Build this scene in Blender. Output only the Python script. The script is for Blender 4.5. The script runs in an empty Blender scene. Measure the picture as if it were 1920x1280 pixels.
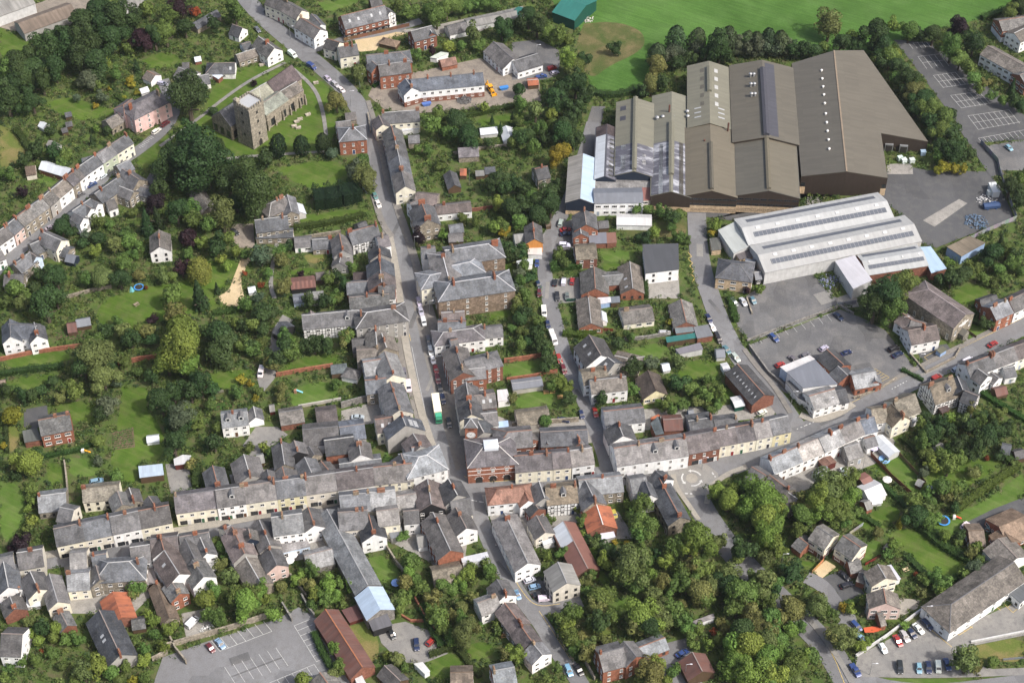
import bpy, bmesh, math, random
import numpy as np
from mathutils import Vector, Matrix, noise
from math import radians, sin, cos, pi, sqrt, atan2
random.seed(7); rng = np.random.default_rng(7)
SC = bpy.context.scene
COL = SC.collection
# ------------------------------------------------------------------ camera, sky, sun, exposure
FPX, CAMH, TILT = 3310.0, 447.0, radians(45.0)        # focal length in photo pixels, height in metres, tilt below the horizon
camd = bpy.data.cameras.new('camera'); cam = bpy.data.objects.new('camera', camd); COL.objects.link(cam)
cam.location = (0, -CAMH / math.tan(TILT), CAMH); cam.rotation_euler = (pi / 2 - TILT, 0, 0)
camd.sensor_width = 36.0; camd.lens = 36.0 * FPX / 1920.0; camd.clip_start = 1.0; camd.clip_end = 6000.0
SC.camera = cam
SUN_EL, SUN_AZ = radians(49), radians(122)             # azimuth clockwise from the view direction (+y)
world = bpy.data.worlds.new('World'); SC.world = world; world.use_nodes = True
wn = world.node_tree; wn.nodes.clear()
wo = wn.nodes.new('ShaderNodeOutputWorld'); wb = wn.nodes.new('ShaderNodeBackground'); ws = wn.nodes.new('ShaderNodeTexSky')
ws.sky_type = 'NISHITA'; ws.sun_disc = False; ws.sun_elevation = SUN_EL; ws.sun_rotation = SUN_AZ
ws.air_density = 1.0; ws.dust_density = 5.5; ws.ozone_density = 1.0
wb.inputs['Strength'].default_value = 0.15
wn.links.new(ws.outputs[0], wb.inputs[0]); wn.links.new(wb.outputs[0], wo.inputs[0])
sund = bpy.data.lights.new('sun', 'SUN'); sun = bpy.data.objects.new('sun', sund); COL.objects.link(sun)
sund.energy = 3.5; sund.angle = radians(2.5); sund.color = (1.0, 0.965, 0.92)
sv = Vector((sin(SUN_AZ) * cos(SUN_EL), cos(SUN_AZ) * cos(SUN_EL), sin(SUN_EL)))
sun.rotation_euler = sv.to_track_quat('Z', 'Y').to_euler(); sun.location = sv * 300
SC.view_settings.view_transform = 'Standard'; SC.view_settings.look = 'None'
SC.view_settings.exposure = 0.32; SC.view_settings.gamma = 1.0; SC.view_settings.use_curve_mapping = False
SC.render.engine = 'CYCLES'
SC.cycles.max_bounces = 4; SC.cycles.diffuse_bounces = 2; SC.cycles.glossy_bounces = 2; SC.cycles.transmission_bounces = 3
SC.cycles.transparent_max_bounces = 4; SC.cycles.caustics_reflective = False; SC.cycles.caustics_refractive = False
SC.cycles.use_denoising = True
# ------------------------------------------------------------------ ground positions from photo coordinates
CX, CY, CZ = cam.location
FW = Vector((0, cos(TILT), -sin(TILT))); UP = Vector((0, sin(TILT), cos(TILT)))
def P(px, py, z=0.0):
 """World point at height z seen at photo pixel (px, py)."""
 a = (px - 960.0) / FPX; b = (640.0 - py) / FPX
 dx, dy, dz = a, FW.y + b * UP.y, FW.z + b * UP.z
 t = (z - CZ) / dz
 return Vector((CX + dx * t, CY + dy * t, z))
def Q(w):
 """Photo pixel of a world point (labels only)."""
 v = Vector(w) - Vector((CX, CY, CZ)); d = v.dot(FW)
 return 960 + FPX * v.x / d, 640 - FPX * v.dot(UP) / d
OX, OY, OS = 0.0, 0.0, 1.0
def O(x, y, s=3.84):
 global OX, OY, OS
 OX, OY, OS = x, y, s
def X(x, y): return OX + x / OS, OY + y / OS
def PX(x, y, z=0.0): return P(*X(x, y), z)
# ------------------------------------------------------------------ occupancy map (where loose undergrowth must not grow)
GX0, GY0, GS, GW, GH = -260.0, -175.0, 0.5, 1040, 860
OCC = np.zeros((GH, GW), dtype=bool)
def mark(pts, grow=0.0):
 pts = [(p[0], p[1]) for p in pts]
 if grow:
  cx = sum(p[0] for p in pts) / len(pts); cy = sum(p[1] for p in pts) / len(pts)
  pts = [(p[0] + grow * (1 if p[0] > cx else -1), p[1] + grow * (1 if p[1] > cy else -1)) for p in pts]
 xs = [p[0] for p in pts]; ys = [p[1] for p in pts]
 i0 = max(0, int((min(xs) - GX0) / GS)); i1 = min(GW, int((max(xs) - GX0) / GS) + 2)
 j0 = max(0, int((min(ys) - GY0) / GS)); j1 = min(GH, int((max(ys) - GY0) / GS) + 2)
 if i0 >= i1 or j0 >= j1: return
 gx = GX0 + (np.arange(i0, i1) + .5) * GS; gy = GY0 + (np.arange(j0, j1) + .5) * GS
 XX, YY = np.meshgrid(gx, gy); ins = np.zeros(XX.shape, bool)
 n = len(pts)
 for k in range(n):
  (xa, ya), (xb, yb) = pts[k], pts[(k + 1) % n]
  if ya == yb: continue
  c = ((ya > YY) != (yb > YY)) & (XX < (xb - xa) * (YY - ya) / (yb - ya) + xa)
  ins ^= c
 OCC[j0:j1, i0:i1] |= ins
# ------------------------------------------------------------------ materials
MATS = {}
def nodes(name):
 m = bpy.data.materials.new(name); m.use_nodes = True; nt = m.node_tree; nt.nodes.clear(); MATS[name] = m
 out = nt.nodes.new('ShaderNodeOutputMaterial'); b = nt.nodes.new('ShaderNodeBsdfPrincipled')
 nt.links.new(b.outputs[0], out.inputs[0])
 def N(t, **k):
  n = nt.nodes.new(t)
  for a, v in k.items(): setattr(n, a, v)
  return n
 def L(a, b_): nt.links.new(a, b_)
 return m, b, N, L, out
def mathn(N, L, op, a, b=None, c=None):
 n = N('ShaderNodeMath', operation=op)
 for i, v in enumerate((a, b, c)):
  if v is None: continue
  if isinstance(v, (int, float)): n.inputs[i].default_value = v
  else: L(v, n.inputs[i])
 return n.outputs[0]
def maprange(N, L, v, a, b, c, d):
 n = N('ShaderNodeMapRange'); L(v, n.inputs[0])
 for i, q in enumerate((a, b, c, d)): n.inputs[i + 1].default_value = q
 return n.outputs[0]
def scaled(N, L, col, fac):
 n = N('ShaderNodeVectorMath', operation='SCALE'); L(col, n.inputs[0]); L(fac, n.inputs['Scale']); return n.outputs[0]
def mixc(N, L, f, a, b):
 n = N('ShaderNodeMix', data_type='RGBA')
 if isinstance(f, float): n.inputs[0].default_value = f
 else: L(f, n.inputs[0])
 for i, v in ((6, a), (7, b)):
  if isinstance(v, tuple): n.inputs[i].default_value = (*v, 1)
  else: L(v, n.inputs[i])
 return n.outputs[2]
def noise_(N, L, vec, scale, detail=3.0, rough=.6):
 n = N('ShaderNodeTexNoise'); n.inputs['Scale'].default_value = scale; n.inputs['Detail'].default_value = detail; n.inputs['Roughness'].default_value = rough
 if vec is not None: L(vec, n.inputs['Vector'])
 return n.outputs[0]
def vmap(N, L, vec, s=(1, 1, 1)):
 n = N('ShaderNodeMapping'); n.inputs['Scale'].default_value = s; L(vec, n.inputs['Vector']); return n.outputs[0]
def objvec(N, L, src):
 """src coordinates shifted by a per-object random so that no two things share their weathering."""
 oi = N('ShaderNodeObjectInfo'); r = mathn(N, L, 'MULTIPLY', oi.outputs['Random'], 173.0)
 a = N('ShaderNodeVectorMath', operation='ADD'); L(src, a.inputs[0])
 c = N('ShaderNodeCombineXYZ'); L(r, c.inputs[0]); L(r, c.inputs[1]); L(c.outputs[0], a.inputs[1])
 return a.outputs[0], oi
def m_wall(name, lo, hi, sc, rough=.9, mott=0.0):
 m, b, N, L, _ = nodes(name); tc = N('ShaderNodeTexCoord'); v, oi = objvec(N, L, tc.outputs['Object'])
 big = maprange(N, L, noise_(N, L, v, sc), .3, .7, lo, hi)
 streak = maprange(N, L, noise_(N, L, vmap(N, L, v, (1, 1, .15)), 1.3), .3, .7, .9, 1.07)
 f = mathn(N, L, 'MULTIPLY', big, streak)
 if mott:
  vo = N('ShaderNodeTexVoronoi'); vo.inputs['Scale'].default_value = 1.9; L(v, vo.inputs['Vector'])
  sp = N('ShaderNodeSeparateColor'); L(vo.outputs['Color'], sp.inputs[0])
  f = mathn(N, L, 'MULTIPLY', f, maprange(N, L, sp.outputs[0], 0, 1, 1 - mott, 1 + mott))
 L(scaled(N, L, oi.outputs['Color'], f), b.inputs['Base Color']); b.inputs['Roughness'].default_value = rough
 b.inputs['Specular IOR Level'].default_value = .2
m_wall('render_wall', .86, 1.08, .5)
m_wall('brick_wall', .75, 1.2, 1.1, mott=.16)
m_wall('stone_wall', .7, 1.25, .8, mott=.28)
m_wall('paint', .93, 1.05, .8, rough=.6)
def m_slate(name, tile=(.55, .32), vary=.2, lich=.5):
 m, b, N, L, _ = nodes(name); uv = N('ShaderNodeUVMap'); v, oi = objvec(N, L, uv.outputs[0])
 br = N('ShaderNodeTexBrick'); br.inputs['Scale'].default_value = 1.0; br.inputs['Mortar Size'].default_value = 0.012
 br.inputs['Brick Width'].default_value = tile[0]; br.inputs['Row Height'].default_value = tile[1]; br.inputs['Bias'].default_value = 0
 br.inputs['Color1'].default_value = (1 - vary,) * 3 + (1,); br.inputs['Color2'].default_value = (1 + vary,) * 3 + (1,); br.inputs['Mortar'].default_value = (.6, .6, .6, 1)
 L(v, br.inputs['Vector'])
 sp = N('ShaderNodeSeparateColor'); L(br.outputs['Color'], sp.inputs[0])
 big = maprange(N, L, noise_(N, L, v, .35, 4), .25, .75, .62, 1.4)
 pt = N('ShaderNodeTexVoronoi', distance='CHEBYCHEV'); pt.inputs['Scale'].default_value = .42; L(v, pt.inputs['Vector']); ps = N('ShaderNodeSeparateColor'); L(pt.outputs['Color'], ps.inputs[0])
 big = mathn(N, L, 'MULTIPLY', big, maprange(N, L, ps.outputs[0], .15, .85, .8, 1.2))
 streak = maprange(N, L, noise_(N, L, vmap(N, L, v, (1, .12, 1)), 1.6, 2), .3, .7, .84, 1.18)
 f = mathn(N, L, 'MULTIPLY', mathn(N, L, 'MULTIPLY', big, streak), sp.outputs[0])
 col = scaled(N, L, oi.outputs['Color'], f)
 lm = maprange(N, L, noise_(N, L, v, 1.9, 5, .75), .56, .74, 0, lich)
 mo = maprange(N, L, noise_(N, L, v, .7, 5, .7), .55, .75, 0, .55)
 L(mixc(N, L, lm, mixc(N, L, mo, col, (.1, .085, .055)), (.26, .255, .23)), b.inputs['Base Color'])
 b.inputs['Roughness'].default_value = .7; b.inputs['Specular IOR Level'].default_value = .32
 bp = N('ShaderNodeBump'); bp.inputs['Strength'].default_value = .5; bp.inputs['Distance'].default_value = .05; L(sp.outputs[0], bp.inputs['Height']); L(bp.outputs[0], b.inputs['Normal'])
m_slate('slate'); m_slate('clay_tile', (.4, .36), .2, .25); m_slate('stone_tile', (.6, .4), .3, .7)
def m_sheet(name, rib, lo, hi, rough, rust=0.0, met=0.0, rc=(.13, .05, .035), rs=.5):
 m, b, N, L, _ = nodes(name); uv = N('ShaderNodeUVMap'); v, oi = objvec(N, L, uv.outputs[0])
 w = N('ShaderNodeTexWave', wave_type='BANDS', bands_direction='X'); w.inputs['Scale'].default_value = rib; L(uv.outputs[0], w.inputs['Vector'])
 panel = N('ShaderNodeTexBrick'); panel.inputs['Scale'].default_value = 1; panel.inputs['Brick Width'].default_value = 1.1; panel.inputs['Row Height'].default_value = 5.5
 panel.inputs['Mortar Size'].default_value = .02; panel.inputs['Color1'].default_value = (.93,) * 3 + (1,); panel.inputs['Color2'].default_value = (1.06,) * 3 + (1,); panel.inputs['Mortar'].default_value = (.82,) * 3 + (1,)
 L(v, panel.inputs['Vector']); sp = N('ShaderNodeSeparateColor'); L(panel.outputs[0], sp.inputs[0])
 big = maprange(N, L, noise_(N, L, v, .09, 4), .3, .7, lo, hi)
 st = maprange(N, L, noise_(N, L, vmap(N, L, v, (1, .08, 1)), .9, 3), .3, .7, lo, hi)
 f = mathn(N, L, 'MULTIPLY', mathn(N, L, 'MULTIPLY', big, st), sp.outputs[0])
 col = scaled(N, L, oi.outputs['Color'], f)
 if rust:
  rm = maprange(N, L, noise_(N, L, vmap(N, L, v, (1, rs * .8, 1)), rs, 5, .7), .5, .62, 0, rust)
  col = mixc(N, L, rm, col, rc)
 L(col, b.inputs['Base Color']); b.inputs['Roughness'].default_value = rough; b.inputs['Metallic'].default_value = met
 bp = N('ShaderNodeBump'); bp.inputs['Strength'].default_value = .35; bp.inputs['Distance'].default_value = .04; L(w.outputs[1], bp.inputs['Height']); L(bp.outputs[0], b.inputs['Normal'])
m_sheet('metal_roof', .8, .94, 1.05, .6); m_sheet('rusty_roof', 1.2, .8, 1.2, .8, .75); m_sheet('worn_roof', 1.2, .7, 1.25, .7, .85, rc=(.42, .43, .46), rs=.3); m_sheet('asbestos_roof', 1.5, .72, 1.2, .9)
def m_ground(name, cols, scs, rough=.95, spec=.1, bump=0.0, patch=0.0, mow=0.0):
 """cols: three base colours mixed by noise at the sizes scs (1/m)."""
 m, b, N, L, _ = nodes(name); tc = N('ShaderNodeTexCoord'); v = tc.outputs['Object']
 c = mixc(N, L, maprange(N, L, noise_(N, L, v, scs[0], 4, .6), .4, .6, 0, 1), cols[0], cols[1])
 c = mixc(N, L, maprange(N, L, noise_(N, L, v, scs[1], 4, .65), .45, .68, 0, 1), c, cols[2])
 f = maprange(N, L, noise_(N, L, v, scs[2], 2, .5), .2, .8, .8, 1.2)
 if mow:
  rot = N('ShaderNodeMapping'); rot.inputs['Rotation'].default_value = (0, 0, .5); L(v, rot.inputs['Vector'])
  f = mathn(N, L, 'MULTIPLY', f, maprange(N, L, noise_(N, L, vmap(N, L, rot.outputs[0], (.06, 1, 1)), .9, 3, .6), .35, .65, 1 - mow, 1 + mow)); f = mathn(N, L, 'MULTIPLY', f, maprange(N, L, noise_(N, L, v, .035, 4, .7), .35, .65, 1 - mow, 1 + mow))
 if patch:
  vo = N('ShaderNodeTexVoronoi', distance='CHEBYCHEV'); vo.inputs['Scale'].default_value = .13; L(vmap(N, L, v, (1, .45, 1)), vo.inputs['Vector']); sp = N('ShaderNodeSeparateColor'); L(vo.outputs['Color'], sp.inputs[0])
  f = mathn(N, L, 'MULTIPLY', f, maprange(N, L, sp.outputs[0], .3, .9, 1 + patch * .4, 1 - patch))
  f = mathn(N, L, 'MULTIPLY', f, maprange(N, L, noise_(N, L, v, .9, 5, .8), .58, .72, 1, .8))
 L(scaled(N, L, c, f), b.inputs['Base Color']); b.inputs['Roughness'].default_value = rough; b.inputs['Specular IOR Level'].default_value = spec
 if bump:
  bp = N('ShaderNodeBump'); bp.inputs['Strength'].default_value = bump; bp.inputs['Distance'].default_value = .2
  L(noise_(N, L, v, scs[2], 3), bp.inputs['Height']); L(bp.outputs[0], b.inputs['Normal'])
m_ground('garden', ((.058, .092, .024), (.078, .115, .028), (.105, .098, .05)), (.12, .3, 2.2), bump=.6)
m_ground('field', ((.052, .115, .022), (.064, .135, .028), (.075, .145, .036)), (.02, .06, 1.5), bump=.2, mow=.14)
m_ground('lawn', ((.058, .105, .016), (.076, .125, .02), (.095, .12, .035)), (.1, .25, 3.0), bump=.15, mow=.13)
m_ground('bright_lawn', ((.07, .125, .022), (.085, .14, .028), (.1, .135, .04)), (.1, .25, 3.0), bump=.15, mow=.13)
m_ground('rough_grass', ((.06, .085, .024), (.1, .095, .04), (.15, .125, .06)), (.06, .15, 1.8), bump=.4)
m_ground('dry_grass', ((.10, .13, .03), (.14, .14, .045), (.2, .16, .07)), (.05, .12, 2.0), bump=.2)
m_ground('asphalt', ((.165, .165, .17), (.185, .186, .19), (.15, .148, .148)), (.04, .5, 3.0), .85, .25, patch=.14)
m_ground('dark_asphalt', ((.075, .076, .08), (.086, .087, .09), (.1, .1, .098)), (.05, .3, 3.0), .85, .25, patch=.1)
m_ground('yard_asphalt', ((.105, .105, .108), (.13, .13, .13), (.16, .155, .15)), (.03, .12, 2.0), .9, .2, patch=.16)
m_ground('pale_asphalt', ((.23, .222, .205), (.25, .24, .222), (.2, .195, .185)), (.1, .5, 3.0), .85, .25, patch=.1)
m_ground('pale_paving', ((.29, .268, .23), (.33, .305, .262), (.25, .235, .205)), (.1, .6, 2.5))
m_ground('cobbles', ((.19, .178, .16), (.22, .205, .185), (.155, .145, .135)), (.1, .7, 3.5))
m_ground('concrete', ((.25, .24, .22), (.3, .285, .26), (.2, .19, .175)), (.08, .4, 2.0))
m_ground('gravel', ((.2, .195, .185), (.25, .24, .22), (.16, .155, .15)), (.15, .6, 4.0))
m_ground('sand', ((.47, .37, .22), (.52, .41, .26), (.42, .34, .21)), (.1, .5, 2.0))
m_ground('soil', ((.12, .085, .055), (.16, .115, .075), (.09, .075, .05)), (.15, .5, 2.0), bump=.4)
m_ground('muddy_ground', ((.21, .185, .155), (.26, .225, .185), (.16, .14, .12)), (.08, .3, 1.5))
m_ground('white_paint', ((.5, .5, .48), (.58, .58, .56), (.34, .34, .33)), (.5, 1.2, 4.0), .7)
m_ground('yellow_paint', ((.55, .4, .12), (.62, .46, .16), (.42, .33, .15)), (.5, 1.2, 4.0), .7)
def m_simple(name, col, rough=.5, met=0.0, spec=.5, obj=False, coat=0.0):
 m, b, N, L, _ = nodes(name)
 tc = N('ShaderNodeTexCoord'); oi = N('ShaderNodeObjectInfo')
 f = maprange(N, L, noise_(N, L, tc.outputs['Object'], 2.0), .3, .7, .92, 1.08)
 if obj: L(scaled(N, L, oi.outputs['Color'], f), b.inputs['Base Color'])
 else:
  c = N('ShaderNodeRGB'); c.outputs[0].default_value = (*col, 1); L(scaled(N, L, c.outputs[0], f), b.inputs['Base Color'])
 b.inputs['Roughness'].default_value = rough; b.inputs['Metallic'].default_value = met; b.inputs['Specular IOR Level'].default_value = spec
 b.inputs['Coat Weight'].default_value = coat; b.inputs['Coat Roughness'].default_value = .05
m_simple('glass', (.02, .024, .03), .08, 0, .8); m_simple('frame_white', (.72, .71, .68), .5); m_simple('frame_dark', (.05, .045, .04), .6)
m_simple('car_paint', (1, 1, 1), .35, .1, .5, True, .7); m_simple('rubber', (.02, .02, .02), .9); m_simple('chrome', (.5, .5, .52), .25, .9)
m_simple('lamp_glass', (.7, .7, .72), .2); m_simple('red_lamp', (.35, .02, .02), .3); m_simple('metal_grey', (.32, .33, .34), .45, .5); m_simple('bark', (.075, .058, .042), .95)
m_simple('pot_clay', (.3, .16, .1), .8); m_simple('coloured', (1, 1, 1), .6, 0, .3, True); m_simple('timber_black', (.025, .022, .02), .8); m_simple('lead', (.36, .37, .38), .6); m_simple('dormer_slate', (.12, .12, .125), .7)
def m_pane(name):
 m, b, N, L, out = nodes(name); b.inputs['Base Color'].default_value = (.6, .66, .68, 1); b.inputs['Roughness'].default_value = .15
 t = N('ShaderNodeBsdfTransparent'); mx = N('ShaderNodeMixShader'); mx.inputs[0].default_value = .55
 L(t.outputs[0], mx.inputs[1]); L(b.outputs[0], mx.inputs[2]); L(mx.outputs[0], out.inputs[0])
m_pane('greenhouse_pane')
def m_leaf(name, attr=False):
 m, b, N, L, out = nodes(name); oi = N('ShaderNodeObjectInfo'); g = N('ShaderNodeNewGeometry')
 f = maprange(N, L, g.outputs['Random Per Island'], 0, 1, .7, 1.3)
 src = oi.outputs['Color']
 if attr: at = N('ShaderNodeAttribute'); at.attribute_name = 'tint'; src = at.outputs[0]
 col = scaled(N, L, src, f)
 L(col, b.inputs['Base Color']); b.inputs['Roughness'].default_value = .65; b.inputs['Specular IOR Level'].default_value = .25
 t = N('ShaderNodeBsdfTranslucent'); L(scaled(N, L, col, mathn(N, L, 'ADD', 1.1, 0.0)), t.inputs[0])
 mx = N('ShaderNodeMixShader'); mx.inputs[0].default_value = .22; L(b.outputs[0], mx.inputs[1]); L(t.outputs[0], mx.inputs[2]); L(mx.outputs[0], out.inputs[0])
m_leaf('leaf'); m_leaf('leaf_mixed', True)
# ------------------------------------------------------------------ mesh helper
class MB:
 def __init__(s): s.v = []; s.f = []; s.m = []; s.uv = []; s.has_uv = False
 def poly(s, pts, mat=0, uv=None):
  i = len(s.v); s.v += [tuple(p) for p in pts]; s.f.append(tuple(range(i, i + len(pts)))); s.m.append(mat)
  if uv: s.has_uv = True
  s.uv.append(uv or [(0, 0)] * len(pts)); return s
 def box(s, x0, x1, y0, y1, z0, z1, mat=0):
  i = len(s.v)
  s.v += [(x0, y0, z0), (x1, y0, z0), (x1, y1, z0), (x0, y1, z0), (x0, y0, z1), (x1, y0, z1), (x1, y1, z1), (x0, y1, z1)]
  for q in ((0, 3, 2, 1), (4, 5, 6, 7), (0, 1, 5, 4), (1, 2, 6, 5), (2, 3, 7, 6), (3, 0, 4, 7)):
   s.f.append(tuple(i + k for k in q)); s.m.append(mat); s.uv.append([(0, 0)] * 4)
  return s
 def bar(s, a, b, w, h, mat=0):
  """A bar of section w x h along a..b (h upward)."""
  a, b = Vector(a), Vector(b); d = (b - a)
  if d.length < 1e-5: return s
  d.normalize(); side = d.cross(Vector((0, 0, 1)))
  side = Vector((1, 0, 0)) if side.length < 1e-4 else side.normalized()
  up = side.cross(d).normalized(); i = len(s.v)
  for e in (a, b):
   for p, q in ((-1, -1), (1, -1), (1, 1), (-1, 1)): s.v.append(tuple(e + side * (p * w / 2) + up * (q * h / 2)))
  for q in ((0, 1, 2, 3), (7, 6, 5, 4), (0, 4, 5, 1), (1, 5, 6, 2), (2, 6, 7, 3), (3, 7, 4, 0)):
   s.f.append(tuple(i + k for k in q)); s.m.append(mat); s.uv.append([(0, 0)] * 4)
  return s
 def cyl(s, c, r0, r1, z0, z1, n=10, mat=0, cap=True):
  i = len(s.v)
  for z, r in ((z0, r0), (z1, r1)):
   for k in range(n): s.v.append((c[0] + r * cos(2 * pi * k / n), c[1] + r * sin(2 * pi * k / n), z))
  for k in range(n):
   s.f.append((i + k, i + (k + 1) % n, i + n + (k + 1) % n, i + n + k)); s.m.append(mat); s.uv.append([(0, 0)] * 4)
  if cap:
   s.f.append(tuple(i + n + k for k in range(n))); s.m.append(mat); s.uv.append([(0, 0)] * n)
   s.f.append(tuple(i + n - 1 - k for k in range(n))); s.m.append(mat); s.uv.append([(0, 0)] * n)
  return s
 def mesh(s, name, mats):
  me = bpy.data.meshes.new(name); me.from_pydata(s.v, [], s.f)
  for m in mats: me.materials.append(MATS[m])
  if len(mats) > 1: me.polygons.foreach_set('material_index', s.m)
  if s.has_uv:
   l = me.uv_layers.new(name='UVMap'); l.data.foreach_set('uv', [c for f in s.uv for p in f for c in p])
  me.update(); return me
def obj(name, me, parent=None, loc=None, rz=None, color=None, scale=None):
 o = bpy.data.objects.new(name, me); COL.objects.link(o)
 if parent is not None: o.parent = parent
 if loc is not None: o.location = loc
 if rz is not None: o.rotation_euler = (0, 0, rz)
 if scale is not None: o.scale = scale
 if color is not None: o.color = (*color, 1)
 return o
LABELS = {}
GROUP = [None]
def tag(o, label, cat, group=None, kind=None):
 LABELS[label] = LABELS.get(label, 0) + 1
 o['label'] = label; o['category'] = cat
 g = group or GROUP[0]
 if g: o['group'] = g
 if kind: o['kind'] = kind
 return o
LM = []      # landmarks: (px, py, phrase)
def rel(px, py, tried=0, used=None, maxlm=8):
 c = sorted(LM, key=lambda t: (t[0] - px) ** 2 + ((t[1] - py) * 1.3) ** 2)[:maxlm]
 def r(t):
  dx, dy = px - t[0], py - t[1]
  if abs(dx) > 1.2 * abs(dy): return ('to the left of ' if dx < 0 else 'to the right of ') + t[2]
  return ('behind ' if dy < 0 else 'in front of ') + t[2]
 one = [r(t) for t in c]
 yield one[0]
 for a in range(1, 3): yield one[a]
 for a in range(len(c)):
  for b in range(a + 1, len(c)): yield one[a] + ' and ' + one[b]
def autolabel(desc, px, py):
 for r in rel(px, py):
  l = desc + ' ' + r
  if l not in LABELS and len(l.split()) <= 16: return l
 k = 2
 words = ['', '', 'second', 'third', 'fourth', 'fifth', 'sixth', 'seventh', 'eighth']
 for r in rel(px, py):
  for k in range(2, 9):
   l = words[k] + ' ' + desc + ' ' + r
   if l not in LABELS and len(l.split()) <= 16: return l
 return desc + ' among the gardens of the town'
# ------------------------------------------------------------------ ground sheets, roads
ZL = dict(field=.02, lawn=.05, yard=.08, path=.10, park=.12, road=.14)
NROAD = [0]
def chaikin(pts, n=2):
 for _ in range(n):
  q = [pts[0]]
  for a, b in zip(pts, pts[1:]): q += [a * .75 + b * .25, a * .25 + b * .75]
  pts = q + [pts[-1]]
 return pts
def sheet_w(name, label, cat, pts, z, mat, kind='structure', m=True, thick=0.0):
 mb = MB(); c = sum(pts, Vector()) / len(pts); c.z = 0
 top = [(p.x - c.x, p.y - c.y, 0) for p in pts]
 area = sum(a[0] * b[1] - b[0] * a[1] for a, b in zip(top, top[1:] + top[:1]))
 if area < 0: top = top[::-1]
 mb.poly(top)
 if thick:
  for a, b in zip(top, top[1:] + top[:1]): mb.poly([(a[0], a[1], -thick), (b[0], b[1], -thick), b, a])
 o = obj(name, mb.mesh(name, [mat]), loc=(c.x, c.y, z)); 
 if label: tag(o, label, cat, kind=kind)
 if m: mark(pts)
 return o
def S(name, label, lay, pts, mat, smooth=0, cat=None, m=True):
 w = [PX(*p) for p in pts]
 if smooth:
  w = chaikin(w + [w[0]], smooth)[:-1]
 return sheet_w(name, label, cat or name.replace('_', ' '), w, ZL[lay] + NROAD[0] * .0006, mat, m=m) if not NROAD.__setitem__(0, NROAD[0] + 1) else None
def offsetline(pts, d):
 out = []
 for i, p in enumerate(pts):
  a = pts[max(0, i - 1)]; b = pts[min(len(pts) - 1, i + 1)]
  t = (b - a); t.z = 0; t.normalize(); n = Vector((-t.y, t.x, 0)); out.append(p + n * d)
 return out
def ribbon(name, label, pts, w, mat, z, cat=None, off=0.0, smooth=2, m=True, thick=0.0, world=False, kind='structure'):
 q = pts if world else [PX(*p) for p in pts]
 if smooth: q = chaikin(q, smooth)
 l = offsetline(q, off + w / 2); r = offsetline(q, off - w / 2)
 mb = MB(); c = q[len(q) // 2].copy()
 for i in range(len(q) - 1):
  f = [l[i], r[i], r[i + 1], l[i + 1]]
  mb.poly([(p.x - c.x, p.y - c.y, 0) for p in f])
  if thick:
   for a, b in ((l[i + 1], l[i]), (r[i], r[i + 1])):
    mb.poly([(a.x - c.x, a.y - c.y, -thick), (b.x - c.x, b.y - c.y, -thick), (b.x - c.x, b.y - c.y, 0), (a.x - c.x, a.y - c.y, 0)])
  if m: mark([(p.x, p.y) for p in f], .4)
 o = obj(name, mb.mesh(name, [mat]), loc=(c.x, c.y, z))
 if label: tag(o, label, cat or name.replace('_', ' '), kind=kind)
 return o, q
def R(name, label, pts, w, mat='asphalt', **k):
 NROAD[0] += 1
 return ribbon(name, label, pts, w, mat, ZL['road'] + .02 + NROAD[0] * .003, **k)
def pave(label, pts, w, mat='pale_paving', **k):
 NROAD[0] += 1
 return ribbon('pavement', label, pts, w, mat, .34 + NROAD[0] * .003, thick=.25, **k)
def paint(name, label, pieces, mat='white_paint', z=.262):
 """One painted marking made of world quads / polygons."""
 c = pieces[0][0]; mb = MB()
 for q in pieces:
  t = [(p.x - c.x, p.y - c.y, 0) for p in q]
  if sum(a[0] * b[1] - b[0] * a[1] for a, b in zip(t, t[1:] + t[:1])) < 0: t = t[::-1]
  mb.poly(t)
 o = obj(name, mb.mesh(name, [mat]), loc=(c.x, c.y, z)); tag(o, label, 'road marking', kind='structure'); return o
def strip(a, b, w):
 d = (b - a); d.z = 0; d.normalize(); n = Vector((-d.y, d.x, 0)) * w / 2
 return [a - n, b - n, b + n, a + n]
def bays(label, rows, w=.14, z=.262, mat='white_paint'):
 """rows: (origin px, end-of-row px, depth px vector, count, double) -> painted bay lines."""
 pcs = []
 for (x0, y0), (x1, y1), (dx, dy), n in rows:
  A, B = PX(x0, y0), PX(x1, y1); D = PX(x0 + dx, y0 + dy) - A
  pcs.append(strip(A, B, w))
  for k in range(n + 1):
   s = A.lerp(B, k / n); pcs.append(strip(s, s + D, w))
 return paint('parking_marking', label, pcs, mat, z)
# ------------------------------------------------------------------ palettes
WALL = dict(white=('render_wall', (.8, .8, .79)), cream=('render_wall', (.75, .71, .58)), yellow=('render_wall', (.68, .62, .4)), pink=('render_wall', (.72, .5, .47)),
 brick=('brick_wall', (.2, .088, .06)), obrick=('brick_wall', (.27, .112, .07)), dbrick=('brick_wall', (.19, .085, .06)), stone=('stone_wall', (.25, .22, .175)), gstone=('stone_wall', (.2, .19, .175)),
 grey=('render_wall', (.34, .33, .31)), lgrey=('render_wall', (.5, .5, .49)), brown=('stone_wall', (.2, .15, .11)), black=('paint', (.025, .025, .027)), timber=('paint', (.1, .065, .04)),
 blue=('render_wall', (.3, .42, .62)), dblue=('paint', (.02, .028, .045)), green=('render_wall', (.42, .47, .36)), dgreen=('paint', (.012, .07, .05)), orange=('render_wall', (.55, .24, .07)), buff=('brick_wall', (.5, .38, .25)),
 dbrown=('paint', (.045, .034, .027)), palepink=('render_wall', (.62, .47, .42)), ivory=('render_wall', (.62, .58, .5)), maroon=('paint', (.11, .03, .025)), concrete=('render_wall', (.4, .38, .34)), lblue=('render_wall', (.5, .6, .72)))
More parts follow.
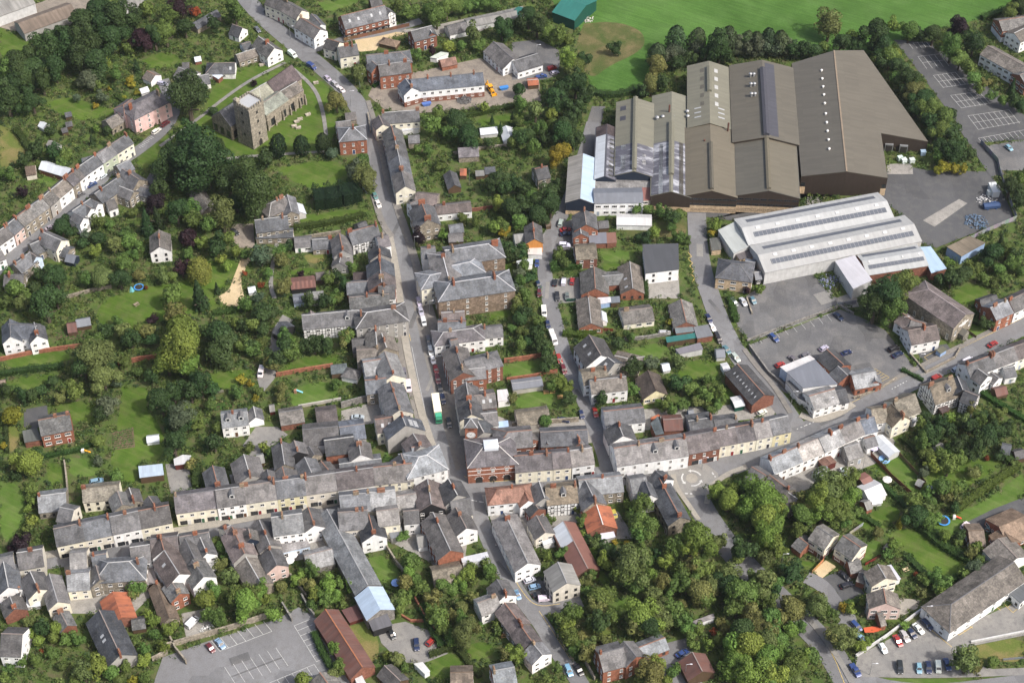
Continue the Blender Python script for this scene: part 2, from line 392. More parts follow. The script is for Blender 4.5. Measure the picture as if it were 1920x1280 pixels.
ROOF = dict(xslate=('slate', (.27, .265, .26)), worn=('worn_roof', (.09, .09, .11)), slate=('slate', (.098, .098, .102)), dslate=('slate', (.058, .06, .066)), pslate=('slate', (.11, .096, .097)), lslate=('slate', (.19, .19, .19)), mslate=('slate', (.135, .135, .14)), bslate=('slate', (.09, .098, .115)),
 stone=('stone_tile', (.15, .13, .1)), gtile=('stone_tile', (.115, .108, .1)), brown=('clay_tile', (.155, .115, .085)), dbrown=('clay_tile', (.1, .075, .06)), clay=('clay_tile', (.2, .105, .075)), maroon=('clay_tile', (.06, .045, .046)),
 white=('metal_roof', (.5, .5, .5)), wmetal=('metal_roof', (.45, .45, .45)), rust=('rusty_roof', (.115, .06, .05)), orust=('rusty_roof', (.33, .11, .055)), blue=('metal_roof', (.33, .42, .53)), green=('metal_roof', (.02, .13, .11)),
 asb=('asbestos_roof', (.24, .235, .22)), basb=('asbestos_roof', (.155, .125, .1)), brownmet=('metal_roof', (.098, .09, .071)), tanmet=('metal_roof', (.122, .109, .08)), olive=('metal_roof', (.155, .15, .115)), dmet=('metal_roof', (.06, .06, .072)),  # brownmet is darkened to carry the cloud shade over the factory
 gmet=('metal_roof', (.15, .16, .18)), lead=('metal_roof', (.2, .2, .18)), greenlead=('slate', (.17, .18, .15)), redmet=('metal_roof', (.19, .09, .07)), pvc=('metal_roof', (.5, .53, .56)), felt=('asbestos_roof', (.1, .1, .102)), chall=('metal_roof', (.37, .37, .36)))
# ------------------------------------------------------------------ windows, doors, chimneys (shared meshes)
def win_mesh(w, h, nx, nz, fm='frame_white', sill=True):
 mb = MB(); t = .09
 mb.box(-w / 2, w / 2, -.02, .05, -h / 2, h / 2, 1)
 for a, b in ((-w / 2, -w / 2 + t), (w / 2 - t, w / 2)): mb.box(a, b, -.09, -.021, -h / 2, h / 2)
 for a, b in ((-h / 2, -h / 2 + t), (h / 2 - t, h / 2)): mb.box(-w / 2 + t, w / 2 - t, -.088, -.022, a, b)
 for k in range(1, nx): mb.box(-w / 2 + w * k / nx - .03, -w / 2 + w * k / nx + .03, -.07, -.0215, -h / 2 + t, h / 2 - t)
 for k in range(1, nz): mb.box(-w / 2 + t, w / 2 - t, -.065, -.0225, -h / 2 + h * k / nz - .025, -h / 2 + h * k / nz + .025)
 if sill: mb.box(-w / 2 - .08, w / 2 + .08, -.16, .03, -h / 2 - .1, -h / 2 - .002)
 return mb.mesh('window', [fm, 'glass'])
WIN = dict(s=win_mesh(.95, 1.45, 2, 2), c=win_mesh(1.25, 1.15, 2, 1), w=win_mesh(2.0, 1.2, 3, 1), shop=win_mesh(2.3, 1.9, 3, 1, 'frame_dark', False), d=win_mesh(.9, 1.1, 2, 2, 'frame_dark'), ch=win_mesh(2.1, 3.3, 3, 2, 'frame_dark'), tall=win_mesh(1.0, 2.4, 2, 4), ind=win_mesh(2.6, .9, 3, 1, 'frame_dark', False))
WH = dict(s=1.45, c=1.15, w=1.2, shop=1.9, d=1.1, ch=3.3, tall=2.4, ind=.9); WWD = dict(s=.95, c=1.25, w=2.0, shop=2.3, d=.9, ch=2.1, tall=1.0, ind=2.6)
def door_mesh():
 mb = MB(); mb.box(-.46, .46, -.03, .05, 0, 2.05); 
 for a, b in ((-.58, -.461), (.461, .58)): mb.box(a, b, -.08, .05, 0, 2.2, 1)
 mb.box(-.46, .46, -.081, .051, 2.051, 2.2, 1)
 for z in (.15, 1.15): 
  for x in (-.36, .05): mb.box(x, x + .31, -.05, -.031, z, z + .7)
 mb.box(-.7, .7, -.3, -.082, -.15, .02, 2); return mb.mesh('door', ['coloured', 'frame_white', 'concrete'])
DOOR = door_mesh()
def garage_mesh():
 mb = MB(); mb.box(-1.25, 1.25, -.03, .05, 0, 2.1)
 for k in range(6): mb.box(-1.2, 1.2, -.055, -.031, .08 + k * .34, .34 + k * .34)
 return mb.mesh('garage_door', ['coloured'])
GARAGE = garage_mesh()
def chim_mesh(n, w=.6, pot=True):
 l = .35 + n * .36; mb = MB(); mb.box(-l / 2, l / 2, -w / 2, w / 2, -1.6, 1.15); mb.box(-l / 2 - .07, l / 2 + .07, -w / 2 - .07, w / 2 + .07, 1.0, 1.25)
 mb.box(-l / 2 - .03, l / 2 + .03, -w / 2 - .03, w / 2 + .03, 1.25, 1.34)
 for k in range(n): mb.cyl((-l / 2 + .35 + k * .36 - .02, 0), .14, .11, 1.34, 1.85, 8, 1)
 return mb.mesh('chimney', ['brick_wall', 'pot_clay'])
CHIM = [chim_mesh(1), chim_mesh(2), chim_mesh(3), chim_mesh(4), chim_mesh(6, .75)]
DOORC = [(.05, .05, .06), (.25, .03, .03), (.03, .06, .15), (.04, .12, .06), (.6, .6, .58), (.12, .06, .03), (.3, .35, .42)]
CUR = {}
def facade(E, base, rz, ln, He, st, door, shop, nst=None, gap=2.8, z0=0.0, dcol=None):
 """Windows and doors on a wall: base = world start of the wall foot, wall runs along rz, outward is -y of that frame."""
 n = nst or (1 if He < 3.7 else 2 if He < 6.9 else 3); sh = He / n
 nw = max(1, int(ln / gap)); cs, sn = cos(rz), sin(rz); el = E.location
 def put(nm, me, x, z, col=None, out=.0):
  o = obj(nm, me, E, (base.x + cs * x + sn * out - el.x, base.y + sn * x - cs * out - el.y, z), rz)
  if col: o.color = (*col, 1)
  return o
 di = random.randrange(nw) if door else -1
 for k in range(n):
  zc = z0 + k * sh + min(sh * .56, 1.62) if k < n - 1 or n == 1 else z0 + k * sh + min(sh * .5, 1.4)
  if k == 0 and shop:
   ns = max(1, int(ln / 3.6))
   for i in range(ns):
    put('shop_window', WIN['shop'], ln * (i + .5) / ns - .35, 1.35)
    put('door', DOOR, ln * (i + .5) / ns + 1.45, .12, random.choice(DOORC))
   continue
  for i in range(nw):
   x = ln * (i + .5) / nw
   if k == 0 and i == di: put('door', DOOR, x, .12, dcol or random.choice(DOORC)); continue
   s = st
   if WH[s] > sh * .75: s = 'c' if s != 'd' else 'd'
   if WWD[s] < ln / nw + .2: put('window', WIN[s], x, max(zc, z0 + k * sh + WH[s] / 2 + .9) if s in ('ch', 'tall') else zc)
def toward(n): return n.x * (-0.0) + n.y * (-1) 
def gable(E, A, B, W, He, wall, roof, p, hip, ch, st, door, shop, gw, ov=.28, ridge=True, strips=(), vent=None, dorm='', sk='', nst=None, tim=False, low=None, names=('wall', 'roof'), both=False, gap=2.8, chn=None, zb=-.6, z0=0.0):
 """One gabled or hipped block: ridge ends A, B (world, ridge height)."""
 d = Vector((B.x - A.x, B.y - A.y, 0)); rl = d.length; d.normalize(); rz = atan2(d.y, d.x)
 h0 = hip in ('l', 'b'); h1 = hip in ('r', 'b'); hw = W / 2
 a0 = Vector((A.x, A.y, 0)) - d * (hw if h0 else 0); L = rl + (hw if h0 else 0) + (hw if h1 else 0)
 el = E.location; loc = (a0.x - el.x, a0.y - el.y, 0); zr = He + .2 + hw * p; zw = He + hw * p
 wm, wc = WALL[wall]; rm, rc = ROOF[roof]
 def jit(c, k=.09):
  f = 1 + random.uniform(-k, k); h = random.uniform(-.3 * k, .3 * k); return (c[0] * f * (1 + h), c[1] * f, c[2] * f * (1 - h))
 # walls
 mb = MB(); g = hw; x0, x1 = 0.0, L
 mb.poly([(x0, -g, zb), (x1, -g, zb), (x1, -g, He), (x0, -g, He)]); mb.poly([(x1, g, zb), (x0, g, zb), (x0, g, He), (x1, g, He)])
 mb.poly([(x0, g, zb), (x0, -g, zb), (x0, -g, He)] + ([] if h0 else [(x0, 0, zw)]) + [(x0, g, He)])
 mb.poly([(x1, -g, zb), (x1, g, zb), (x1, g, He)] + ([] if h1 else [(x1, 0, zw)]) + [(x1, -g, He)])
 w = obj(names[0], mb.mesh('wall', [wm]), E, loc, rz, jit(wc, .05))
 if low:
  lm, lc = WALL[low[0]]; mb = MB(); e = .045
  mb.box(-e, L + e, -g - e, g + e, zb, low[1]); obj('ground_floor_wall', mb.mesh('ground_floor_wall', [lm]), E, loc, rz, jit(lc))
 # roof
 mb = MB(); o = ov; oy = hw + o; ze = zr - oy * p; v0 = .12 if not h0 else o; v1 = .12 if not h1 else o
 if ov == 0: v0 = v1 = 0.0
 r0 = (hw if h0 else -v0); r1 = (L - hw if h1 else L + v1); t = .17
 sl = sqrt(1 + p * p) * oy
 def pl(pts, uv): mb.poly(pts, 0, uv); 
 e00, e10, e11, e01 = (-v0, -oy, ze), (L + v1, -oy, ze), (L + v1, oy, ze), (-v0, oy, ze)
 R0, R1 = (r0, 0, zr), (r1, 0, zr)
 pl([e00, e10, R1, R0], [(e00[0], -sl), (e10[0], -sl), (r1, 0), (r0, 0)]); pl([e11, e01, R0, R1], [(e11[0] + 40, -sl), (e01[0] + 40, -sl), (r0 + 40, 0), (r1 + 40, 0)])
 if h0: pl([e01, e00, R0], [(oy + 90, -sl), (-oy + 90, -sl), (90, 0)])
 if h1: pl([e10, e11, R1], [(-oy + 130, -sl), (oy + 130, -sl), (130, 0)])
 per = [e00, e10] + ([R1] if not h1 else []) + [e11, e01] + ([R0] if not h0 else [])
 dn = lambda q: (q[0], q[1], q[2] - t)
 for a, b in zip(per, per[1:] + per[:1]): mb.poly([dn(a), dn(b), b, a])
 mb.poly([dn(e00), dn(R0), dn(R1), dn(e10)]); mb.poly([dn(e11), dn(R1), dn(R0), dn(e01)])
 if h0: mb.poly([dn(e01), dn(R0), dn(e00)])
 if h1: mb.poly([dn(e10), dn(R1), dn(e11)])
 ro = obj(names[1], mb.mesh('roof', [rm]), E, loc, rz, jit(rc, .26 if rm in ('slate', 'stone_tile', 'clay_tile') else .08))
 if ridge:
  mb = MB(); ex = lambda q: Vector(q) + Vector((0, 0, .03))
  mb.bar(ex(R0), ex(R1), .3, .13)
  for hh, Rp, c in ((h0, R0, (e00, e01)), (h1, R1, (e10, e11))):
   if hh:
    for q in c: mb.bar(ex(Rp), ex(q), .24, .1)
  cc = random.choice([(.3, .3, .3), (.24, .2, .18), (.14, .14, .145), (.4, .4, .39), (.26, .15, .11)]) if ridge is True else ridge
  if roof in ('brown', 'dbrown', 'clay', 'stone', 'maroon') and ridge is True: cc = tuple(v * .9 for v in rc)
  obj('ridge_tiles', mb.mesh('ridge_tiles', ['paint']), E, loc, rz, cc)
 def slope(side, u0, u1, f0, f1, lift=.05, nm='roof_light', mat='pane', col=None, par=None):
  """A raised panel on a roof slope: u along the ridge (0..1), f from ridge (0) to eave (1)."""
  s = 1 if side else -1; mb = MB(); q = []
  for u, f in ((u0, f0), (u1, f0), (u1, f1), (u0, f1)):
   q.append(Vector((u * L, s * f * hw, zr - f * hw * p)))
  nrm = Vector((0, s * p, 1)).normalized() * lift; tp = [v + nrm for v in q]; bt = [v - nrm * .5 for v in q]
  if side: tp = tp[::-1]; bt = bt[::-1]
  tp = tp[::-1]; bt = bt[::-1]
  mb.poly(tp, 0, [(v.x, v.y) for v in tp])
  for k in range(4): mb.poly([bt[k], bt[(k + 1) % 4], tp[(k + 1) % 4], tp[k]])
  return obj(nm, mb.mesh(nm, [mat]), E, loc, rz, col)
 for sd, u0, u1, f0, f1, code in strips:
  if code == 'glass': slope(sd, u0, u1, f0, f1, .06, 'roof_light', 'metal_roof', (.095, .105, .125))
  else: slope(sd, u0, u1, f0, f1, .06, 'roof_sheet', ROOF[code][0], ROOF[code][1])
 if vent:
  mb = MB(); u0, u1, vw, vh = vent[:4]; zz = zr
  mb.box(u0 * L, u1 * L, -vw / 2, vw / 2, zz - .5, zz + vh * .6); mb.poly([(u0 * L, -vw / 2 - .1, zz + vh * .6), (u1 * L, -vw / 2 - .1, zz + vh * .6), (u1 * L, 0, zz + vh), (u0 * L, 0, zz + vh)]); mb.poly([(u1 * L, vw / 2 + .1, zz + vh * .6), (u0 * L, vw / 2 + .1, zz + vh * .6), (u0 * L, 0, zz + vh), (u1 * L, 0, zz + vh)])
  for uu in (u0, u1): mb.poly([(uu * L, -vw / 2, zz + vh * .6), (uu * L, vw / 2, zz + vh * .6), (uu * L, 0, zz + vh - .01)])
  vc = vent[4] if len(vent) > 4 else roof; obj('ridge_vent', mb.mesh('ridge_vent', ['paint']), E, loc, rz, ROOF[vc][1])
 n0 = Vector((sin(rz), -cos(rz), 0))          # outward normal of the y=-hw wall
 cside = 0 if toward(n0) > 0 else 1           # slope that faces the camera
 perp = Vector((-d.y, d.x, 0))
 # chimneys
 for c in ch:
  u = int(c) / 9.0; x = .55 + u * (L - 1.1); 
  if h0 or h1: x = max(hw * .4, min(L - hw * .4, x))
  cm = random.choice(CHIM[:4]) if chn is None else CHIM[chn]
  q = a0 + d * x
  obj('chimney', cm, E, (q.x - el.x, q.y - el.y, zr - (0 if not (h0 or h1) else .0)), rz + (pi / 2 if random.random() < .5 else 0), jit(random.choice([(.2, .085, .055), (.23, .12, .08), (.26, .2, .14), (.25, .1, .06)])))
 # windows
 if st:
  for sd in (0, 1):
   nn = n0 if sd == 0 else -n0
   if toward(nn) > -.12 or both:
    base = a0 - perp * hw if sd == 0 else a0 + d * L + perp * hw
    facade(E, base, rz if sd == 0 else rz + pi, L, He, st, door and toward(nn) > 0, shop and toward(nn) > 0, nst, gap, z0)
  if gw:
   for e, hh in ((0, h0), (1, h1)):
    nn = -d if e == 0 else d
    if toward(nn) > -.12 and str(gw) in ('1', 'lr'[e], 'b'):
     base = a0 + perp * hw if e == 0 else a0 + d * L - perp * hw
     facade(E, base, rz - pi / 2 if e == 0 else rz + pi / 2, W, He, st, False, False, nst, gap, z0)
 if tim:
  mb = MB(); yy = -hw if cside == 0 else hw; s = -1 if cside == 0 else 1
  for k in range(int(L / 1.1) + 1):
   x = min(L - .1, .1 + k * 1.1); mb.box(x - .09, x + .09, min(yy, yy + s * .06), max(yy, yy + s * .06), 0 if tim is True else tim, He - .02)
  for z in (2.5, He - .2, .9 + He / 2): mb.box(.0, L, min(yy, yy + s * .075), max(yy, yy + s * .075), z - .09, z + .09)
  for xx, s2, hh in ((0, -1, h0), (L, 1, h1)):
   if hh: continue
   for k in range(int(W / 1.1) + 1):
    y = -hw + .1 + k * (W - .2) / int(W / 1.1); zt = He + (hw - abs(y)) * p - .05
    mb.box(min(xx, xx + s2 * .06), max(xx, xx + s2 * .06), y - .09, y + .09, 2.4, zt)
   for z in (2.5, He): mb.box(min(xx, xx + s2 * .075), max(xx, xx + s2 * .075), -hw, hw, z - .09, z + .09)
  obj('timber_frame', mb.mesh('timber_frame', ['timber_black']), E, loc, rz)
 for c in dorm:
  u = (int(c) + .5) / 10.0; s = -1 if cside == 0 else 1; mb = MB(); x = u * L; f = .62; yf = s * f * hw; zf = zr - f * hw * p
  wd, hd = .8, 1.5; zt = zf + hd; yb = s * max(0, f * hw - (hd + .5) / max(p, .3)); 
  lo, hi = min(yf, yb), max(yf, yb)
  mb.box(x - wd, x + wd, lo, hi, zf - .6, zt - .02)
  ya = yf + s * .15
  for q in (-1, 1):
   pts = [(x + q * (wd + .15), ya, zt), (x + q * (wd + .15), yb, zt), (x, yb, zt + .75), (x, ya, zt + .75)]
   mb.poly(pts if (q * s) > 0 else pts[::-1], 1, [(v[1], v[0]) for v in pts])
  mb.poly([(x - wd, yf, zt - .02), (x + wd, yf, zt - .02), (x, yf, zt + .7)], 0)
  mb.box(x - .5, x + .5, yf + min(0, s * .05), yf + max(0, s * .05), zf + .25, zt - .15, 2)
  obj('dormer', mb.mesh('dormer', ['render_wall', 'dormer_slate', 'glass']), E, loc, rz, rc if wall not in ('white', 'cream') else (.6, .6, .58))
 for c in sk:
  u = (int(c) + .5) / 10.0; slope(cside, u - .45 / L, u + .45 / L, .38, .38 + 1.1 / hw, .06, 'skylight', 'lead')
 c4 = [a0 + d * x + perp * y for x, y in ((0, -hw), (L, -hw), (L, hw), (0, hw))]
 mark([(q.x, q.y) for q in c4], .8)
 return dict(a0=a0, d=d, L=L, W=W, rz=rz, He=He, zr=zr, perp=perp, hw=hw, p=p, loc=loc, slope=slope, cside=cside)
def G(label, x1, y1, x2, y2, W, He, wall='white', roof='slate', p=.75, hip='', ch='', n='house', c=None, st='c', door=True, shop=False, gw=1, lm=None, wing=False, raw=False, **k):
 """A building from its ridge line in the photo."""
 if st and 4 <= He <= 6.9: He *= 1.15; W *= .94                      # walls stand a little taller than first read
 zr = He + .2 + W / 2 * p
 A, B = PX(x1, y1, zr), PX(x2, y2, zr)
 if not wing:
  E = bpy.data.objects.new(n, None); COL.objects.link(E); m = (A + B) / 2; E.location = (m.x, m.y, 0)
  q = Q((m.x, m.y, zr))
  if label.startswith('*'): label = autolabel(label[1:], *q)
  tag(E, label, c or n.replace('_', ' '))
  if lm: LM.append((q[0], q[1], lm))
  CUR['E'] = E
 E = CUR['E']
 CUR['g'] = gable(E, A, B, W, He, wall, roof, p, hip, ch, st, door, shop, gw, names=('wall', 'roof') if not wing else ('wing_wall', 'wing_roof'), **k)
 return E
def Wg(*a, **k):
 k.setdefault('door', False)
 return G('', *a, wing=True, **k)
def Sd(label, *a, **k):
 """A shed or outbuilding without windows."""
 k.setdefault('st', ''); k.setdefault('n', 'garden_shed'); k.setdefault('ridge', False)
 return G(label, *a, **k)
def F(label, pts, wall='brick', roof='felt', n='outbuilding', c=None, wing=False, lip=0.0, st='', lm=None, zb=-.5, nst=None, door=False, gap=2.8):
 """A building under one flat or lean-to roof: corners (x, y, height) in the photo."""
 w = [PX(x, y, z) for x, y, z in pts]
 ar = sum(a.x * b.y - b.x * a.y for a, b in zip(w, w[1:] + w[:1]))
 if ar < 0: w = w[::-1]
 m = sum(w, Vector()) / len(w)
 if not wing:
  E = bpy.data.objects.new(n, None); COL.objects.link(E); E.location = (m.x, m.y, 0); q = Q(m)
  if label.startswith('*'): label = autolabel(label[1:], *q)
  tag(E, label, c or n.replace('_', ' ')); CUR['E'] = E
  if lm: LM.append((q[0], q[1], lm))
 E = CUR['E']; el = E.location; mb = MB(); rel_ = [v - Vector((el.x, el.y, 0)) for v in w]
 for a, b in zip(rel_, rel_[1:] + rel_[:1]): mb.poly([(a.x, a.y, zb), (b.x, b.y, zb), (b.x, b.y, b.z - .02), (a.x, a.y, a.z - .02)])
 wm, wc = WALL[wall]; obj('wall', mb.mesh('wall', [wm]), E, color=wc)
 mb = MB(); cx = sum(rel_, Vector()) / len(rel_)
 top = [v + (v - cx).normalized() * .25 + Vector((0, 0, .16)) for v in rel_]
 for v, r in zip(top, rel_): v.z = r.z + .16
 e = (top[1] - top[0]); e.z = 0; e.normalize(); f = Vector((-e.y, e.x, 0))
 mb.poly(top, 0, [(v.dot(e), v.dot(f)) for v in top])
 for a, b in zip(top, top[1:] + top[:1]): mb.poly([a - Vector((0, 0, .18)), b - Vector((0, 0, .18)), b, a])
 mb.poly([v - Vector((0, 0, .18)) for v in top[::-1]])
 rm, rc = ROOF[roof]; obj('roof', mb.mesh('roof', [rm]), E, color=tuple(v * random.uniform(.92, 1.08) for v in rc))
 if lip:
  mb = MB()
  for a, b in zip(top, top[1:] + top[:1]): mb.bar(a + Vector((0, 0, lip / 2)), b + Vector((0, 0, lip / 2)), .22, lip)
  obj('parapet', mb.mesh('parapet', [wm]), E, color=wc)
 if st:
  for a, b in zip(w, w[1:] + w[:1]):
   t = b - a; t.z = 0
   if t.length > 2 and -t.x / t.length < .1 and toward(Vector((t.y, -t.x, 0)).normalized()) > .1:
    facade(E, a, atan2(t.y, t.x), t.length, min(a.z, b.z), st, door, False, nst, gap)
 mark([(v.x, v.y) for v in w], .6)
 return E
def ROW(pts, W, He, roof, segs, **k):
 """A terrace: ridge polyline in the photo and one (label, wall, roof or None, share, opts) for each house."""
 tot = sum(s[3] for s in segs); P2 = [Vector((x, y, 0)) for x, y in pts]
 ls = [(b - a).length for a, b in zip(P2, P2[1:])]; T = sum(ls)
 def at(t):
  s = t * T
  for i, l in enumerate(ls):
   if s <= l or i == len(ls) - 1: return P2[i].lerp(P2[i + 1], min(1.02, s / l))
   s -= l
 acc = 0
 for s in segs:
  a = at(acc / tot); acc += s[3]; b = at(acc / tot); kk = dict(k); kk.update(s[4] if len(s) > 4 else {})
  w_ = kk.pop('W', W); h_ = kk.pop('He', He) + random.uniform(-.22, .22)
  kk.setdefault('gw', 0); kk.setdefault('ch', random.choice(['0', '9', '09', '5']))
  G(s[0], a.x, a.y, b.x, b.y, w_, h_, s[1], s[2] or roof, **kk)
# ------------------------------------------------------------------ boundary walls and fences
def BW(label, pts, h=1.6, w=.35, wall='stone', n='garden_wall', cat=None, z=.04):
 q = [PX(*p) for p in pts]; c = q[len(q) // 2]; mb = MB()
 for a, b in zip(q, q[1:]):
  d = (b - a).normalized() * .0
  mb.bar(Vector((a.x - c.x, a.y - c.y, h / 2)), Vector((b.x - c.x, b.y - c.y, h / 2)), w, h)
  mb.bar(Vector((a.x - c.x, a.y - c.y, h + .04)), Vector((b.x - c.x, b.y - c.y, h + .04)), w + .1, .1)
  mark(strip(a, b, w + .5))
 px, py = Q(c)
 if label.startswith('*'): label = autolabel(label[1:], px, py)
 o = obj(n, mb.mesh(n, [WALL[wall][0]]), loc=(c.x, c.y, 0), color=WALL[wall][1]); tag(o, label, cat or n.replace('_', ' '), 'garden walls and fences'); return o
def FENCE(label, pts, h=1.7, col=(.16, .11, .07), n='fence'):
 """Close-boarded fence: posts and panels, one panel each."""
 q = [PX(*p) for p in pts]; c = q[0]; E = bpy.data.objects.new(n, None); COL.objects.link(E); E.location = (c.x, c.y, 0)
 px, py = Q(q[len(q) // 2])
 if label.startswith('*'): label = autolabel(label[1:], px, py)
 tag(E, label, n.replace('_', ' '), 'garden walls and fences')
 for a, b in zip(q, q[1:]):
  k = max(1, round((b - a).length / 2.0))
  for i in range(k):
   u, v = a.lerp(b, i / k), a.lerp(b, (i + 1) / k); mb = MB(); t = v - u; ln = t.length; rz = atan2(t.y, t.x)
   mb.box(.06, ln - .06, -.025, .025, .1, h); mb.box(.06, ln - .06, -.05, -.026, .3, .4); mb.box(.06, ln - .06, -.05, -.026, h - .4, h - .3); mb.box(-.06, .059, -.06, .06, -.2, h + .1)
   obj('fence_panel', mb.mesh('fence_panel', ['paint']), E, (u.x - c.x, u.y - c.y, .05), rz, tuple(x * random.uniform(.85, 1.15) for x in col))
  mark(strip(a, b, 1.0))
 return E
# ------------------------------------------------------------------ leaves
def cards(c, nrm, size, tilt=.42):
 """Leaf-clump quads at c (N,3), facing nrm with random tilt."""
 n = len(c); nr = nrm + rng.normal(0, tilt, (n, 3)); nr /= np.linalg.norm(nr, axis=1)[:, None] + 1e-9
 t = np.cross(nr, rng.normal(0, 1, (n, 3))); t /= np.linalg.norm(t, axis=1)[:, None] + 1e-9; b = np.cross(nr, t)
 s = (size * rng.uniform(.6, 1.3, n))[:, None]; s2 = s * rng.uniform(.55, .95, n)[:, None]
 v = np.empty((n, 4, 3)); v[:, 0] = c - t * s * .9; v[:, 1] = c - b * s2 * .8 + t * s * .1; v[:, 2] = c + t * s; v[:, 3] = c + b * s2 * .8 - t * s * .1
 return v.reshape(-1, 3)
def leafmesh(name, V, extra=None, mat='leaf'):
 n = len(V) // 4; me = bpy.data.meshes.new(name); me.vertices.add(len(V)); me.vertices.foreach_set('co', V.ravel())
 me.loops.add(len(V)); me.loops.foreach_set('vertex_index', np.arange(len(V), dtype=np.int32))
 me.polygons.add(n); me.polygons.foreach_set('loop_start', np.arange(0, 4 * n, 4, dtype=np.int32))
 me.materials.append(MATS[mat]); me.update(calc_edges=True); return me
def sph(n):
 v = rng.normal(0, 1, (n, 3)); return v / np.linalg.norm(v, axis=1)[:, None]
def crown(kind, R, H, N, leaf):
 """Leaf cloud about the origin: radius R, half-height H."""
 C = []; Nn = []
 if kind == 'round':
  k = rng.integers(9, 25); cc = sph(k) * rng.uniform(.42, .9, (k, 1)); cc[:, 2] = np.clip(cc[:, 2], -.5, 1); cr = rng.uniform(.17, .42, k)
  cc[:3] *= .3; cr[:3] = .55
  per = (cr ** 2 / (cr ** 2).sum() * N).astype(int)
  for a, r, m in zip(cc, cr, per):
   u = sph(m); u[:, 2] = np.abs(u[:, 2]) * rng.choice([1, 1, 1, -1], m); q = a + u * r * rng.uniform(.86, 1.08, (m, 1)); C.append(q); Nn.append(u + a * .35)
  C = np.vstack(C); Nn = np.vstack(Nn); C = C * (R, R, H)
 elif kind == 'cone':
  t = rng.uniform(0, 1, N) ** .6; a = rng.uniform(0, 2 * pi, N); lay = .82 + .18 * np.sin(t * 42 + a * 2)
  r = (t ** .85) * lay * rng.uniform(.55, 1.05, N); C = np.stack([r * np.cos(a) * R, r * np.sin(a) * R, (1 - 2 * t) * H], 1); Nn = np.stack([np.cos(a), np.sin(a), np.full(N, .6)], 1)
 elif kind == 'col':
  u = sph(N); s = np.sign(u[:, 2]) ; zz = u[:, 2]; rr = np.sqrt(np.maximum(0, 1 - np.abs(zz) ** 2.6)) * (1.0 - .18 * zz)
  a = np.arctan2(u[:, 1], u[:, 0]); lump = 1 + .1 * np.sin(a * 5 + zz * 6); q = rng.uniform(.75, 1.03, N)
  C = np.stack([np.cos(a) * rr * lump * q * R, np.sin(a) * rr * lump * q * R, zz * H], 1); Nn = np.stack([np.cos(a), np.sin(a), zz], 1)
 elif kind == 'weep':
  u = sph(N); u[:, 2] = np.abs(u[:, 2]); k = rng.uniform(0, 1, N) ** .7; C = u * (.6 + .4 * rng.uniform(.5, 1, (N, 1))); C[:, 2] -= k * 1.1 * np.linalg.norm(u[:, :2], axis=1); C = C * (R, R, H); Nn = u
 return leafmesh('crown', cards(C, Nn, leaf))
TV = {}
def tree_meshes():
 for kind in ('round', 'cone', 'col', 'weep'):
  for sz, (R, N, leaf) in dict(s=(1.0, 420, .2), m=(1.0, 1500, .105), l=(1.0, 4200, .062), x=(1.0, 8000, .045)).items():
   if kind == 'weep' and sz in 'sx' or kind in ('cone', 'col') and sz == 'x': continue
   nv = 5 if kind == 'round' else 2
   TV[kind, sz] = [crown(kind, 1.0, 1.0, N, leaf) for _ in range(nv)]
 def trunk():
  mb = MB(); mb.cyl((0, 0), .085, .05, -.1, .75, 7)
  for k in range(5):
   a = k * 1.26 + random.uniform(-.3, .3); z = random.uniform(.4, .72); l = random.uniform(.25, .42)
   mb.bar(Vector((0, 0, z)), Vector((cos(a) * l, sin(a) * l, z + random.uniform(.12, .3))), .035, .035)
  return mb.mesh('trunk', ['bark'])
 TV['trunk'] = [trunk() for _ in range(3)]
tree_meshes()
KIND = dict(  # crown kind, colour, height of crown half / R, clear trunk / R, words
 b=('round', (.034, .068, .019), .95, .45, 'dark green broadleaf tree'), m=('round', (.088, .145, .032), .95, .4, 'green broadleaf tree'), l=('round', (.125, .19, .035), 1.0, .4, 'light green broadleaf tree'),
 y=('round', (.19, .18, .02), .9, .2, 'golden yellow shrub'), p=('round', (.022, .011, .015), 1.05, .4, 'dark purple copper tree'), o=('round', (.115, .14, .042), .95, .4, 'olive green tree'), r=('round', (.16, .045, .015), .9, .2, 'red leaved shrub'),
 c=('cone', (.030, .060, .020), 1.9, .25, 'dark conifer'), g=('cone', (.16, .17, .02), 1.7, .1, 'golden conifer'), u=('col', (.018, .036, .013), 1.6, .15, 'clipped dark yew'), t=('col', (.052, .085, .036), 1.75, .3, 'tall narrow poplar'),
 w=('weep', (.12, .15, .03), 1.15, .4, 'weeping willow'), s=('round', (.075, .120, .028), .85, .05, 'rounded garden shrub'), d=('round', (.034, .068, .020), .85, .05, 'dark garden shrub'), v=('round', (.070, .100, .055), .9, .3, 'grey green tree'))
SIZEW = ((3.0, 'small'), (5.2, 'medium'), (8.0, 'large'), (99, 'very large'))
NT = [0]; TREES = []
def T(px, py, rpx, kind='m', tall=1.0): TREES.append((rpx * (1.5 if kind in 'cgutwp' else 1.0), px, py, rpx, kind, tall))
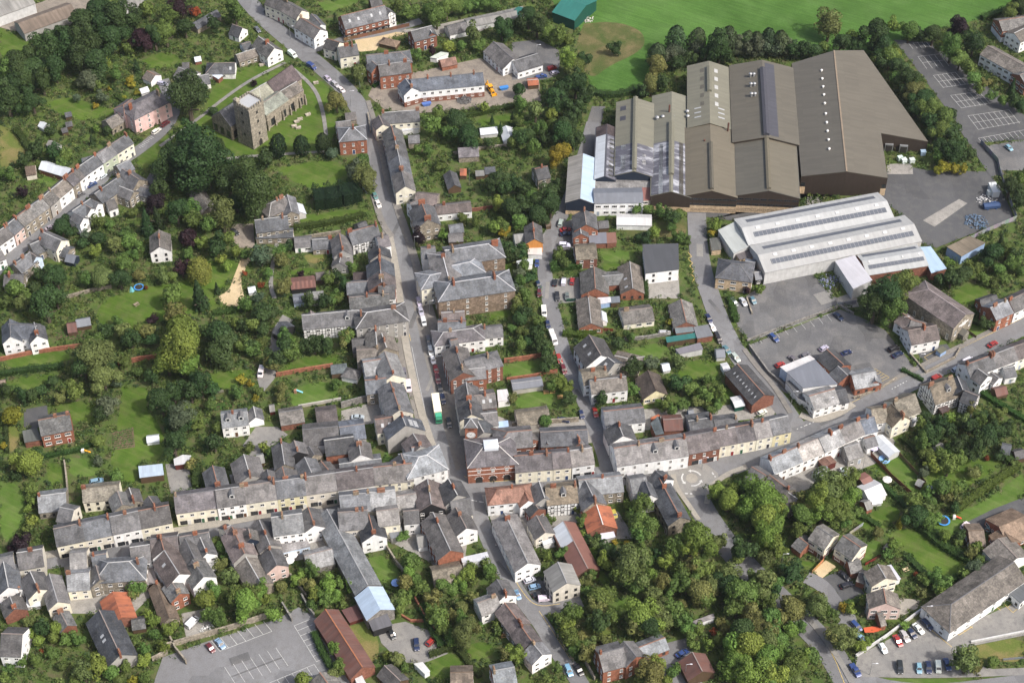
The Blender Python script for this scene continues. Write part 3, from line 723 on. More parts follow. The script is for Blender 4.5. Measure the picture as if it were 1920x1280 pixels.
def plant(px, py, rpx, kind, tall, join=None):
 """A tree or shrub whose crown centre shows at photo pixel (px, py) with radius rpx."""
 if kind == 'b' and py > 860: kind = random.choice('mmmoobllml')       # sunlight painted in: lower gardens get paler leaves than the cloud-shaded top
 kd, col, hh, tk, words = KIND[kind]
 sx = (FPX * sin(TILT) + (py - 640) * cos(TILT)) / CAMH; Rm = rpx / sx * (.93 if py > 860 else 1.0); H = Rm * hh * tall * (random.uniform(.82, 1.28) if kd == 'round' else 1); z0 = Rm * tk
 z = z0 + H * .92; w = P(px, py, z); sz = 's' if Rm < 2.2 else 'm' if Rm < 4.6 else 'l' if Rm < 8.2 else 'x'
 if (kd, sz) not in TV: sz = 'l' if sz == 'x' else 'm'
 k = random.uniform(.8, 1.25); c4 = (col[0] * k * random.uniform(.85, 1.25), col[1] * k, col[2] * k, 1); me = random.choice(TV[kd, sz]); a = random.uniform(0, 6.28)
 s3 = (Rm * random.uniform(.9, 1.1), Rm * random.uniform(.9, 1.1), H * random.uniform(.9, 1.1))
 if join is not None:
  v = np.empty(len(me.vertices) * 3); me.vertices.foreach_get('co', v); v = v.reshape(-1, 3) * s3
  v = np.stack([v[:, 0] * cos(a) - v[:, 1] * sin(a) + w.x, v[:, 0] * sin(a) + v[:, 1] * cos(a) + w.y, v[:, 2] + z], 1)
  join[0].append(v); join[1].append(np.tile(c4, (len(v), 1))); return
 shr = kind in 'sdyr'
 E = bpy.data.objects.new('shrub' if shr else 'tree', None); COL.objects.link(E); E.location = (w.x, w.y, 0)
 cr = obj('foliage' if shr else 'crown', me, E, (0, 0, z), a, c4[:3], s3); cr.rotation_euler = (random.uniform(-.12, .12), random.uniform(-.12, .12), a)
 if not shr: obj('trunk', random.choice(TV['trunk']), E, (0, 0, 0), random.uniform(0, 6), scale=(z, z, z))
 sw = next(s for m, s in SIZEW if Rm < m)
 tag(E, autolabel(sw + ' ' + words, px, py), 'shrub' if shr else 'tree', 'garden shrubs' if shr else 'garden trees'); NT[0] += 1
def plant_all(nt=290, ns=120):
 """The trees and shrubs that show largest are things; the rest of the greenery is one joined mass."""
 J = ([], []); cnt = dict(t=0, s=0)
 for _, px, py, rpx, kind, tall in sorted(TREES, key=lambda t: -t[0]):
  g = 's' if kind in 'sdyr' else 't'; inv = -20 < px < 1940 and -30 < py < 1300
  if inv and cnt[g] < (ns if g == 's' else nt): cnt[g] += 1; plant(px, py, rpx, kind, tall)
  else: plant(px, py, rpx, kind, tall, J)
 V = np.vstack(J[0]); me = leafmesh('shrubbery', V, mat='leaf_mixed'); at = me.color_attributes.new('tint', 'FLOAT_COLOR', 'POINT'); at.data.foreach_set('color', np.vstack(J[1]).ravel())
 tag(obj('shrubbery', me), 'lesser trees and bushes filling the gardens of the town', 'shrubbery', kind='stuff')
def Ts(s, **k):
 for ln in s.strip().split(';'):
  a = ln.split()
  if len(a) >= 4: T(*X(float(a[0]), float(a[1])), float(a[2]) / OS, a[3], **k)
def HEDGE(label, pts, w=1.2, h=1.6, col=(.03, .062, .014), dens=9, world=False, grp='hedges'):
 q = pts if world else [PX(*p) for p in pts]; c = q[0].copy(); px, py = Q(q[len(q) // 2] if len(q) > 2 else (q[0] + q[-1]) / 2)
 if label.startswith('*'): label = autolabel(label[1:], px, py)
 Cs = []; Ns = []; mb = MB()
 for a, b in zip(q, q[1:]):
  t = b - a; ln = t.length
  if ln < .1: continue
  t.normalize(); n = np.array((-t.y, t.x, 0)); tt = np.array(t); m = int(ln * (w + 2 * h) * dens)
  u = rng.uniform(-.2, ln + .2, m); k = rng.uniform(0, w + 2 * h, m); wv = 1 + .12 * np.sin(u * 1.3) + .06 * np.sin(u * 3.1)
  off = np.where(k < h, -w / 2, np.where(k < h + w, k - h - w / 2, w / 2)) * wv; zz = np.where(k < h, k, np.where(k < h + w, h, k - h - w)) * wv
  nn = np.where((k < h)[:, None], -n, np.where((k < h + w)[:, None], np.array((0, 0, 1.)), n))
  Cs.append(np.array(a - c) + tt * u[:, None] + n * off[:, None] + np.array((0, 0, 1.)) * zz[:, None] + rng.normal(0, .07, (m, 3))); Ns.append(nn)
  mark(strip(a, b, w + .6))
 E = bpy.data.objects.new('hedge', None); COL.objects.link(E); E.location = c
 cc = tuple(v * random.uniform(.85, 1.2) for v in col)
 f = obj('foliage', leafmesh('foliage', cards(np.vstack(Cs), np.vstack(Ns), .26)), E, color=cc)
 for a, b in zip(q, q[1:]): mb.bar(Vector((a.x - c.x, a.y - c.y, h * .44)), Vector((b.x - c.x, b.y - c.y, h * .44)), w * .72, h * .88)
 obj('stems', mb.mesh('stems', ['paint']), E, color=tuple(v * .55 for v in cc))
 return tag(E, label, 'hedge', grp)
# ------------------------------------------------------------------ vehicles
def hull(sec, mat=0, mb=None):
 """Loft of cross sections (x, [(y, z) half outline from bottom to top])."""
 mb = mb or MB(); n = len(sec[0][1]); i0 = len(mb.v)
 for x, pr in sec:
  full = [(y, z) for y, z in pr] + [(-y, z) for y, z in pr[::-1]]
  for y, z in full: mb.v.append((x, y, z))
 m = 2 * n
 for s in range(len(sec) - 1):
  for k in range(m):
   a = i0 + s * m + k; b = i0 + s * m + (k + 1) % m
   mb.f.append((a, b, b + m, a + m)); mb.m.append(mat); mb.uv.append([(0, 0)] * 4)
 mb.f.append(tuple(i0 + k for k in range(m))[::-1]); mb.m.append(mat); mb.uv.append([(0, 0)] * m)
 e = i0 + (len(sec) - 1) * m; mb.f.append(tuple(e + k for k in range(m))); mb.m.append(mat); mb.uv.append([(0, 0)] * m)
 return mb
def car_type(Ln, Wd, zb, bonnet, cab, roofz, boot):
 """cab = (windscreen foot, windscreen top, rear top, rear foot) as x from the nose."""
 w = Wd / 2; f = lambda x, k, top: (x, [(w * k * .9, .28), (w * k, .5), (w * k, top - .18), (w * k * .93, top)])
 body = hull([f(0.0, .8, .6), f(.12, .93, .68), f(.5, 1, bonnet), f(cab[0], 1, zb), f(cab[3], 1, zb), f(Ln - .35, .98, boot), f(Ln - .08, .92, boot - .08), f(Ln, .82, .62)])
 g = lambda x, k, z0, z1: (x, [(w * .93, z0 - .03), (w * k, z1)])
 glass = MB(); a, b, c, d = cab; wt = w * .78
 bt = [(a, w * .9, zb - .02), (d, w * .9, zb - .02), (d, -w * .9, zb - .02), (a, -w * .9, zb - .02)]; tp = [(b, wt, roofz - .05), (c, wt, roofz - .05), (c, -wt, roofz - .05), (b, -wt, roofz - .05)]
 for k in range(4): glass.poly([bt[(k + 1) % 4], bt[k], tp[k], tp[(k + 1) % 4]])
 glass.poly(tp)
 rt = [(b - .12, wt + .03), (c + .12, wt + .03)]
 hull([(b - .14, [(wt, roofz - .09), (wt * .96, roofz - .03)]), (b + .25, [(wt + .03, roofz - .07), (wt * .9, roofz + .03)]), (c - .2, [(wt + .03, roofz - .07), (wt * .9, roofz + .03)]), (c + .12, [(wt, roofz - .09), (wt * .96, roofz - .03)])], 0, body)
 for x0, x1 in ((a, b), (d, c)):                     # pillars
  for s in (-1, 1): body.bar(Vector((x0, s * w * .88, zb - .04)), Vector((x1, s * wt, roofz - .06)), .09, .07)
 xm = (a + d) / 2 - .1
 for s in (-1, 1): body.bar(Vector((xm, s * w * .905, zb - .04)), Vector((xm, s * (wt + .01), roofz - .06)), .1, .05)
 for s in (-1, 1): body.box(-.015, .12, s * w * .62 - .17, s * w * .62 + .17, .52, .66, 1); body.box(Ln - .1, Ln + .012, s * w * .66 - .12, s * w * .66 + .12, .58, .8, 2)
 for s in (-1, 1): body.box(a + .15, a + .33, s * (w + .12) - .08, s * (w + .12) + .08, zb - .02, zb + .14)
 for m_ in (body, glass): m_.v = [(x - Ln / 2, y, z) for x, y, z in m_.v]
 return dict(body=body.mesh('body', ['car_paint', 'lamp_glass', 'red_lamp']), glass=glass.mesh('glass', ['glass']), L=Ln, W=Wd, wx=(.75 - Ln / 2, Ln / 2 - .75))
CARS = dict(h=car_type(3.9, 1.68, .92, .86, (.95, 1.65, 3.2, 3.75), 1.45, .95), s=car_type(4.5, 1.75, .9, .86, (1.2, 1.95, 3.2, 3.85), 1.42, .95), e=car_type(4.6, 1.78, .93, .9, (1.2, 1.9, 4.0, 4.45), 1.5, .98),
 j=car_type(4.5, 1.85, 1.1, 1.08, (1.2, 1.75, 4.05, 4.38), 1.82, 1.12), m=car_type(4.3, 1.75, 1.0, .95, (.8, 1.6, 3.9, 4.22), 1.65, 1.02))
def van_type(Ln, Wd, Ht):
 w = Wd / 2; f = lambda x, k, top: (x, [(w * k * .95, .3), (w * k, .6), (w * k, top * .72), (w * k * .9, top)])
 b = hull([f(0, .85, .85), f(.15, .94, .98), f(.7, 1, 1.15), f(1.5, 1, Ht - .08), f(2.0, 1, Ht), f(Ln - .15, 1, Ht), f(Ln, .95, Ht - .1)])
 g = MB(); g.poly([(.78, -w * .85, 1.22), (.78, w * .85, 1.22), (1.38, w * .8, Ht - .22), (1.38, -w * .8, Ht - .22)][::-1]); nrm = .03
 g = MB(); hull([(.74, [(w * .8, 1.2), (w * .8, 1.22)]), (1.42, [(w * .78, 1.2), (w * .78, Ht - .2)])], 0, g)
 g.v = [(x - .06, y, z + .04) for x, y, z in g.v]
 for s in (-1, 1): g.box(1.2, 2.1, s * (w + .012) - .02, s * (w + .012) + .02, 1.2, Ht * .78)
 g.box(Ln - .02, Ln + .02, -w * .7, w * .7, 1.2, Ht * .8)
 for s in (-1, 1): b.box(-.02, .12, s * w * .65 - .15, s * w * .65 + .15, .6, .8, 1); b.box(Ln - .08, Ln + .012, s * w * .85 - .07, s * w * .85 + .07, .7, 1.1, 2)
 for m_ in (b, g): m_.v = [(x - Ln / 2, y, z) for x, y, z in m_.v]
 return dict(body=b.mesh('body', ['car_paint', 'lamp_glass', 'red_lamp']), glass=g.mesh('glass', ['glass']), L=Ln, W=Wd, wx=(.85 - Ln / 2, Ln / 2 - .9))
CARS['v'] = van_type(4.9, 1.95, 2.05); CARS['k'] = van_type(4.1, 1.75, 1.75)
CARS['p'] = car_type(5.0, 1.85, 1.05, 1.02, (1.3, 1.8, 2.6, 2.9), 1.75, 1.05)
def wheel_mesh():
 mb = MB(); n = 12
 for y0, y1, r, m in ((-.1, .1, .31, 0), (-.115, .115, .19, 1)):
  i = len(mb.v)
  for y in (y0, y1):
   for k in range(n): mb.v.append((r * cos(2 * pi * k / n), y, r * sin(2 * pi * k / n)))
  for k in range(n): mb.f.append((i + k, i + (k + 1) % n, i + n + (k + 1) % n, i + n + k)); mb.m.append(m); mb.uv.append([(0, 0)] * 4)
  mb.f.append(tuple(i + k for k in range(n))); mb.m.append(m); mb.uv.append([(0, 0)] * n); mb.f.append(tuple(i + n + k for k in range(n))[::-1]); mb.m.append(m); mb.uv.append([(0, 0)] * n)
 return mb.mesh('wheel', ['rubber', 'chrome'])
WHEEL = wheel_mesh()
CC = dict(silver=(.42, .43, .45), white=(.72, .72, .72), red=(.32, .03, .025), black=(.02, .02, .023), blue=(.03, .06, .18), navy=(.015, .025, .07), sky=(.2, .33, .46), grey=(.13, .135, .14), green=(.03, .09, .06), teal=(.1, .2, .21), maroon=(.12, .02, .025), yellow=(.5, .42, .08), gold=(.3, .26, .18), orange=(.55, .16, .03))
CW = dict(h='hatchback', s='saloon car', e='estate car', j='off-road car', v='van', m='people carrier', k='small van', p='pickup truck')
def CAR(x, y, dx, dy, t='h', c='silver', label=None, z=.17, grp='parked cars'):
 px, py = X(x, y); A = P(px - dx, py - dy, .8); B = P(px + dx, py + dy, .8); w = P(px, py, .8 + z); d = A - B; rz = atan2(d.y, d.x)
 ct = CARS[t]; E = bpy.data.objects.new(CW[t].replace(' ', '_').replace('-', '_'), None); COL.objects.link(E); E.location = (w.x, w.y, z); E.rotation_euler = (0, 0, rz)
 cc = tuple(v * random.uniform(.9, 1.1) for v in CC[c])
 obj('body', ct['body'], E, color=cc); obj('windows', ct['glass'], E)
 for wx in ct['wx']:
  for s in (-1, 1): obj('wheel', WHEEL, E, (wx, s * (ct['W'] / 2 - .11), .31))
 tag(E, label or autolabel(dict(sky='pale blue', blue='blue', navy='dark navy', teal='turquoise', gold='beige').get(c, c) + ' ' + CW[t] + ' parked', px, py), 'van' if t in 'vk' else 'truck' if t == 'p' else 'car', grp)
 mark([(w.x - 2, w.y - 2), (w.x + 2, w.y - 2), (w.x + 2, w.y + 2), (w.x - 2, w.y + 2)])
 return E
def Cs(s, **k):
 for ln in s.strip().split(';'):
  a = ln.split()
  if len(a) >= 6: CAR(float(a[0]), float(a[1]), float(a[2]), float(a[3]), a[4], a[5], **k)
# ================================================================== THE SETTING
O(0, 0, 1)
gme = MB().poly([(-3000, -1500, 0), (3000, -1500, 0), (3000, 4500, 0), (-3000, 4500, 0)]).mesh('ground', ['garden'])
tag(obj('ground', gme), 'green garden ground between the houses of the town', 'ground', kind='structure')
# fields and lawns
S('field', 'bright green meadow beyond the factory', 'field', [(1000, -60), (1980, -60), (1900, 10), (1830, 38), (1700, 70), (1640, 100), (1480, 95), (1300, 105), (1225, 130), (1190, 180), (1130, 178), (1105, 160), (1090, 60), (1040, 10)], 'field')
S('rough_patch', 'brown rough grass patch at the corner of the meadow', 'lawn', [(1095, 45), (1150, 40), (1200, 55), (1212, 80), (1195, 100), (1140, 125), (1110, 150), (1085, 120), (1080, 80)], 'rough_grass', 2, 'field')
for i, (lab, pts, mat) in enumerate([
 ('dark green paddock beside the barns', [(0, 52), (60, 80), (55, 95), (20, 105), (0, 110)], 'lawn'),
 ('mown grass of the churchyard behind the church', [(385, 190), (410, 150), (480, 120), (530, 115), (520, 125), (430, 185), (400, 215), (380, 232)], 'lawn'),
 ('grass round the church tower', [(255, 305), (300, 265), (335, 235), (395, 215), (440, 170), (545, 118), (600, 150), (625, 175), (632, 245), (608, 287), (520, 294), (430, 292), (350, 305), (270, 318)], 'lawn'),
 ('lawn with rose beds below the yew trees', [(520, 315), (600, 300), (640, 305), (660, 330), (665, 350), (590, 355), (560, 345), (530, 330)], 'lawn'),
 ('grass strip below the clipped yew hedge', [(560, 405), (690, 390), (690, 398), (560, 420)], 'lawn'),
 ('round lawn with picnic table and trampoline', [(180, 590), (195, 562), (240, 545), (300, 535), (350, 528), (400, 500), (440, 490), (450, 500), (430, 530), (400, 560), (410, 575), (380, 590), (300, 600), (250, 625), (190, 610)], 'lawn'),
 ('lawn above the pale gravel drive', [(380, 490), (450, 485), (440, 520), (400, 545), (360, 540)], 'lawn'),
 ('meadow strip left of the terrace gardens', [(0, 235), (25, 245), (52, 275), (50, 295), (20, 312), (0, 325)], 'dry_grass'),
 ('small back lawn behind the white terrace', [(68, 340), (85, 328), (110, 340), (95, 352)], 'bright_lawn'),
 ('lawn below the copper beech garden', [(0, 720), (60, 702), (110, 700), (90, 722), (30, 735), (0, 740)], 'lawn'),
 ('grass terrace above the long hedge', [(5, 665), (130, 655), (130, 680), (20, 695)], 'lawn'),
 ('lawn round the red brick villa', [(95, 760), (160, 750), (185, 770), (180, 795), (142, 790), (110, 775)], 'lawn'),
 ('drying lawn beside the brick villa', [(14, 795), (40, 800), (36, 840), (15, 850)], 'dry_grass'),
 ('long striped lawn with vegetable bed', [(228, 725), (285, 727), (270, 765), (305, 800), (308, 862), (260, 868), (255, 905), (235, 905), (205, 875), (215, 815), (225, 770)], 'lawn'),
 ('square lawn under the long hedge', [(130, 858), (180, 860), (192, 880), (180, 892), (130, 895)], 'bright_lawn'),
 ('narrow lawn beside the garden wall', [(85, 868), (115, 868), (118, 905), (92, 910)], 'lawn'),
 ('bright mown sports lawn at the left edge', [(0, 900), (35, 908), (50, 940), (45, 990), (0, 1025)], 'bright_lawn'),
 ('lawn by the parked white van', [(390, 700), (470, 690), (480, 700), (455, 720), (400, 735)], 'lawn'),
 ('walled upper lawn beside the street gardens', [(525, 698), (545, 675), (635, 660), (640, 682), (560, 695)], 'lawn'),
 ('walled lower lawn with blue slide', [(543, 738), (560, 725), (610, 712), (635, 735), (632, 750), (560, 765), (542, 755)], 'bright_lawn'),
 ('small lawn by the timber framed house garden', [(568, 480), (610, 470), (615, 490), (580, 495)], 'dry_grass'),
 ('little lawn near the striped shed', [(538, 508), (588, 500), (592, 512), (545, 518)], 'lawn'),
 ('long allotment lawn behind the new terrace', [(895, 225), (980, 208), (985, 225), (900, 240)], 'lawn'),
 ('back lawn of the court house', [(930, 495), (965, 490), (975, 520), (935, 520)], 'lawn'),
 ('lawn below the brown brick court house', [(915, 590), (965, 580), (968, 590), (920, 605)], 'lawn'),
 ('walled rectangular lawn east of the street', [(935, 685), (1035, 672), (1045, 695), (945, 712)], 'bright_lawn'),
 ('inn garden lawn with picnic benches', [(965, 748), (1005, 730), (1065, 730), (1062, 755), (970, 768)], 'bright_lawn'),
 ('square lawn of the brown bungalow court', [(1120, 472), (1190, 468), (1192, 490), (1132, 492)], 'bright_lawn'),
 ('small lawn inside the bungalow court', [(1132, 494), (1165, 492), (1162, 508), (1130, 506)], 'lawn'),
 ('lawn behind the dark grey house', [(1172, 655), (1245, 640), (1260, 668), (1200, 680)], 'bright_lawn'),
 ('orchard lawn below the white halls', [(1262, 700), (1300, 672), (1350, 680), (1345, 712), (1290, 712)], 'lawn'),
 ('flower garden lawn behind the cream terrace', [(1290, 745), (1370, 725), (1380, 770), (1300, 775)], 'lawn'),
 ('rough grass beside the white shed', [(1160, 430), (1250, 418), (1290, 415), (1285, 445), (1170, 445)], 'rough_grass'),
 ('chapel garden lawn', [(1785, 545), (1825, 530), (1855, 545), (1840, 570), (1790, 572)], 'lawn'),
 ('lawn between the chapel and the brick house', [(1815, 590), (1835, 600), (1850, 630), (1820, 640), (1812, 620)], 'bright_lawn'),
 ('family lawn with toys behind a brown fence', [(1655, 868), (1690, 850), (1745, 900), (1740, 930), (1715, 930)], 'bright_lawn'),
 ('narrow lawn next to the brown fence', [(1605, 868), (1630, 858), (1695, 900), (1700, 915)], 'lawn'),
 ('long garden lawn running to the right hedge', [(1735, 880), (1800, 865), (1860, 850), (1890, 865), (1780, 935), (1745, 920)], 'lawn'),
 ('big lawn beyond the clipped hedge at the right edge', [(1815, 955), (1880, 915), (1925, 880), (1925, 935), (1860, 955), (1800, 985)], 'bright_lawn'),
 ('play lawn with trampoline', [(1745, 985), (1800, 955), (1850, 950), (1800, 980), (1800, 1005), (1765, 1000)], 'bright_lawn'),
 ('large curved lawn among the bungalows', [(1660, 1000), (1720, 985), (1775, 1010), (1808, 1050), (1808, 1070), (1785, 1085), (1735, 1065), (1690, 1030)], 'lawn'),
 ('upper lawn above the golden conifer', [(1610, 980), (1650, 950), (1690, 950), (1680, 985), (1625, 995)], 'lawn'),
 ('back lawn of the cream houses', [(1615, 1020), (1645, 1010), (1660, 1030), (1622, 1055)], 'bright_lawn'),
 ('front grass of the cream houses', [(1490, 1050), (1540, 1055), (1530, 1070), (1500, 1065)], 'lawn'),
 ('verge grass along the lower right road', [(1640, 1272), (1830, 1272), (1840, 1300), (1700, 1300)], 'bright_lawn'),
 ('dry grass bank beside the school drive', [(1805, 1215), (1925, 1190), (1925, 1240), (1850, 1240)], 'dry_grass'),
 ('lawn behind the long slate range', [(690, 1045), (725, 1040), (750, 1075), (740, 1100), (705, 1085)], 'bright_lawn'),
 ('rough lawn beside the rust red barn', [(650, 1175), (690, 1165), (710, 1195), (710, 1240), (690, 1240)], 'dry_grass'),
 ('square garden lawn behind low hedges', [(800, 1235), (850, 1220), (885, 1250), (830, 1275), (805, 1265)], 'lawn'),
 ('little lawn above the paired cottages', [(870, 1210), (915, 1200), (930, 1225), (885, 1240)], 'lawn'),
 ('clearing in the wooded garden', [(1140, 1130), (1195, 1115), (1200, 1135), (1165, 1160), (1145, 1160)], 'bright_lawn'),
 ('shady lawn in the wooded garden', [(1085, 1020), (1118, 1020), (1130, 1070), (1150, 1100), (1115, 1090)], 'lawn'),
 ('lawn edge of the overgrown corner garden', [(1090, 1180), (1140, 1165), (1150, 1200), (1110, 1225), (1085, 1210)], 'dry_grass'),
 ('verge by the top left road', [(492, 36), (515, 50), (566, 90), (553, 92), (520, 70), (490, 42)], 'bright_lawn'),
 ('kitchen lawn above the timber barn', [(595, 5), (680, -5), (665, 10), (610, 25)], 'bright_lawn'),
 ('garden lawn of the riverside house', [(265, 115), (310, 95), (340, 110), (335, 125), (280, 130)], 'lawn'),
 ('upper garden lawn beyond the pink house', [(80, 195), (130, 180), (200, 205), (225, 200), (200, 220), (140, 228), (95, 205)], 'lawn')]):
 S('lawn', lab, 'lawn', pts, mat, 1 if mat != 'bright_lawn' else 1)
# yards, car parks, hard ground
for name, lab, pts, mat in [
 ('yard', 'earthy farmyard between the barns', [(0, 30), (90, 0), (180, -10), (175, 20), (30, 60), (0, 52)], 'muddy_ground'),
 ('yard', 'muddy building site round the new terrace', [(690, 180), (700, 160), (760, 140), (900, 110), (950, 130), (1010, 145), (1015, 190), (880, 205), (760, 215), (720, 205)], 'muddy_ground'),
 ('yard', 'sandy yard behind the brown fence', [(665, 75), (760, 55), (770, 60), (715, 80), (705, 95), (672, 98)], 'sand'),
 ('yard', 'tarmac yard of the white village hall', [(960, 80), (1010, 75), (1048, 95), (1050, 120), (1045, 142), (1020, 150), (960, 150)], 'yard_asphalt'),
 ('yard', 'concrete track in front of the garage block', [(735, 60), (830, 45), (980, 12), (985, 25), (900, 60), (840, 70)], 'concrete'),
 ('car_park', 'dark tarmac car park with painted bays behind the factory', [(1675, 75), (1745, 80), (1925, 220), (1925, 262), (1835, 268), (1795, 232), (1700, 105)], 'dark_asphalt'),
 ('yard', 'fenced tarmac lot with one parked car', [(1840, 275), (1925, 262), (1925, 320), (1870, 320)], 'yard_asphalt'),
 ('yard', 'wide tarmac factory yard', [(1660, 325), (1690, 310), (1740, 320), (1850, 322), (1875, 350), (1905, 415), (1840, 432), (1755, 465), (1725, 455), (1680, 395), (1640, 365), (1500, 362), (1500, 375), (1420, 420), (1340, 410), (1290, 400), (1280, 385), (1300, 378), (1660, 350)], 'dark_asphalt'),
 ('yard', 'pale loading apron beside the warehouse', [(1663, 308), (1710, 307), (1712, 327), (1664, 327)], 'concrete'),
 ('car_park', 'upper tarmac car park before the white halls', [(1372, 575), (1435, 530), (1525, 515), (1560, 560), (1580, 575), (1410, 640), (1385, 620)], 'yard_asphalt'),
 ('car_park', 'lower public car park with parked cars', [(1402, 648), (1575, 580), (1620, 598), (1660, 620), (1715, 690), (1690, 705), (1640, 740), (1540, 770), (1470, 735), (1425, 700)], 'yard_asphalt'),
 ('yard', 'fenced yard of the brown works', [(1565, 560), (1600, 548), (1615, 575), (1575, 578)], 'concrete'),
 ('car_park', 'town car park with white bays at the bottom', [(285, 1290), (305, 1232), (380, 1205), (520, 1160), (560, 1138), (600, 1162), (625, 1200), (690, 1290)], 'asphalt'),
 ('car_park', 'school car park with rows of cars', [(1603, 1232), (1700, 1180), (1760, 1130), (1790, 1180), (1925, 1120), (1925, 1190), (1800, 1215), (1800, 1240), (1900, 1262), (1620, 1268), (1605, 1250)], 'gravel'),
 ('yard', 'gravel yard below the blue roofed barn', [(705, 1175), (760, 1165), (800, 1180), (835, 1200), (840, 1225), (790, 1245), (750, 1240), (715, 1205)], 'gravel'),
 ('yard', 'service yard behind the street shops', [(640, 770), (735, 745), (745, 790), (640, 800)], 'concrete'),
 ('yard', 'gravel yard beside the white cottage', [(455, 835), (480, 800), (520, 800), (540, 815), (490, 850), (470, 855)], 'gravel'),
 ('yard', 'long drive with the parked white van', [(480, 700), (500, 690), (510, 620), (530, 590), (550, 600), (530, 640), (515, 710), (490, 740)], 'gravel'),
 ('yard', 'courtyard behind the high street terrace', [(310, 870), (355, 870), (360, 920), (320, 925)], 'gravel'),
 ('yard', 'brown gravel court by the old rectory', [(425, 440), (440, 420), (475, 420), (478, 465), (450, 465)], 'muddy_ground'),
 ('drive', 'pale gravel drive curving down the garden', [(452, 485), (475, 482), (462, 500), (450, 530), (460, 560), (450, 575), (425, 575), (405, 558), (430, 545), (438, 520)], 'sand'),
 ('yard', 'tarmac forecourt of the brick villa', [(45, 768), (88, 760), (92, 795), (60, 805), (45, 800)], 'dark_asphalt'),
 ('yard', 'brown brick parking court with four cars', [(1030, 525), (1085, 520), (1090, 565), (1045, 570)], 'gravel'),
 ('yard', 'concrete yard below the purple roofed shed', [(1208, 520), (1272, 510), (1275, 560), (1212, 560)], 'concrete'),
 ('yard', 'little car bay beside the grey roofed office', [(972, 1085), (1015, 1075), (1040, 1120), (1010, 1135)], 'dark_asphalt'),
 ('yard', 'dark drive between the brick house and the rusty garage', [(1230, 1210), (1290, 1195), (1320, 1290), (1250, 1290)], 'asphalt'),
 ('drive', 'dark double drive of the cream houses', [(1540, 1085), (1570, 1070), (1615, 1105), (1625, 1118), (1580, 1135), (1570, 1110)], 'dark_asphalt'),
 ('drive', 'orange gravel front of the cream house', [(1525, 1070), (1548, 1050), (1568, 1062), (1540, 1085)], 'sand'),
 ('drive', 'dark tarmac drive of the right hand bungalows', [(1800, 985), (1860, 955), (1925, 930), (1925, 975), (1860, 1000), (1830, 990)], 'dark_asphalt'),
 ('yard', 'pink paved garden of the pale house', [(1685, 1120), (1725, 1125), (1720, 1140), (1680, 1160), (1685, 1130)], 'pale_paving'),
 ('yard', 'school play court with yellow lines', [(1715, 655), (1775, 645), (1790, 665), (1740, 690)], 'dark_asphalt'),
 ('yard', 'paved courts behind the lower high street', [(120, 1060), (280, 1050), (290, 1110), (250, 1150), (130, 1150)], 'concrete'),
 ('yard', 'gravel back yards by the car park wall', [(340, 1150), (390, 1140), (400, 1180), (350, 1200)], 'concrete'),
 ('yard', 'paved yards south of the high street', [(480, 1000), (560, 990), (640, 960), (860, 940), (880, 990), (870, 1060), (840, 1080), (800, 1050), (720, 1010), (660, 1030), (560, 1050), (500, 1060)], 'concrete'),
 ('yard', 'paved backs north of the high street', [(430, 890), (620, 860), (760, 860), (780, 890), (640, 920), (440, 930)], 'concrete'),
 ('yard', 'shop backs between the lanes', [(880, 760), (960, 790), (1100, 780), (1110, 830), (980, 850), (900, 830)], 'concrete'),
 ('yard', 'paving between the high street fronts', [(310, 1000), (430, 960), (560, 930), (780, 890), (920, 890), (930, 960), (860, 945), (700, 960), (560, 985), (430, 1010), (320, 1030)], 'concrete'),
 ('forecourt', 'cobbled forecourt left of the main street', [(715, 420), (738, 440), (752, 560), (762, 640), (785, 730), (812, 830), (790, 830), (745, 660), (735, 560), (722, 470)], 'cobbles'),
 ('yard', 'paved corner below the crossing', [(903, 920), (960, 912), (990, 950), (960, 990), (925, 990)], 'concrete'),
 ('yard', 'cottage courts below the crossing', [(930, 950), (1100, 930), (1160, 960), (1190, 1010), (1120, 1010), (1020, 1030), (960, 1010)], 'concrete'),
 ('yard', 'paved backs of the cream terrace', [(1150, 770), (1360, 760), (1470, 740), (1450, 780), (1300, 800), (1160, 810)], 'concrete'),
 ('yard', 'white terrace back courts', [(1400, 880), (1560, 830), (1650, 790), (1680, 830), (1640, 870), (1560, 900), (1450, 940)], 'concrete'),
 ('drive', 'lane end by the factory gate', [(1030, 430), (1075, 410), (1090, 390), (1070, 330), (1110, 200), (1135, 200), (1105, 330), (1110, 420), (1085, 470), (1040, 470)], 'yard_asphalt')]:
 S(name, lab, 'yard', pts, mat, 2 if 'pale gravel drive' in lab else 0)
# roads
NROAD[0] = 0
R('road', 'wide main street climbing from the crossing past the church', [(440, -30), (485, 28), (566, 96), (626, 146), (657, 177), (686, 221), (707, 281), (714, 312), (722, 362), (736, 414), (751, 466), (764, 518), (769, 557), (779, 622), (796, 695), (813, 760), (829, 820), (847, 872), (872, 905)], 8.2)
R('road', 'parking lane along the right of the main street', [(784, 560), (797, 622), (815, 695), (833, 760), (850, 820), (868, 880)], 4.6, 'cobbles')
R('road', 'narrow high street running left from the crossing', [(-60, 1062), (60, 1056), (200, 1034), (330, 1012), (420, 996), (520, 977), (640, 955), (760, 930), (872, 908)], 7.0)
R('road', 'curving street past the mini roundabout to the right', [(860, 910), (960, 908), (1100, 894), (1200, 890), (1297, 898), (1400, 862), (1500, 815), (1600, 768), (1700, 718), (1800, 668), (1960, 590)], 8.5)
R('road', 'road from the roundabout down under the trees', [(1290, 900), (1310, 945), (1345, 1000), (1400, 1065), (1456, 1118), (1511, 1171), (1550, 1212), (1582, 1262), (1610, 1330)], 8.5)
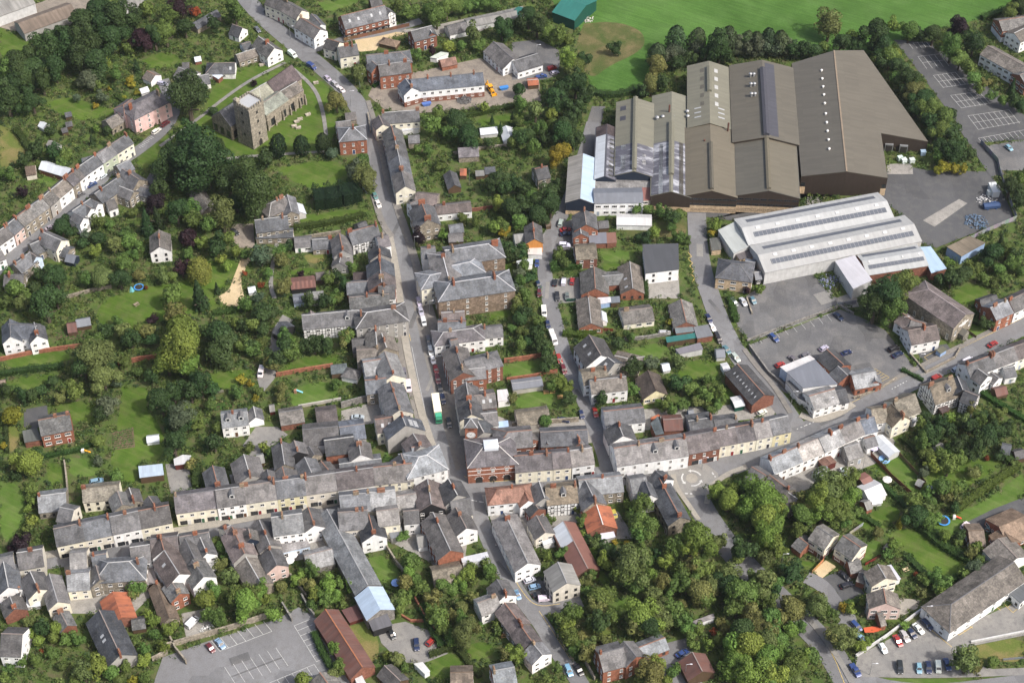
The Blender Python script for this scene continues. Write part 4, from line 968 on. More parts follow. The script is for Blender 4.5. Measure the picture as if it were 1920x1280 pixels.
R('lane', 'lane down from the crossing past parked cars', [(885, 915), (897, 963), (928, 1041), (962, 1096), (986, 1132), (1017, 1171), (1046, 1223), (1077, 1262), (1110, 1320)], 5.2)
R('lane', 'spur to the grey roofed office', [(985, 1135), (1030, 1142), (1090, 1125)], 5.0)
R('lane', 'back lane lined with parked cars', [(1143, 890), (1134, 850), (1121, 815), (1104, 770), (1082, 721), (1064, 682), (1050, 640), (1035, 583), (1020, 518), (1024, 466), (1036, 428), (1060, 395), (1088, 320), (1112, 230)], 5.5)
R('lane', 'works lane up to the factory gate', [(1492, 800), (1455, 745), (1408, 698), (1377, 656), (1350, 605), (1333, 557), (1319, 518), (1309, 466), (1306, 400)], 7.2)
R('lane', 'church lane lined with terraces', [(305, 150), (318, 180), (330, 208), (310, 243), (260, 283), (221, 309), (188, 340), (156, 368), (104, 410), (52, 457), (-30, 530)], 5.2, 'asphalt')
R('lane', 'cul de sac beside the cream houses', [(1512, 1082), (1545, 1098), (1568, 1135), (1600, 1165), (1560, 1195)], 5.0)
R('road', 'road along the bottom right corner', [(1590, 1262), (1650, 1290), (1760, 1300), (1900, 1282), (1980, 1275)], 6.0)
R('lane', 'short side street at the top', [(570, 98), (620, 85), (650, 72), (720, 62), (790, 40)], 4.5)
R('lane', 'access road behind the warehouse trees', [(1870, 330), (1850, 300), (1835, 275), (1810, 240)], 6.0, 'dark_asphalt')
R('footpath', 'footpath along the school car park', [(1615, 1262), (1760, 1265), (1930, 1258)], 2.6, 'gravel')
for lab, pts in [('church path beside the nave', [(300, 275), (370, 225), (420, 185), (470, 150), (535, 118)]), ('church path curving past the gravestones', [(550, 130), (590, 165), (605, 205), (612, 255)]), ('path under the clipped yews', [(300, 318), (430, 297), (520, 290), (610, 285)]), ('earth path below the yew hedge', [(560, 424), (655, 408)]), ('garden path of the long lawn', [(520, 455), (505, 530), (515, 560)]), ('footpath to the chapel door', [(1800, 625), (1818, 645)])]:
 R('footpath', lab, pts, 1.6, 'gravel' if 'earth' not in lab else 'soil')
# pavements with kerbs
NROAD[0] = 0
pave('pale pavement on the left of the main street', [(731, 445), (742, 500), (748, 540), (754, 600), (765, 668), (785, 755), (804, 818), (818, 855)], 2.6)
pave('cobbled pavement on the right of the main street', [(722, 318), (742, 380), (763, 440), (782, 500), (795, 550), (812, 600), (830, 680), (852, 760), (872, 830), (886, 880)], 3.0, 'cobbles')
pave('upper pavement beside the row of slate cottages', [(690, 190), (706, 240), (716, 290), (722, 318)], 2.0, 'cobbles')
pave('grey pavement on the left of the upper street', [(700, 365), (716, 420), (735, 445)], 2.4, 'cobbles')
pave('sunny pavement along the high street shops', [(70, 1044), (140, 1031), (230, 1010), (330, 996), (403, 983), (500, 965), (600, 948), (700, 929), (800, 905), (838, 889)], 2.8)
pave('pavement before the market hall and the cream shops', [(895, 895), (960, 890), (1050, 882), (1115, 872)], 2.2)
pave('pavement before the white hotel and cream terrace', [(1156, 878), (1220, 868), (1290, 862), (1370, 845), (1430, 822), (1480, 800)], 2.4)
pave('pavement before the white corner shop', [(1500, 778), (1530, 790), (1570, 778), (1600, 758)], 2.6)
pave('pavement round the corner by the trees', [(1325, 945), (1330, 915), (1360, 890), (1400, 875)], 1.8)
pave('pavement below the roundabout cottages', [(1262, 890), (1268, 915), (1290, 945), (1310, 975)], 1.6)
pave('pavement along the car park wall', [(1610, 745), (1690, 705), (1720, 690), (1790, 655), (1930, 585)], 1.8, 'cobbles')
pave('pavement by the works lane', [(1482, 775), (1450, 722), (1420, 690), (1395, 655)], 1.8, 'cobbles')
pave('pavement on the left of the school road', [(1480, 1125), (1530, 1175), (1570, 1230), (1600, 1285)], 1.8, 'gravel')
# ------------------------------------------------------------------ painted markings
def dashed(label, pts, w=.12, on=1.0, off=1.0, mat='white_paint'):
 q = chaikin([PX(*p) for p in pts], 2); pcs = []; acc = 0
 for a, b in zip(q, q[1:]):
  L_ = (b - a).length; s = 0
  n = max(1, int(L_ / .5))
  for i in range(n):
   if ((acc + (i + .5) * L_ / n) % (on + off)) < on: pcs.append(strip(a.lerp(b, i / n), a.lerp(b, (i + 1) / n), w))
  acc += L_
 paint('road_marking', label, pcs, mat)
def line(label, pts, w=.12, mat='white_paint', off=0.0):
 q = offsetline(chaikin([PX(*p) for p in pts], 2), off); paint('road_marking', label, [strip(a, b, w) for a, b in zip(q, q[1:])], mat)
cr_ = P(1297, 897); pcs = []
sheet_w('road_junction', 'paler worn tarmac round the mini roundabout', 'junction', [cr_ + Vector((cos(2 * pi * i / 40) * (8.5 + .8 * sin(i * .9)), sin(2 * pi * i / 40) * (8.0 + .6 * cos(i * 1.3)), 0)) for i in range(40)], .248, 'pale_asphalt', m=False)
for k in range(3):
 for j in range(7):
  a0 = k * 2 * pi / 3 + j * .17 + .4; r = 3.3
  f = lambda a, q: cr_ + Vector((cos(a) * q, sin(a) * q, 0))
  pcs.append([f(a0, r - .25), f(a0 + .17, r - .25), f(a0 + .17, r + .25), f(a0, r + .25)])
 a1 = a0 + .17; pcs.append([f(a1, r - .7), f(a1 + .3, r), f(a1, r + .7)])
paint('roundabout_arrows', 'three white curved arrows painted round the mini roundabout', pcs)
paint('roundabout_disc', 'pale round disc in the middle of the mini roundabout', [[cr_ + Vector((cos(2 * pi * i / 32) * 2.0, sin(2 * pi * i / 32) * 2.0, 0)) for i in range(32)]], 'pale_paving', z=.258)
dashed('give way dashes on the left arm of the roundabout', [(1258, 882), (1268, 873)], .5, .8, .7); dashed('give way dashes on the right arm of the roundabout', [(1335, 886), (1343, 897)], .5, .8, .7); dashed('give way dashes on the lower arm of the roundabout', [(1276, 925), (1298, 926)], .5, .8, .7)
dashed('give way dashes at the foot of the works lane', [(1494, 805), (1530, 790)], .3, .7, .6); dashed('dashes across the car park entrance', [(1672, 730), (1700, 715)], .3, .7, .6)
dashed('give way dashes at the crossing', [(884, 938), (912, 943)], .4, .7, .5)
line('white edge line up the left of the main street', [(772, 650), (786, 720), (800, 785), (816, 835)], .14); line('double yellow line at the market corner', [(870, 893), (895, 905), (960, 901), (1050, 892)], .16, 'yellow_paint')
line('yellow line on the left of the upper main street', [(735, 470), (748, 520), (760, 590), (770, 640)], .16, 'yellow_paint')
line('yellow line round the office corner', [(950, 1060), (985, 1120), (1010, 1138), (1050, 1132)], .16, 'yellow_paint'); line('yellow line along the school road', [(1455, 1123), (1508, 1178), (1545, 1225), (1568, 1285)], .16, 'yellow_paint', 2.6); line('yellow line along the cottages lane', [(1000, 1150), (1030, 1195), (1058, 1240)], .14, 'yellow_paint', 2.0)
line('pale line beside the right hand road', [(1600, 772), (1700, 722), (1800, 672), (1930, 608)], .14, 'yellow_paint', 3.6)
pz = [(1290, 474), (1297, 482), (1289, 486), (1299, 494), (1293, 500), (1301, 508), (1295, 514), (1303, 522), (1297, 530)]
paint('road_marking', 'yellow zigzag keep clear marking on the works lane', [strip(PX(*a), PX(*b), .22) for a, b in zip(pz, pz[1:])], 'yellow_paint')
pcs = []
A_, B_ = P(262, 279), P(287, 257)
for k in range(9):
 s = A_.lerp(B_, (k + .5) / 9); n = Vector((B_.y - A_.y, A_.x - B_.x, 0)).normalized(); pcs.append(strip(s - n * .75, s + n * (.75 if k % 3 else .2), .2))
paint('road_marking', 'worn white lettering strokes on church lane', pcs)
O(1420, 0)
bays('white bay grid nearest the copper beech in the dark car park', [((1155, 412), (1313, 393), (65, 88), 4), ((1187, 456), (1345, 437), (0, 1), 1)])
bays('second white bay grid of the dark car park', [((1267, 548), (1425, 525), (72, 88), 5), ((1303, 592), (1490, 566), (0, 1), 1), ((1338, 634), (1545, 605), (0, -1), 1)])
bays('third white bay grid of the dark car park', [((1390, 692), (1595, 664), (78, 90), 6), ((1430, 738), (1640, 705), (0, 1), 1), ((1468, 782), (1690, 745), (0, -1), 1)])
bays('fourth white bay grid of the dark car park', [((1515, 838), (1810, 795), (75, 98), 8), ((1553, 888), (1850, 840), (0, 1), 1), ((1590, 937), (1890, 882), (0, -1), 1)])
bays('single bay row at the far end of the dark car park', [((1090, 318), (1215, 305), (30, 38), 4)]); bays('single bay row at the near end of the dark car park', [((1590, 1000), (1920, 940), (35, 40), 9)])
O(480, 950)
bays('white bays along the right of the town car park', [((275, 857), (435, 1115), (112, -45), 7)])
bays('white bays along the left of the town car park', [((-260, 1040), (115, 897), (-60, -75), 6)])
bays('middle island of white bays in the town car park', [((-180, 1225), (190, 1085), (-45, -70), 6), ((-180, 1225), (190, 1085), (40, 62), 6)])
bays('lower bays of the town car park', [((100, 1267), (420, 1135), (40, 62), 6)])
O(1420, 310)
bays('faint bays of the lower public car park', [((0, 1240), (560, 1060), (35, 45), 9)], .1)
O(1420, 630)
bays('yellow hatched bay by the brick toilets', [((850, 240), (950, 300), (-60, 30), 5), ((870, 370), (960, 310), (0, -1), 1)], .12, mat='yellow_paint'); bays('yellow disabled bay line on the play court', [((1200, 155), (1300, 100), (45, 35), 1), ((1240, 190), (1350, 130), (0, -1), 1)], .12, mat='yellow_paint')
O(1420, 950)
bays('yellow disabled bay before the school', [((1395, 880), (1490, 830), (60, 45), 2), ((1450, 925), (1550, 862), (0, -1), 1)], .14, mat='yellow_paint', z=.23); bays('yellow disabled bays by the flat roofed school wing', [((1680, 690), (1720, 650), (70, 55), 1), ((1720, 650), (1840, 762), (35, -30), 3)], .14, mat='yellow_paint', z=.23)
line('faded yellow line across the school car park', [(1230, 870), (1400, 1010)], .14, 'yellow_paint')
# ================================================================== BUILDINGS (ridge lines read from the photo, crop by crop)
# ---- top left: farm, church lane
O(0, 0); GROUP[0] = 'farm buildings at the top left'
G('pale grey farm barn cut by the top left corner', -140, 50, 190, -70, 15, 5, 'lgrey', 'asb', .35, n='barn', st='', ridge=False)
G('long brown corrugated barn beside the paddock', 130, 168, 510, 30, 10.5, 4.2, 'grey', 'basb', .42, n='barn', st='', ridge=False, lm='the long brown barn')
G('small pale barn above the wooded bank', 880, 20, 1040, -25, 7, 4, 'white', 'asb', .4, n='barn', st='', ridge=False)
Sd('low dark stone shed under the copper beech', 1390, 165, 1560, 70, 5, 2.6, 'stone', 'dslate', n='outbuilding')
GROUP[0] = 'houses round the churchyard'
G('dark roofed cottage with white gable by the top road', 1672, 175, 1745, 200, 6.5, 2.6, 'white', 'dslate', .9)
G('stone roofed white gabled house above the church', 1860, 262, 1975, 345, 8.5, 4.2, 'white', 'gtile', .8, ch='5', lm='the white gabled house')
Wg(1700, 395, 1880, 335, 5.5, 3.0, 'stone', 'gtile', .7)
Wg(1740, 320, 1800, 300, 5, 2.4, 'white', 'slate', .5)
G('white walled slate cottage overlooking the churchyard', 1545, 455, 1690, 452, 7.5, 2.8, 'white', 'slate', .7, hip='l', sk='8')
F('brick garage with pale flat roof below the cottage', [(1530, 545, 2.4), (1560, 523, 2.4), (1602, 545, 2.4), (1572, 570, 2.4)], 'brick', 'pvc', n='garage')
G('grey bungalow with white end wall beside the big tree', 1285, 485, 1400, 530, 7.5, 2.5, 'white', 'slate', .55)
Wg(1430, 548, 1500, 535, 7, 2.5, 'white', 'slate', .6)
Sd('pale greenhouse with red end near the bungalow', 1398, 412, 1442, 404, 3, 1.8, 'brick', 'pvc', n='greenhouse')
Sd('grey shed behind the bungalow', 1312, 450, 1360, 448, 3.2, 2, 'timber', 'slate')
G('white garage with brown roof at the lane end', 1058, 510, 1118, 540, 6, 2.5, 'white', 'gtile', .6, n='garage', st='')
G('large pink house with hipped purple slate roof', 985, 742, 1090, 690, 10.5, 7.6, 'pink', 'pslate', .5, hip='b', ch='09', nst=3, st='s', lm='the pink house', gap=3.6)
Wg(890, 755, 950, 712, 6, 7.2, 'pink', 'pslate', .5, hip='l')
G('low stone annexe joined to the pink house', 760, 868, 885, 795, 6.5, 3.6, 'stone', 'gtile', .7, st='d')
Sd('slatted lean-to shed behind the pink house', 1005, 640, 1060, 622, 3.2, 2, 'lgrey', 'pvc')
for x1, y1, x2, y2 in ((465, 812, 510, 802), (470, 880, 515, 872), (440, 925, 480, 915)): Sd('*little dark garden shed', x1, y1, x2, y2, 2.8, 1.9, 'timber', 'dslate')
Sd('*small greenhouse of grey glass', 290, 875, 330, 895, 3, 1.8, 'lgrey', 'pvc', n='greenhouse'); Sd('*grey shed stack', 350, 1010, 420, 1045, 3, 2, 'lgrey', 'asb')
GROUP[0] = 'terraces along church lane'
ROW([(912, 968), (800, 1040), (690, 1115), (560, 1205)], 7.2, 5.4, 'slate', [('cream end house of the upper church lane terrace', 'cream', 'slate', 1.15, dict(gw='l', ch='0')), ('pale green rendered house in the church lane terrace', 'green', 'mslate', 1.0), ('white house with black door in the church lane terrace', 'white', 'slate', 1.3)])
LM.append((190, 300, 'the church lane terrace'))
Sd('long shed with bright corrugated roof behind church lane', 300, 1160, 520, 1225, 5, 2.8, 'brick', 'pvc', n='outbuilding')
Sd('brown roofed garage behind church lane', 180, 1200, 250, 1190, 5.5, 2.6, 'ivory', 'dbrown', n='garage'); Sd('small slate wing behind the white terrace', 590, 1140, 660, 1120, 5, 4, 'white', 'slate', n='outbuilding')
O(0, 310)
ROW([(565, 12), (470, 92)], 7.2, 5.4, 'slate', [('white house with dark garage doors in church lane', 'white', 'slate', 1.0), ('grey stone house in church lane', 'stone', 'pslate', 1.0)])
ROW([(470, 92), (345, 195), (290, 245), (140, 350), (60, 425), (-90, 530)], 7.5, 5.2, 'gtile', [('white cottage with brown roof in church lane', 'white', 'gtile', 1.1), ('grey rendered cottage in church lane', 'grey', 'gtile', .7), ('stone cottage with porch in church lane', 'stone', 'gtile', 1.0), ('second stone cottage in church lane', 'stone', 'gtile', .9), ('salmon pink cottage in church lane', 'palepink', 'slate', .8), ('white cottage at the left end of church lane', 'white', 'slate', 1.3)])
G('rambling grey slate house at the top of church lane', 880, 25, 1000, 100, 8, 5, 'stone', 'slate', .8, ch='4', lm='the rambling slate house')
Wg(840, 5, 930, -40, 7, 4.8, 'stone', 'mslate', .7); Wg(860, 150, 960, 190, 6, 4, 'stone', 'slate', .7); Wg(1010, 150, 1080, 165, 6, 3.4, 'grey', 'slate', .6, hip='b'); Wg(1080, 60, 1160, 105, 5.5, 3, 'stone', 'slate', .7)
G('long slate roofed house on the right of church lane', 680, 205, 860, 80, 8, 4.8, 'stone', 'slate', .7, ch='29')
G('slate cottage with white gable facing its garden', 760, 262, 822, 240, 5.5, 3.6, 'white', 'slate', .8)
G('white house with three garden gables on church lane', 520, 330, 650, 240, 7, 5, 'white', 'slate', .7, ch='5', lm='the three gabled white house')
for x1, y1, x2, y2 in ((640, 245, 705, 275), (600, 275, 655, 310), (530, 340, 600, 380)): Wg(x1, y1, x2, y2, 4.6, 5, 'white', 'slate', .8)
Sd('glazed garden porch of the white gabled house', 560, 445, 600, 430, 3.5, 2, 'lgrey', 'gmet', n='conservatory')
G('cream gabled house below church lane', 295, 475, 440, 540, 7.5, 4.8, 'cream', 'slate', .75, ch='0')
Wg(420, 580, 500, 605, 6, 2.8, 'stone', 'slate', .5)
Sd('low blue grey shed by the cream house', 480, 640, 545, 655, 4, 2.2, 'dblue', 'gmet')
G('slate cottage on the lower side of church lane', 215, 570, 300, 535, 7, 3.6, 'stone', 'slate', .7, ch='9'); G('pale blue gabled cottage off church lane', 205, 620, 260, 655, 5, 4, 'lblue', 'slate', .9)
G('slate roofed cottage at the bend of church lane', 100, 715, 215, 625, 7, 4, 'stone', 'slate', .75, ch='05'); G('slate cottage at the left edge by the lane', 30, 790, 170, 790, 7, 3, 'stone', 'slate', .6, ch='2')
G('white cottage cut by the left edge', -60, 640, 10, 610, 6, 4, 'white', 'slate', .7)
G('white gabled house with brown roof among the trees', 1145, 465, 1148, 585, 8, 4.4, 'white', 'gtile', .7, ch='4', lm='the lone white gabled house', st='d')
Sd('mossy roofed outbuilding under the big tree', 1410, 160, 1500, 300, 6, 2.6, 'stone', 'gtile', .7, n='outbuilding')
G('white house with twin gables and grey slate roof', 60, 1140, 260, 1150, 8, 5, 'white', 'bslate', .8, lm='the twin gabled white house', st='w', hip='')
Wg(70, 1105, 75, 1230, 7, 5, 'white', 'bslate', .9); Wg(245, 1130, 268, 1225, 6.5, 5, 'white', 'bslate', .9, ch='8')
Sd('rusty roofed shed beside a grey one', 480, 1140, 545, 1130, 5, 2.2, 'timber', 'rust'); Sd('grey roofed lean-to by the vegetable plots', 545, 1112, 645, 1095, 4, 2.2, 'timber', 'gmet')
Sd('*small glass garden frame', 1785, 880, 1835, 870, 3, 1.6, 'lgrey', 'pvc', n='greenhouse')
# ---- top middle
O(480, 0); GROUP[0] = 'houses at the top of the main street'
ROW([(95, -40), (200, 0), (330, 75)], 8, 5.6, 'slate', [('cream house at the top of the street', 'cream', 'slate', 1.0), ('cream house with brick chimneys near the top verge', 'cream', 'slate', 1.1, dict(ch='0'))])
G('white house with stone gable end by the top verge', 318, 125, 462, 212, 8.2, 4.8, 'white', 'slate', .75, ch='0', lm='the stone gable house')
Wg(400, 100, 470, 175, 4, 3, 'white', 'slate', .6)
G('long brick and black timber barn house with skylights', 612, 115, 925, 38, 10, 5.2, 'brick', 'slate', .8, n='barn_house', sk='1368', lm='the timber and brick barn', low=('black', 2.8))
Wg(925, 45, 968, 82, 5.6, 5.2, 'white', 'slate', .9, tim=True, gap=2)
Sd('dark roofed shed at the back of the timber barn', 820, 0, 900, -15, 6, 3, 'timber', 'dslate', n='outbuilding')
G('small red brick house with two front gables', 1115, 225, 1265, 185, 8, 5, 'brick', 'slate', .75, lm='the small brick house'); Wg(1248, 205, 1268, 235, 4.5, 5, 'brick', 'slate', .9)
G('cream cottage with dark roof by the road junction', 510, 278, 600, 305, 7, 4.2, 'cream', 'dslate', .75)
G('cream house with two tall brick chimneys', 590, 340, 725, 318, 8, 5, 'cream', 'slate', .7, ch='47', chn=3, lm='the cream house with brick chimneys')
G('large red brick house with slate gables', 880, 470, 1105, 440, 8, 6, 'obrick', 'slate', .75, ch='38', chn=2, st='s', lm='the red brick villa'); Wg(835, 440, 870, 470, 6, 5.8, 'obrick', 'slate', .9); Wg(795, 400, 1040, 375, 9, 5.6, 'obrick', 'slate', .6, hip='r', ch='4')
Sd('rounded brown garden shed by the sandy yard', 935, 278, 985, 290, 4.5, 2, 'timber', 'brown', .6, hip='b')
Sd('red roofed low shed behind the new terrace', 1325, 432, 1435, 408, 5, 2.2, 'obrick', 'clay', n='outbuilding'); F('white awning roof behind the new terrace', [(1255, 415, 2.3), (1330, 378, 2.3), (1385, 385, 2.3), (1300, 422, 2.3)], 'white', 'white', n='shelter')
G('new white and brick terrace with grey slate roof', 1115, 572, 1632, 522, 9, 5.4, 'white', 'bslate', .7, ch='258', lm='the new terrace', low=('brick', 2.5), n='terrace', gap=3.2, chn=1); Wg(1075, 565, 1122, 632, 7.5, 5.4, 'white', 'bslate', .75, low=('brick', 2.5), ch='9')
G('white walled village hall with slate roof', 1708, 300, 1850, 425, 10, 3.8, 'white', 'slate', .6, n='hall', lm='the white village hall'); Wg(1850, 440, 2030, 385, 9, 3.6, 'white', 'slate', .6)
G('garage block with white end gable', 1375, 190, 1505, 160, 7, 2.6, 'white', 'slate', .6, n='garage', st=''); G('long row of low garages by the track', 1515, 150, 1880, 75, 6.5, 2.5, 'lgrey', 'asb', .35, n='garage_block', st='')
G('small shed with orange roof beside the hall', 1955 , 578, 2030, 572, 4.5, 2.2, 'timber', 'orust', .4, n='shed', st='')
G('dark green metal barn at the edge of the meadow', 2215, -20, 2375, 40, 18, 5, 'dgreen', 'green', .28, n='barn', st='', ridge=False, lm='the green metal barn')
Sd('small green roofed shed by the garages', 1870, 60, 1930, 75, 7, 2.6, 'white', 'green', .4, n='outbuilding')
G('square red brick house with pyramid slate roof', 672, 922, 706, 919, 9.5, 6, 'obrick', 'slate', .62, hip='b', ch='5', st='s', lm='the square brick house', ridge=(.45, .47, .5)); Wg(575, 880, 680, 868, 7, 4.2, 'obrick', 'slate', .7)
Sd('slate outhouse behind the square brick house', 640, 815, 715, 805, 5, 2.5, 'stone', 'slate', n='outbuilding')
GROUP[0] = 'slate cottages up the right of the main street'
G('cream house with conservatory at the top of the row', 905, 812, 1172, 792, 8, 5, 'cream', 'slate', .7, ch='09', lm='the cream conservatory house'); Wg(885, 830, 915, 895, 6.5, 5, 'cream', 'pslate', .7)
F('', [(1045, 905, 2.6), (1165, 890, 2.6), (1170, 930, 2.2), (1055, 945, 2.2)], 'white', 'pvc', wing=True)
ROW([(975, 905), (1000, 1000), (1025, 1110), (1048, 1230), (1075, 1340)], 8.2, 5.2, 'slate', [('stone gabled cottage at the head of the slate row', 'stone', 'gtile', 1.0, dict(ch='9')), ('slate cottage with pale hip in the upper row', 'ivory', 'slate', 1.0), ('slate cottage in the middle of the upper row', 'white', 'slate', 1.0), ('cream gabled cottage at the foot of the upper row', 'cream', 'slate', 1.1, dict(gw='r'))])
LM.append((745, 300, 'the upper slate row'))
Sd('*grey slate back wing', 1095, 975, 1175, 970, 5, 3, 'stone', 'slate', n='outbuilding')
Sd('purple slate garden building', 1455, 1065, 1600, 1055, 6, 2.8, 'stone', 'pslate', n='outbuilding'); Sd('long glass greenhouse on the allotments', 1612, 925, 1735, 912, 4, 2, 'lgrey', 'pvc', n='greenhouse')
Sd('pale round roofed polytunnel', 1800, 905, 1828, 995, 5, 1.2, 'white', 'pvc', .5, n='polytunnel')
for x1, y1, x2, y2, w, rf in ((1395, 1225, 1430, 1330, 5, 'slate'), (1470, 1215, 1515, 1215, 4, 'orust'), (1580, 1230, 1640, 1225, 3, 'asb'), (1645, 1205, 1720, 1200, 4, 'dslate')): Sd('*small garden outbuilding with %s roof' % dict(slate='slate', orust='rusty orange', asb='pale', dslate='dark')[rf], x1, y1, x2, y2, w, 2.2, 'timber', rf, n='garden_shed')
# ---- the church
GROUP[0] = None
O(380, 100, 6.4)
def church():
 E = bpy.data.objects.new('church', None); COL.objects.link(E); E.location = P(470, 250); CUR['E'] = E
 tag(E, 'grey stone parish church with square battlemented tower', 'church'); LM.append((480, 210, 'the church'))
 Wg(205, 705, 560, 470, 11, 7, 'stone', 'slate', .85, st='ch', nst=1, gw='l', gap=3.6, ov=.1); Wg(545, 480, 775, 345, 10.5, 7.2, 'stone', 'greenlead', .8, st='', ov=.1)
 g2 = Wg(775, 345, 1065, 138, 10, 7, 'stone', 'maroon', .95, st='', ov=.1)
 Wg(660, 640, 930, 455, 9.5, 6.4, 'stone', 'greenlead', .5, st='ch', ov=.1, gap=4.5, nst=1, gw=0); ga = CUR['g']
 Wg(935, 455, 1128, 340, 8.5, 6.2, 'stone', 'gtile', .55, st='ch', ov=.1, gap=4.0, nst=1, gw='r'); gb = CUR['g']
 for g in (ga, gb):
  n = 3
  for k in range(n + 1):
   x = g['L'] * k / n; q = g['a0'] + g['d'] * x + (g['perp'] * (g['hw'] + .5) * (-1 if g['cside'] == 0 else 1))
   mb = MB(); mb.box(-.35, .35, -.4, .4, -.5, 3.2); mb.box(-.3, .3, -.05, .4, 3.2, 5.0)
   o = obj('buttress', mb.mesh('buttress', ['stone_wall']), E, (q.x - E.location.x, q.y - E.location.y, 0), g['rz'] if g['cside'] == 0 else g['rz'] + pi, WALL['stone'][1])
 # tower
 H = 20.5; c = PX(548, 560, H); w = 4.1; rz = ga['rz']; el = E.location
 mb = MB(); mb.box(-w, w, -w, w, -.5, H - 1.2); mb.box(-w - .12, w + .12, -w - .12, w + .12, 9.0, 9.35); mb.box(-w - .15, w + .15, -w - .15, w + .15, -.5, .8); mb.box(-w - .15, w + .15, -w - .15, w + .15, H - 1.5, H - 1.21)
 tw = obj('tower', mb.mesh('tower', ['stone_wall']), E, (c.x - el.x, c.y - el.y, 0), rz, (.255, .23, .185))
 for k in range(4):
  for j in range(6):
   a = -w + (j + .2) * 2 * w / 6; mb = MB(); mb.box(a, a + .8, -w - .02, -w + .4, H - 1.2, H + .1 if True else H); o = obj('merlon', mb.mesh('merlon', ['stone_wall']), tw, (0, 0, 0), k * pi / 2, (.255, .23, .185))
 mb = MB(); mb.box(-w + .45, w - .45, -w + .45, w - .45, H - 1.19, H - .9); obj('tower_roof', mb.mesh('tower_roof', ['lead']), tw)
 mb = MB(); mb.box(-w - .2, -w + 1.6, w - 1.8, w + .2, 0, H + .9); mb.poly([(-w - .3, w - 1.9, H + .9), (-w + 1.7, w - 1.9, H + .9), (-w + .7, w - .8, H + 1.7)]); mb.poly([(-w + 1.7, w - 1.9, H + .9), (-w + 1.7, w + .3, H + .9), (-w + .7, w - .8, H + 1.7)]); mb.poly([(-w + 1.7, w + .3, H + .9), (-w - .3, w + .3, H + .9), (-w + .7, w - .8, H + 1.7)]); mb.poly([(-w - .3, w + .3, H + .9), (-w - .3, w - 1.9, H + .9), (-w + .7, w - .8, H + 1.7)])
 obj('stair_turret', mb.mesh('stair_turret', ['stone_wall']), tw, color=(.255, .23, .185))
 mb = MB(); mb.cyl((w - .6, -w + .7), .06, .04, H - 1, H + 5, 6); obj('flagpole', mb.mesh('flagpole', ['frame_white']), tw)
 for k in range(4):
  for z, s in ((H - 4, 'd'), (12, 'd'), (6, 'd')): 
   if k in (0, 3): obj('belfry_window' if z > 14 else 'window', WIN[s], E, (c.x - el.x + (w + .02) * sin(rz + k * pi / 2), c.y - el.y - (w + .02) * cos(rz + k * pi / 2), z), rz + k * pi / 2)
 # arched west doorway
 mb = MB(); pts = [(-1.0, 0), (1.0, 0), (1.0, 2.0)] + [(cos(a) * 1.0, 2.0 + sin(a) * 1.3) for a in np.linspace(.2, pi - .2, 9)] + [(-1.0, 2.0)]
 mb.poly([(x, -.16 - w, z) for x, z in pts]); mb.poly([(x * 1.25, -.155 - w + .002, z * 1.1) for x, z in pts], 1); obj('porch_door', mb.mesh('porch_door', ['timber_black', 'stone_wall']), tw, color=(.4, .35, .28))
church()
O(380, 100, 6.4); GROUP[0] = 'chest tombs in the churchyard'
for i, (x, y, a) in enumerate(((1100, 885, .2), (1150, 905, .25), (1130, 830, .4), (1170, 800, .4), (1265, 745, .5), (1360, 365, .3), (710, 150, .4))):
 c = PX(x, y); mb = MB(); mb.box(-1.0, 1.0, -.5, .5, 0, .75); mb.box(-1.12, 1.12, -.6, .6, .75, .9); o = obj('chest_tomb', mb.mesh('chest_tomb', ['stone_wall']), loc=c, rz=a, color=(.36, .32, .26)); tag(o, autolabel('low stone chest tomb', *Q(c)), 'tomb')
# ---- main street, left side and rectory
O(480, 310); GROUP[0] = 'houses on the left of the main street'
G('old rectory with clustered slate roofs', -10, 395, 225, 365, 8.5, 4.8, 'stone', 'slate', .7, ch='28', lm='the old rectory'); Wg(0, 480, 265, 470, 5, 3, 'stone', 'slate', .35)
Wg(110, 270, 205, 225, 8, 5, 'stone', 'mslate', .7, ch='69', hip='l'); Wg(225, 210, 255, 330, 6, 4.6, 'stone', 'mslate', .7)
Sd('glazed conservatory on the rectory lawn', 285, 265, 310, 330, 5, 2.2, 'lgrey', 'pvc', n='conservatory')
G('white glass fronted garden house', 275, 525, 398, 515, 6, 2.8, 'white', 'slate', .6, st='w', n='garden_house'); G('low grey slate cottage beside the garden house', 405, 535, 545, 525, 6.5, 2.8, 'stone', 'slate', .6, ch='9')
G('black and white timber house by the bend', 665, 480, 872, 425, 8.5, 4.6, 'white', 'slate', .75, tim=True, ch='09', lm='the black and white house'); Wg(600, 490, 625, 610, 7.5, 4.4, 'grey', 'slate', .8, ch='9'); Wg(615, 640, 600, 700, 6, 3.2, 'grey', 'slate', .7, ch='2')
G('white house with brick chimney on the street corner', 870, 520, 950, 500, 7, 5, 'white', 'pslate', .7, ch='4'); Sd('dark slate porch by the street bend', 730, 425, 790, 400, 6, 3, 'stone', 'dslate', n='outbuilding')
G('dark slate gabled house on the left kerb', 880, 575, 892, 635, 8.5, 5.6, 'grey', 'dslate', .7, ch='9')
ROW([(888, 660), (905, 840)], 10.5, 5.8, 'slate', [('tall chimneyed slate house on the left kerb', 'brick', 'dslate', 1.0, dict(ch='1', chn=4)), ('second tall chimneyed slate house on the left kerb', 'brick', 'pslate', 1.0, dict(ch='6', chn=3))])
Sd('maroon roofed outhouse off the main street', 700, 775, 795, 770, 5.5, 2.8, 'dbrick', 'maroon', n='outbuilding')
G('long slate wing with brick wall behind the kerb houses', 650, 845, 850, 830, 7, 4.2, 'dbrick', 'slate', .7, st=''); G('white fronted slate house beside the pavement', 880, 870, 998, 865, 8, 5.4, 'white', 'slate', .7, ch='3')
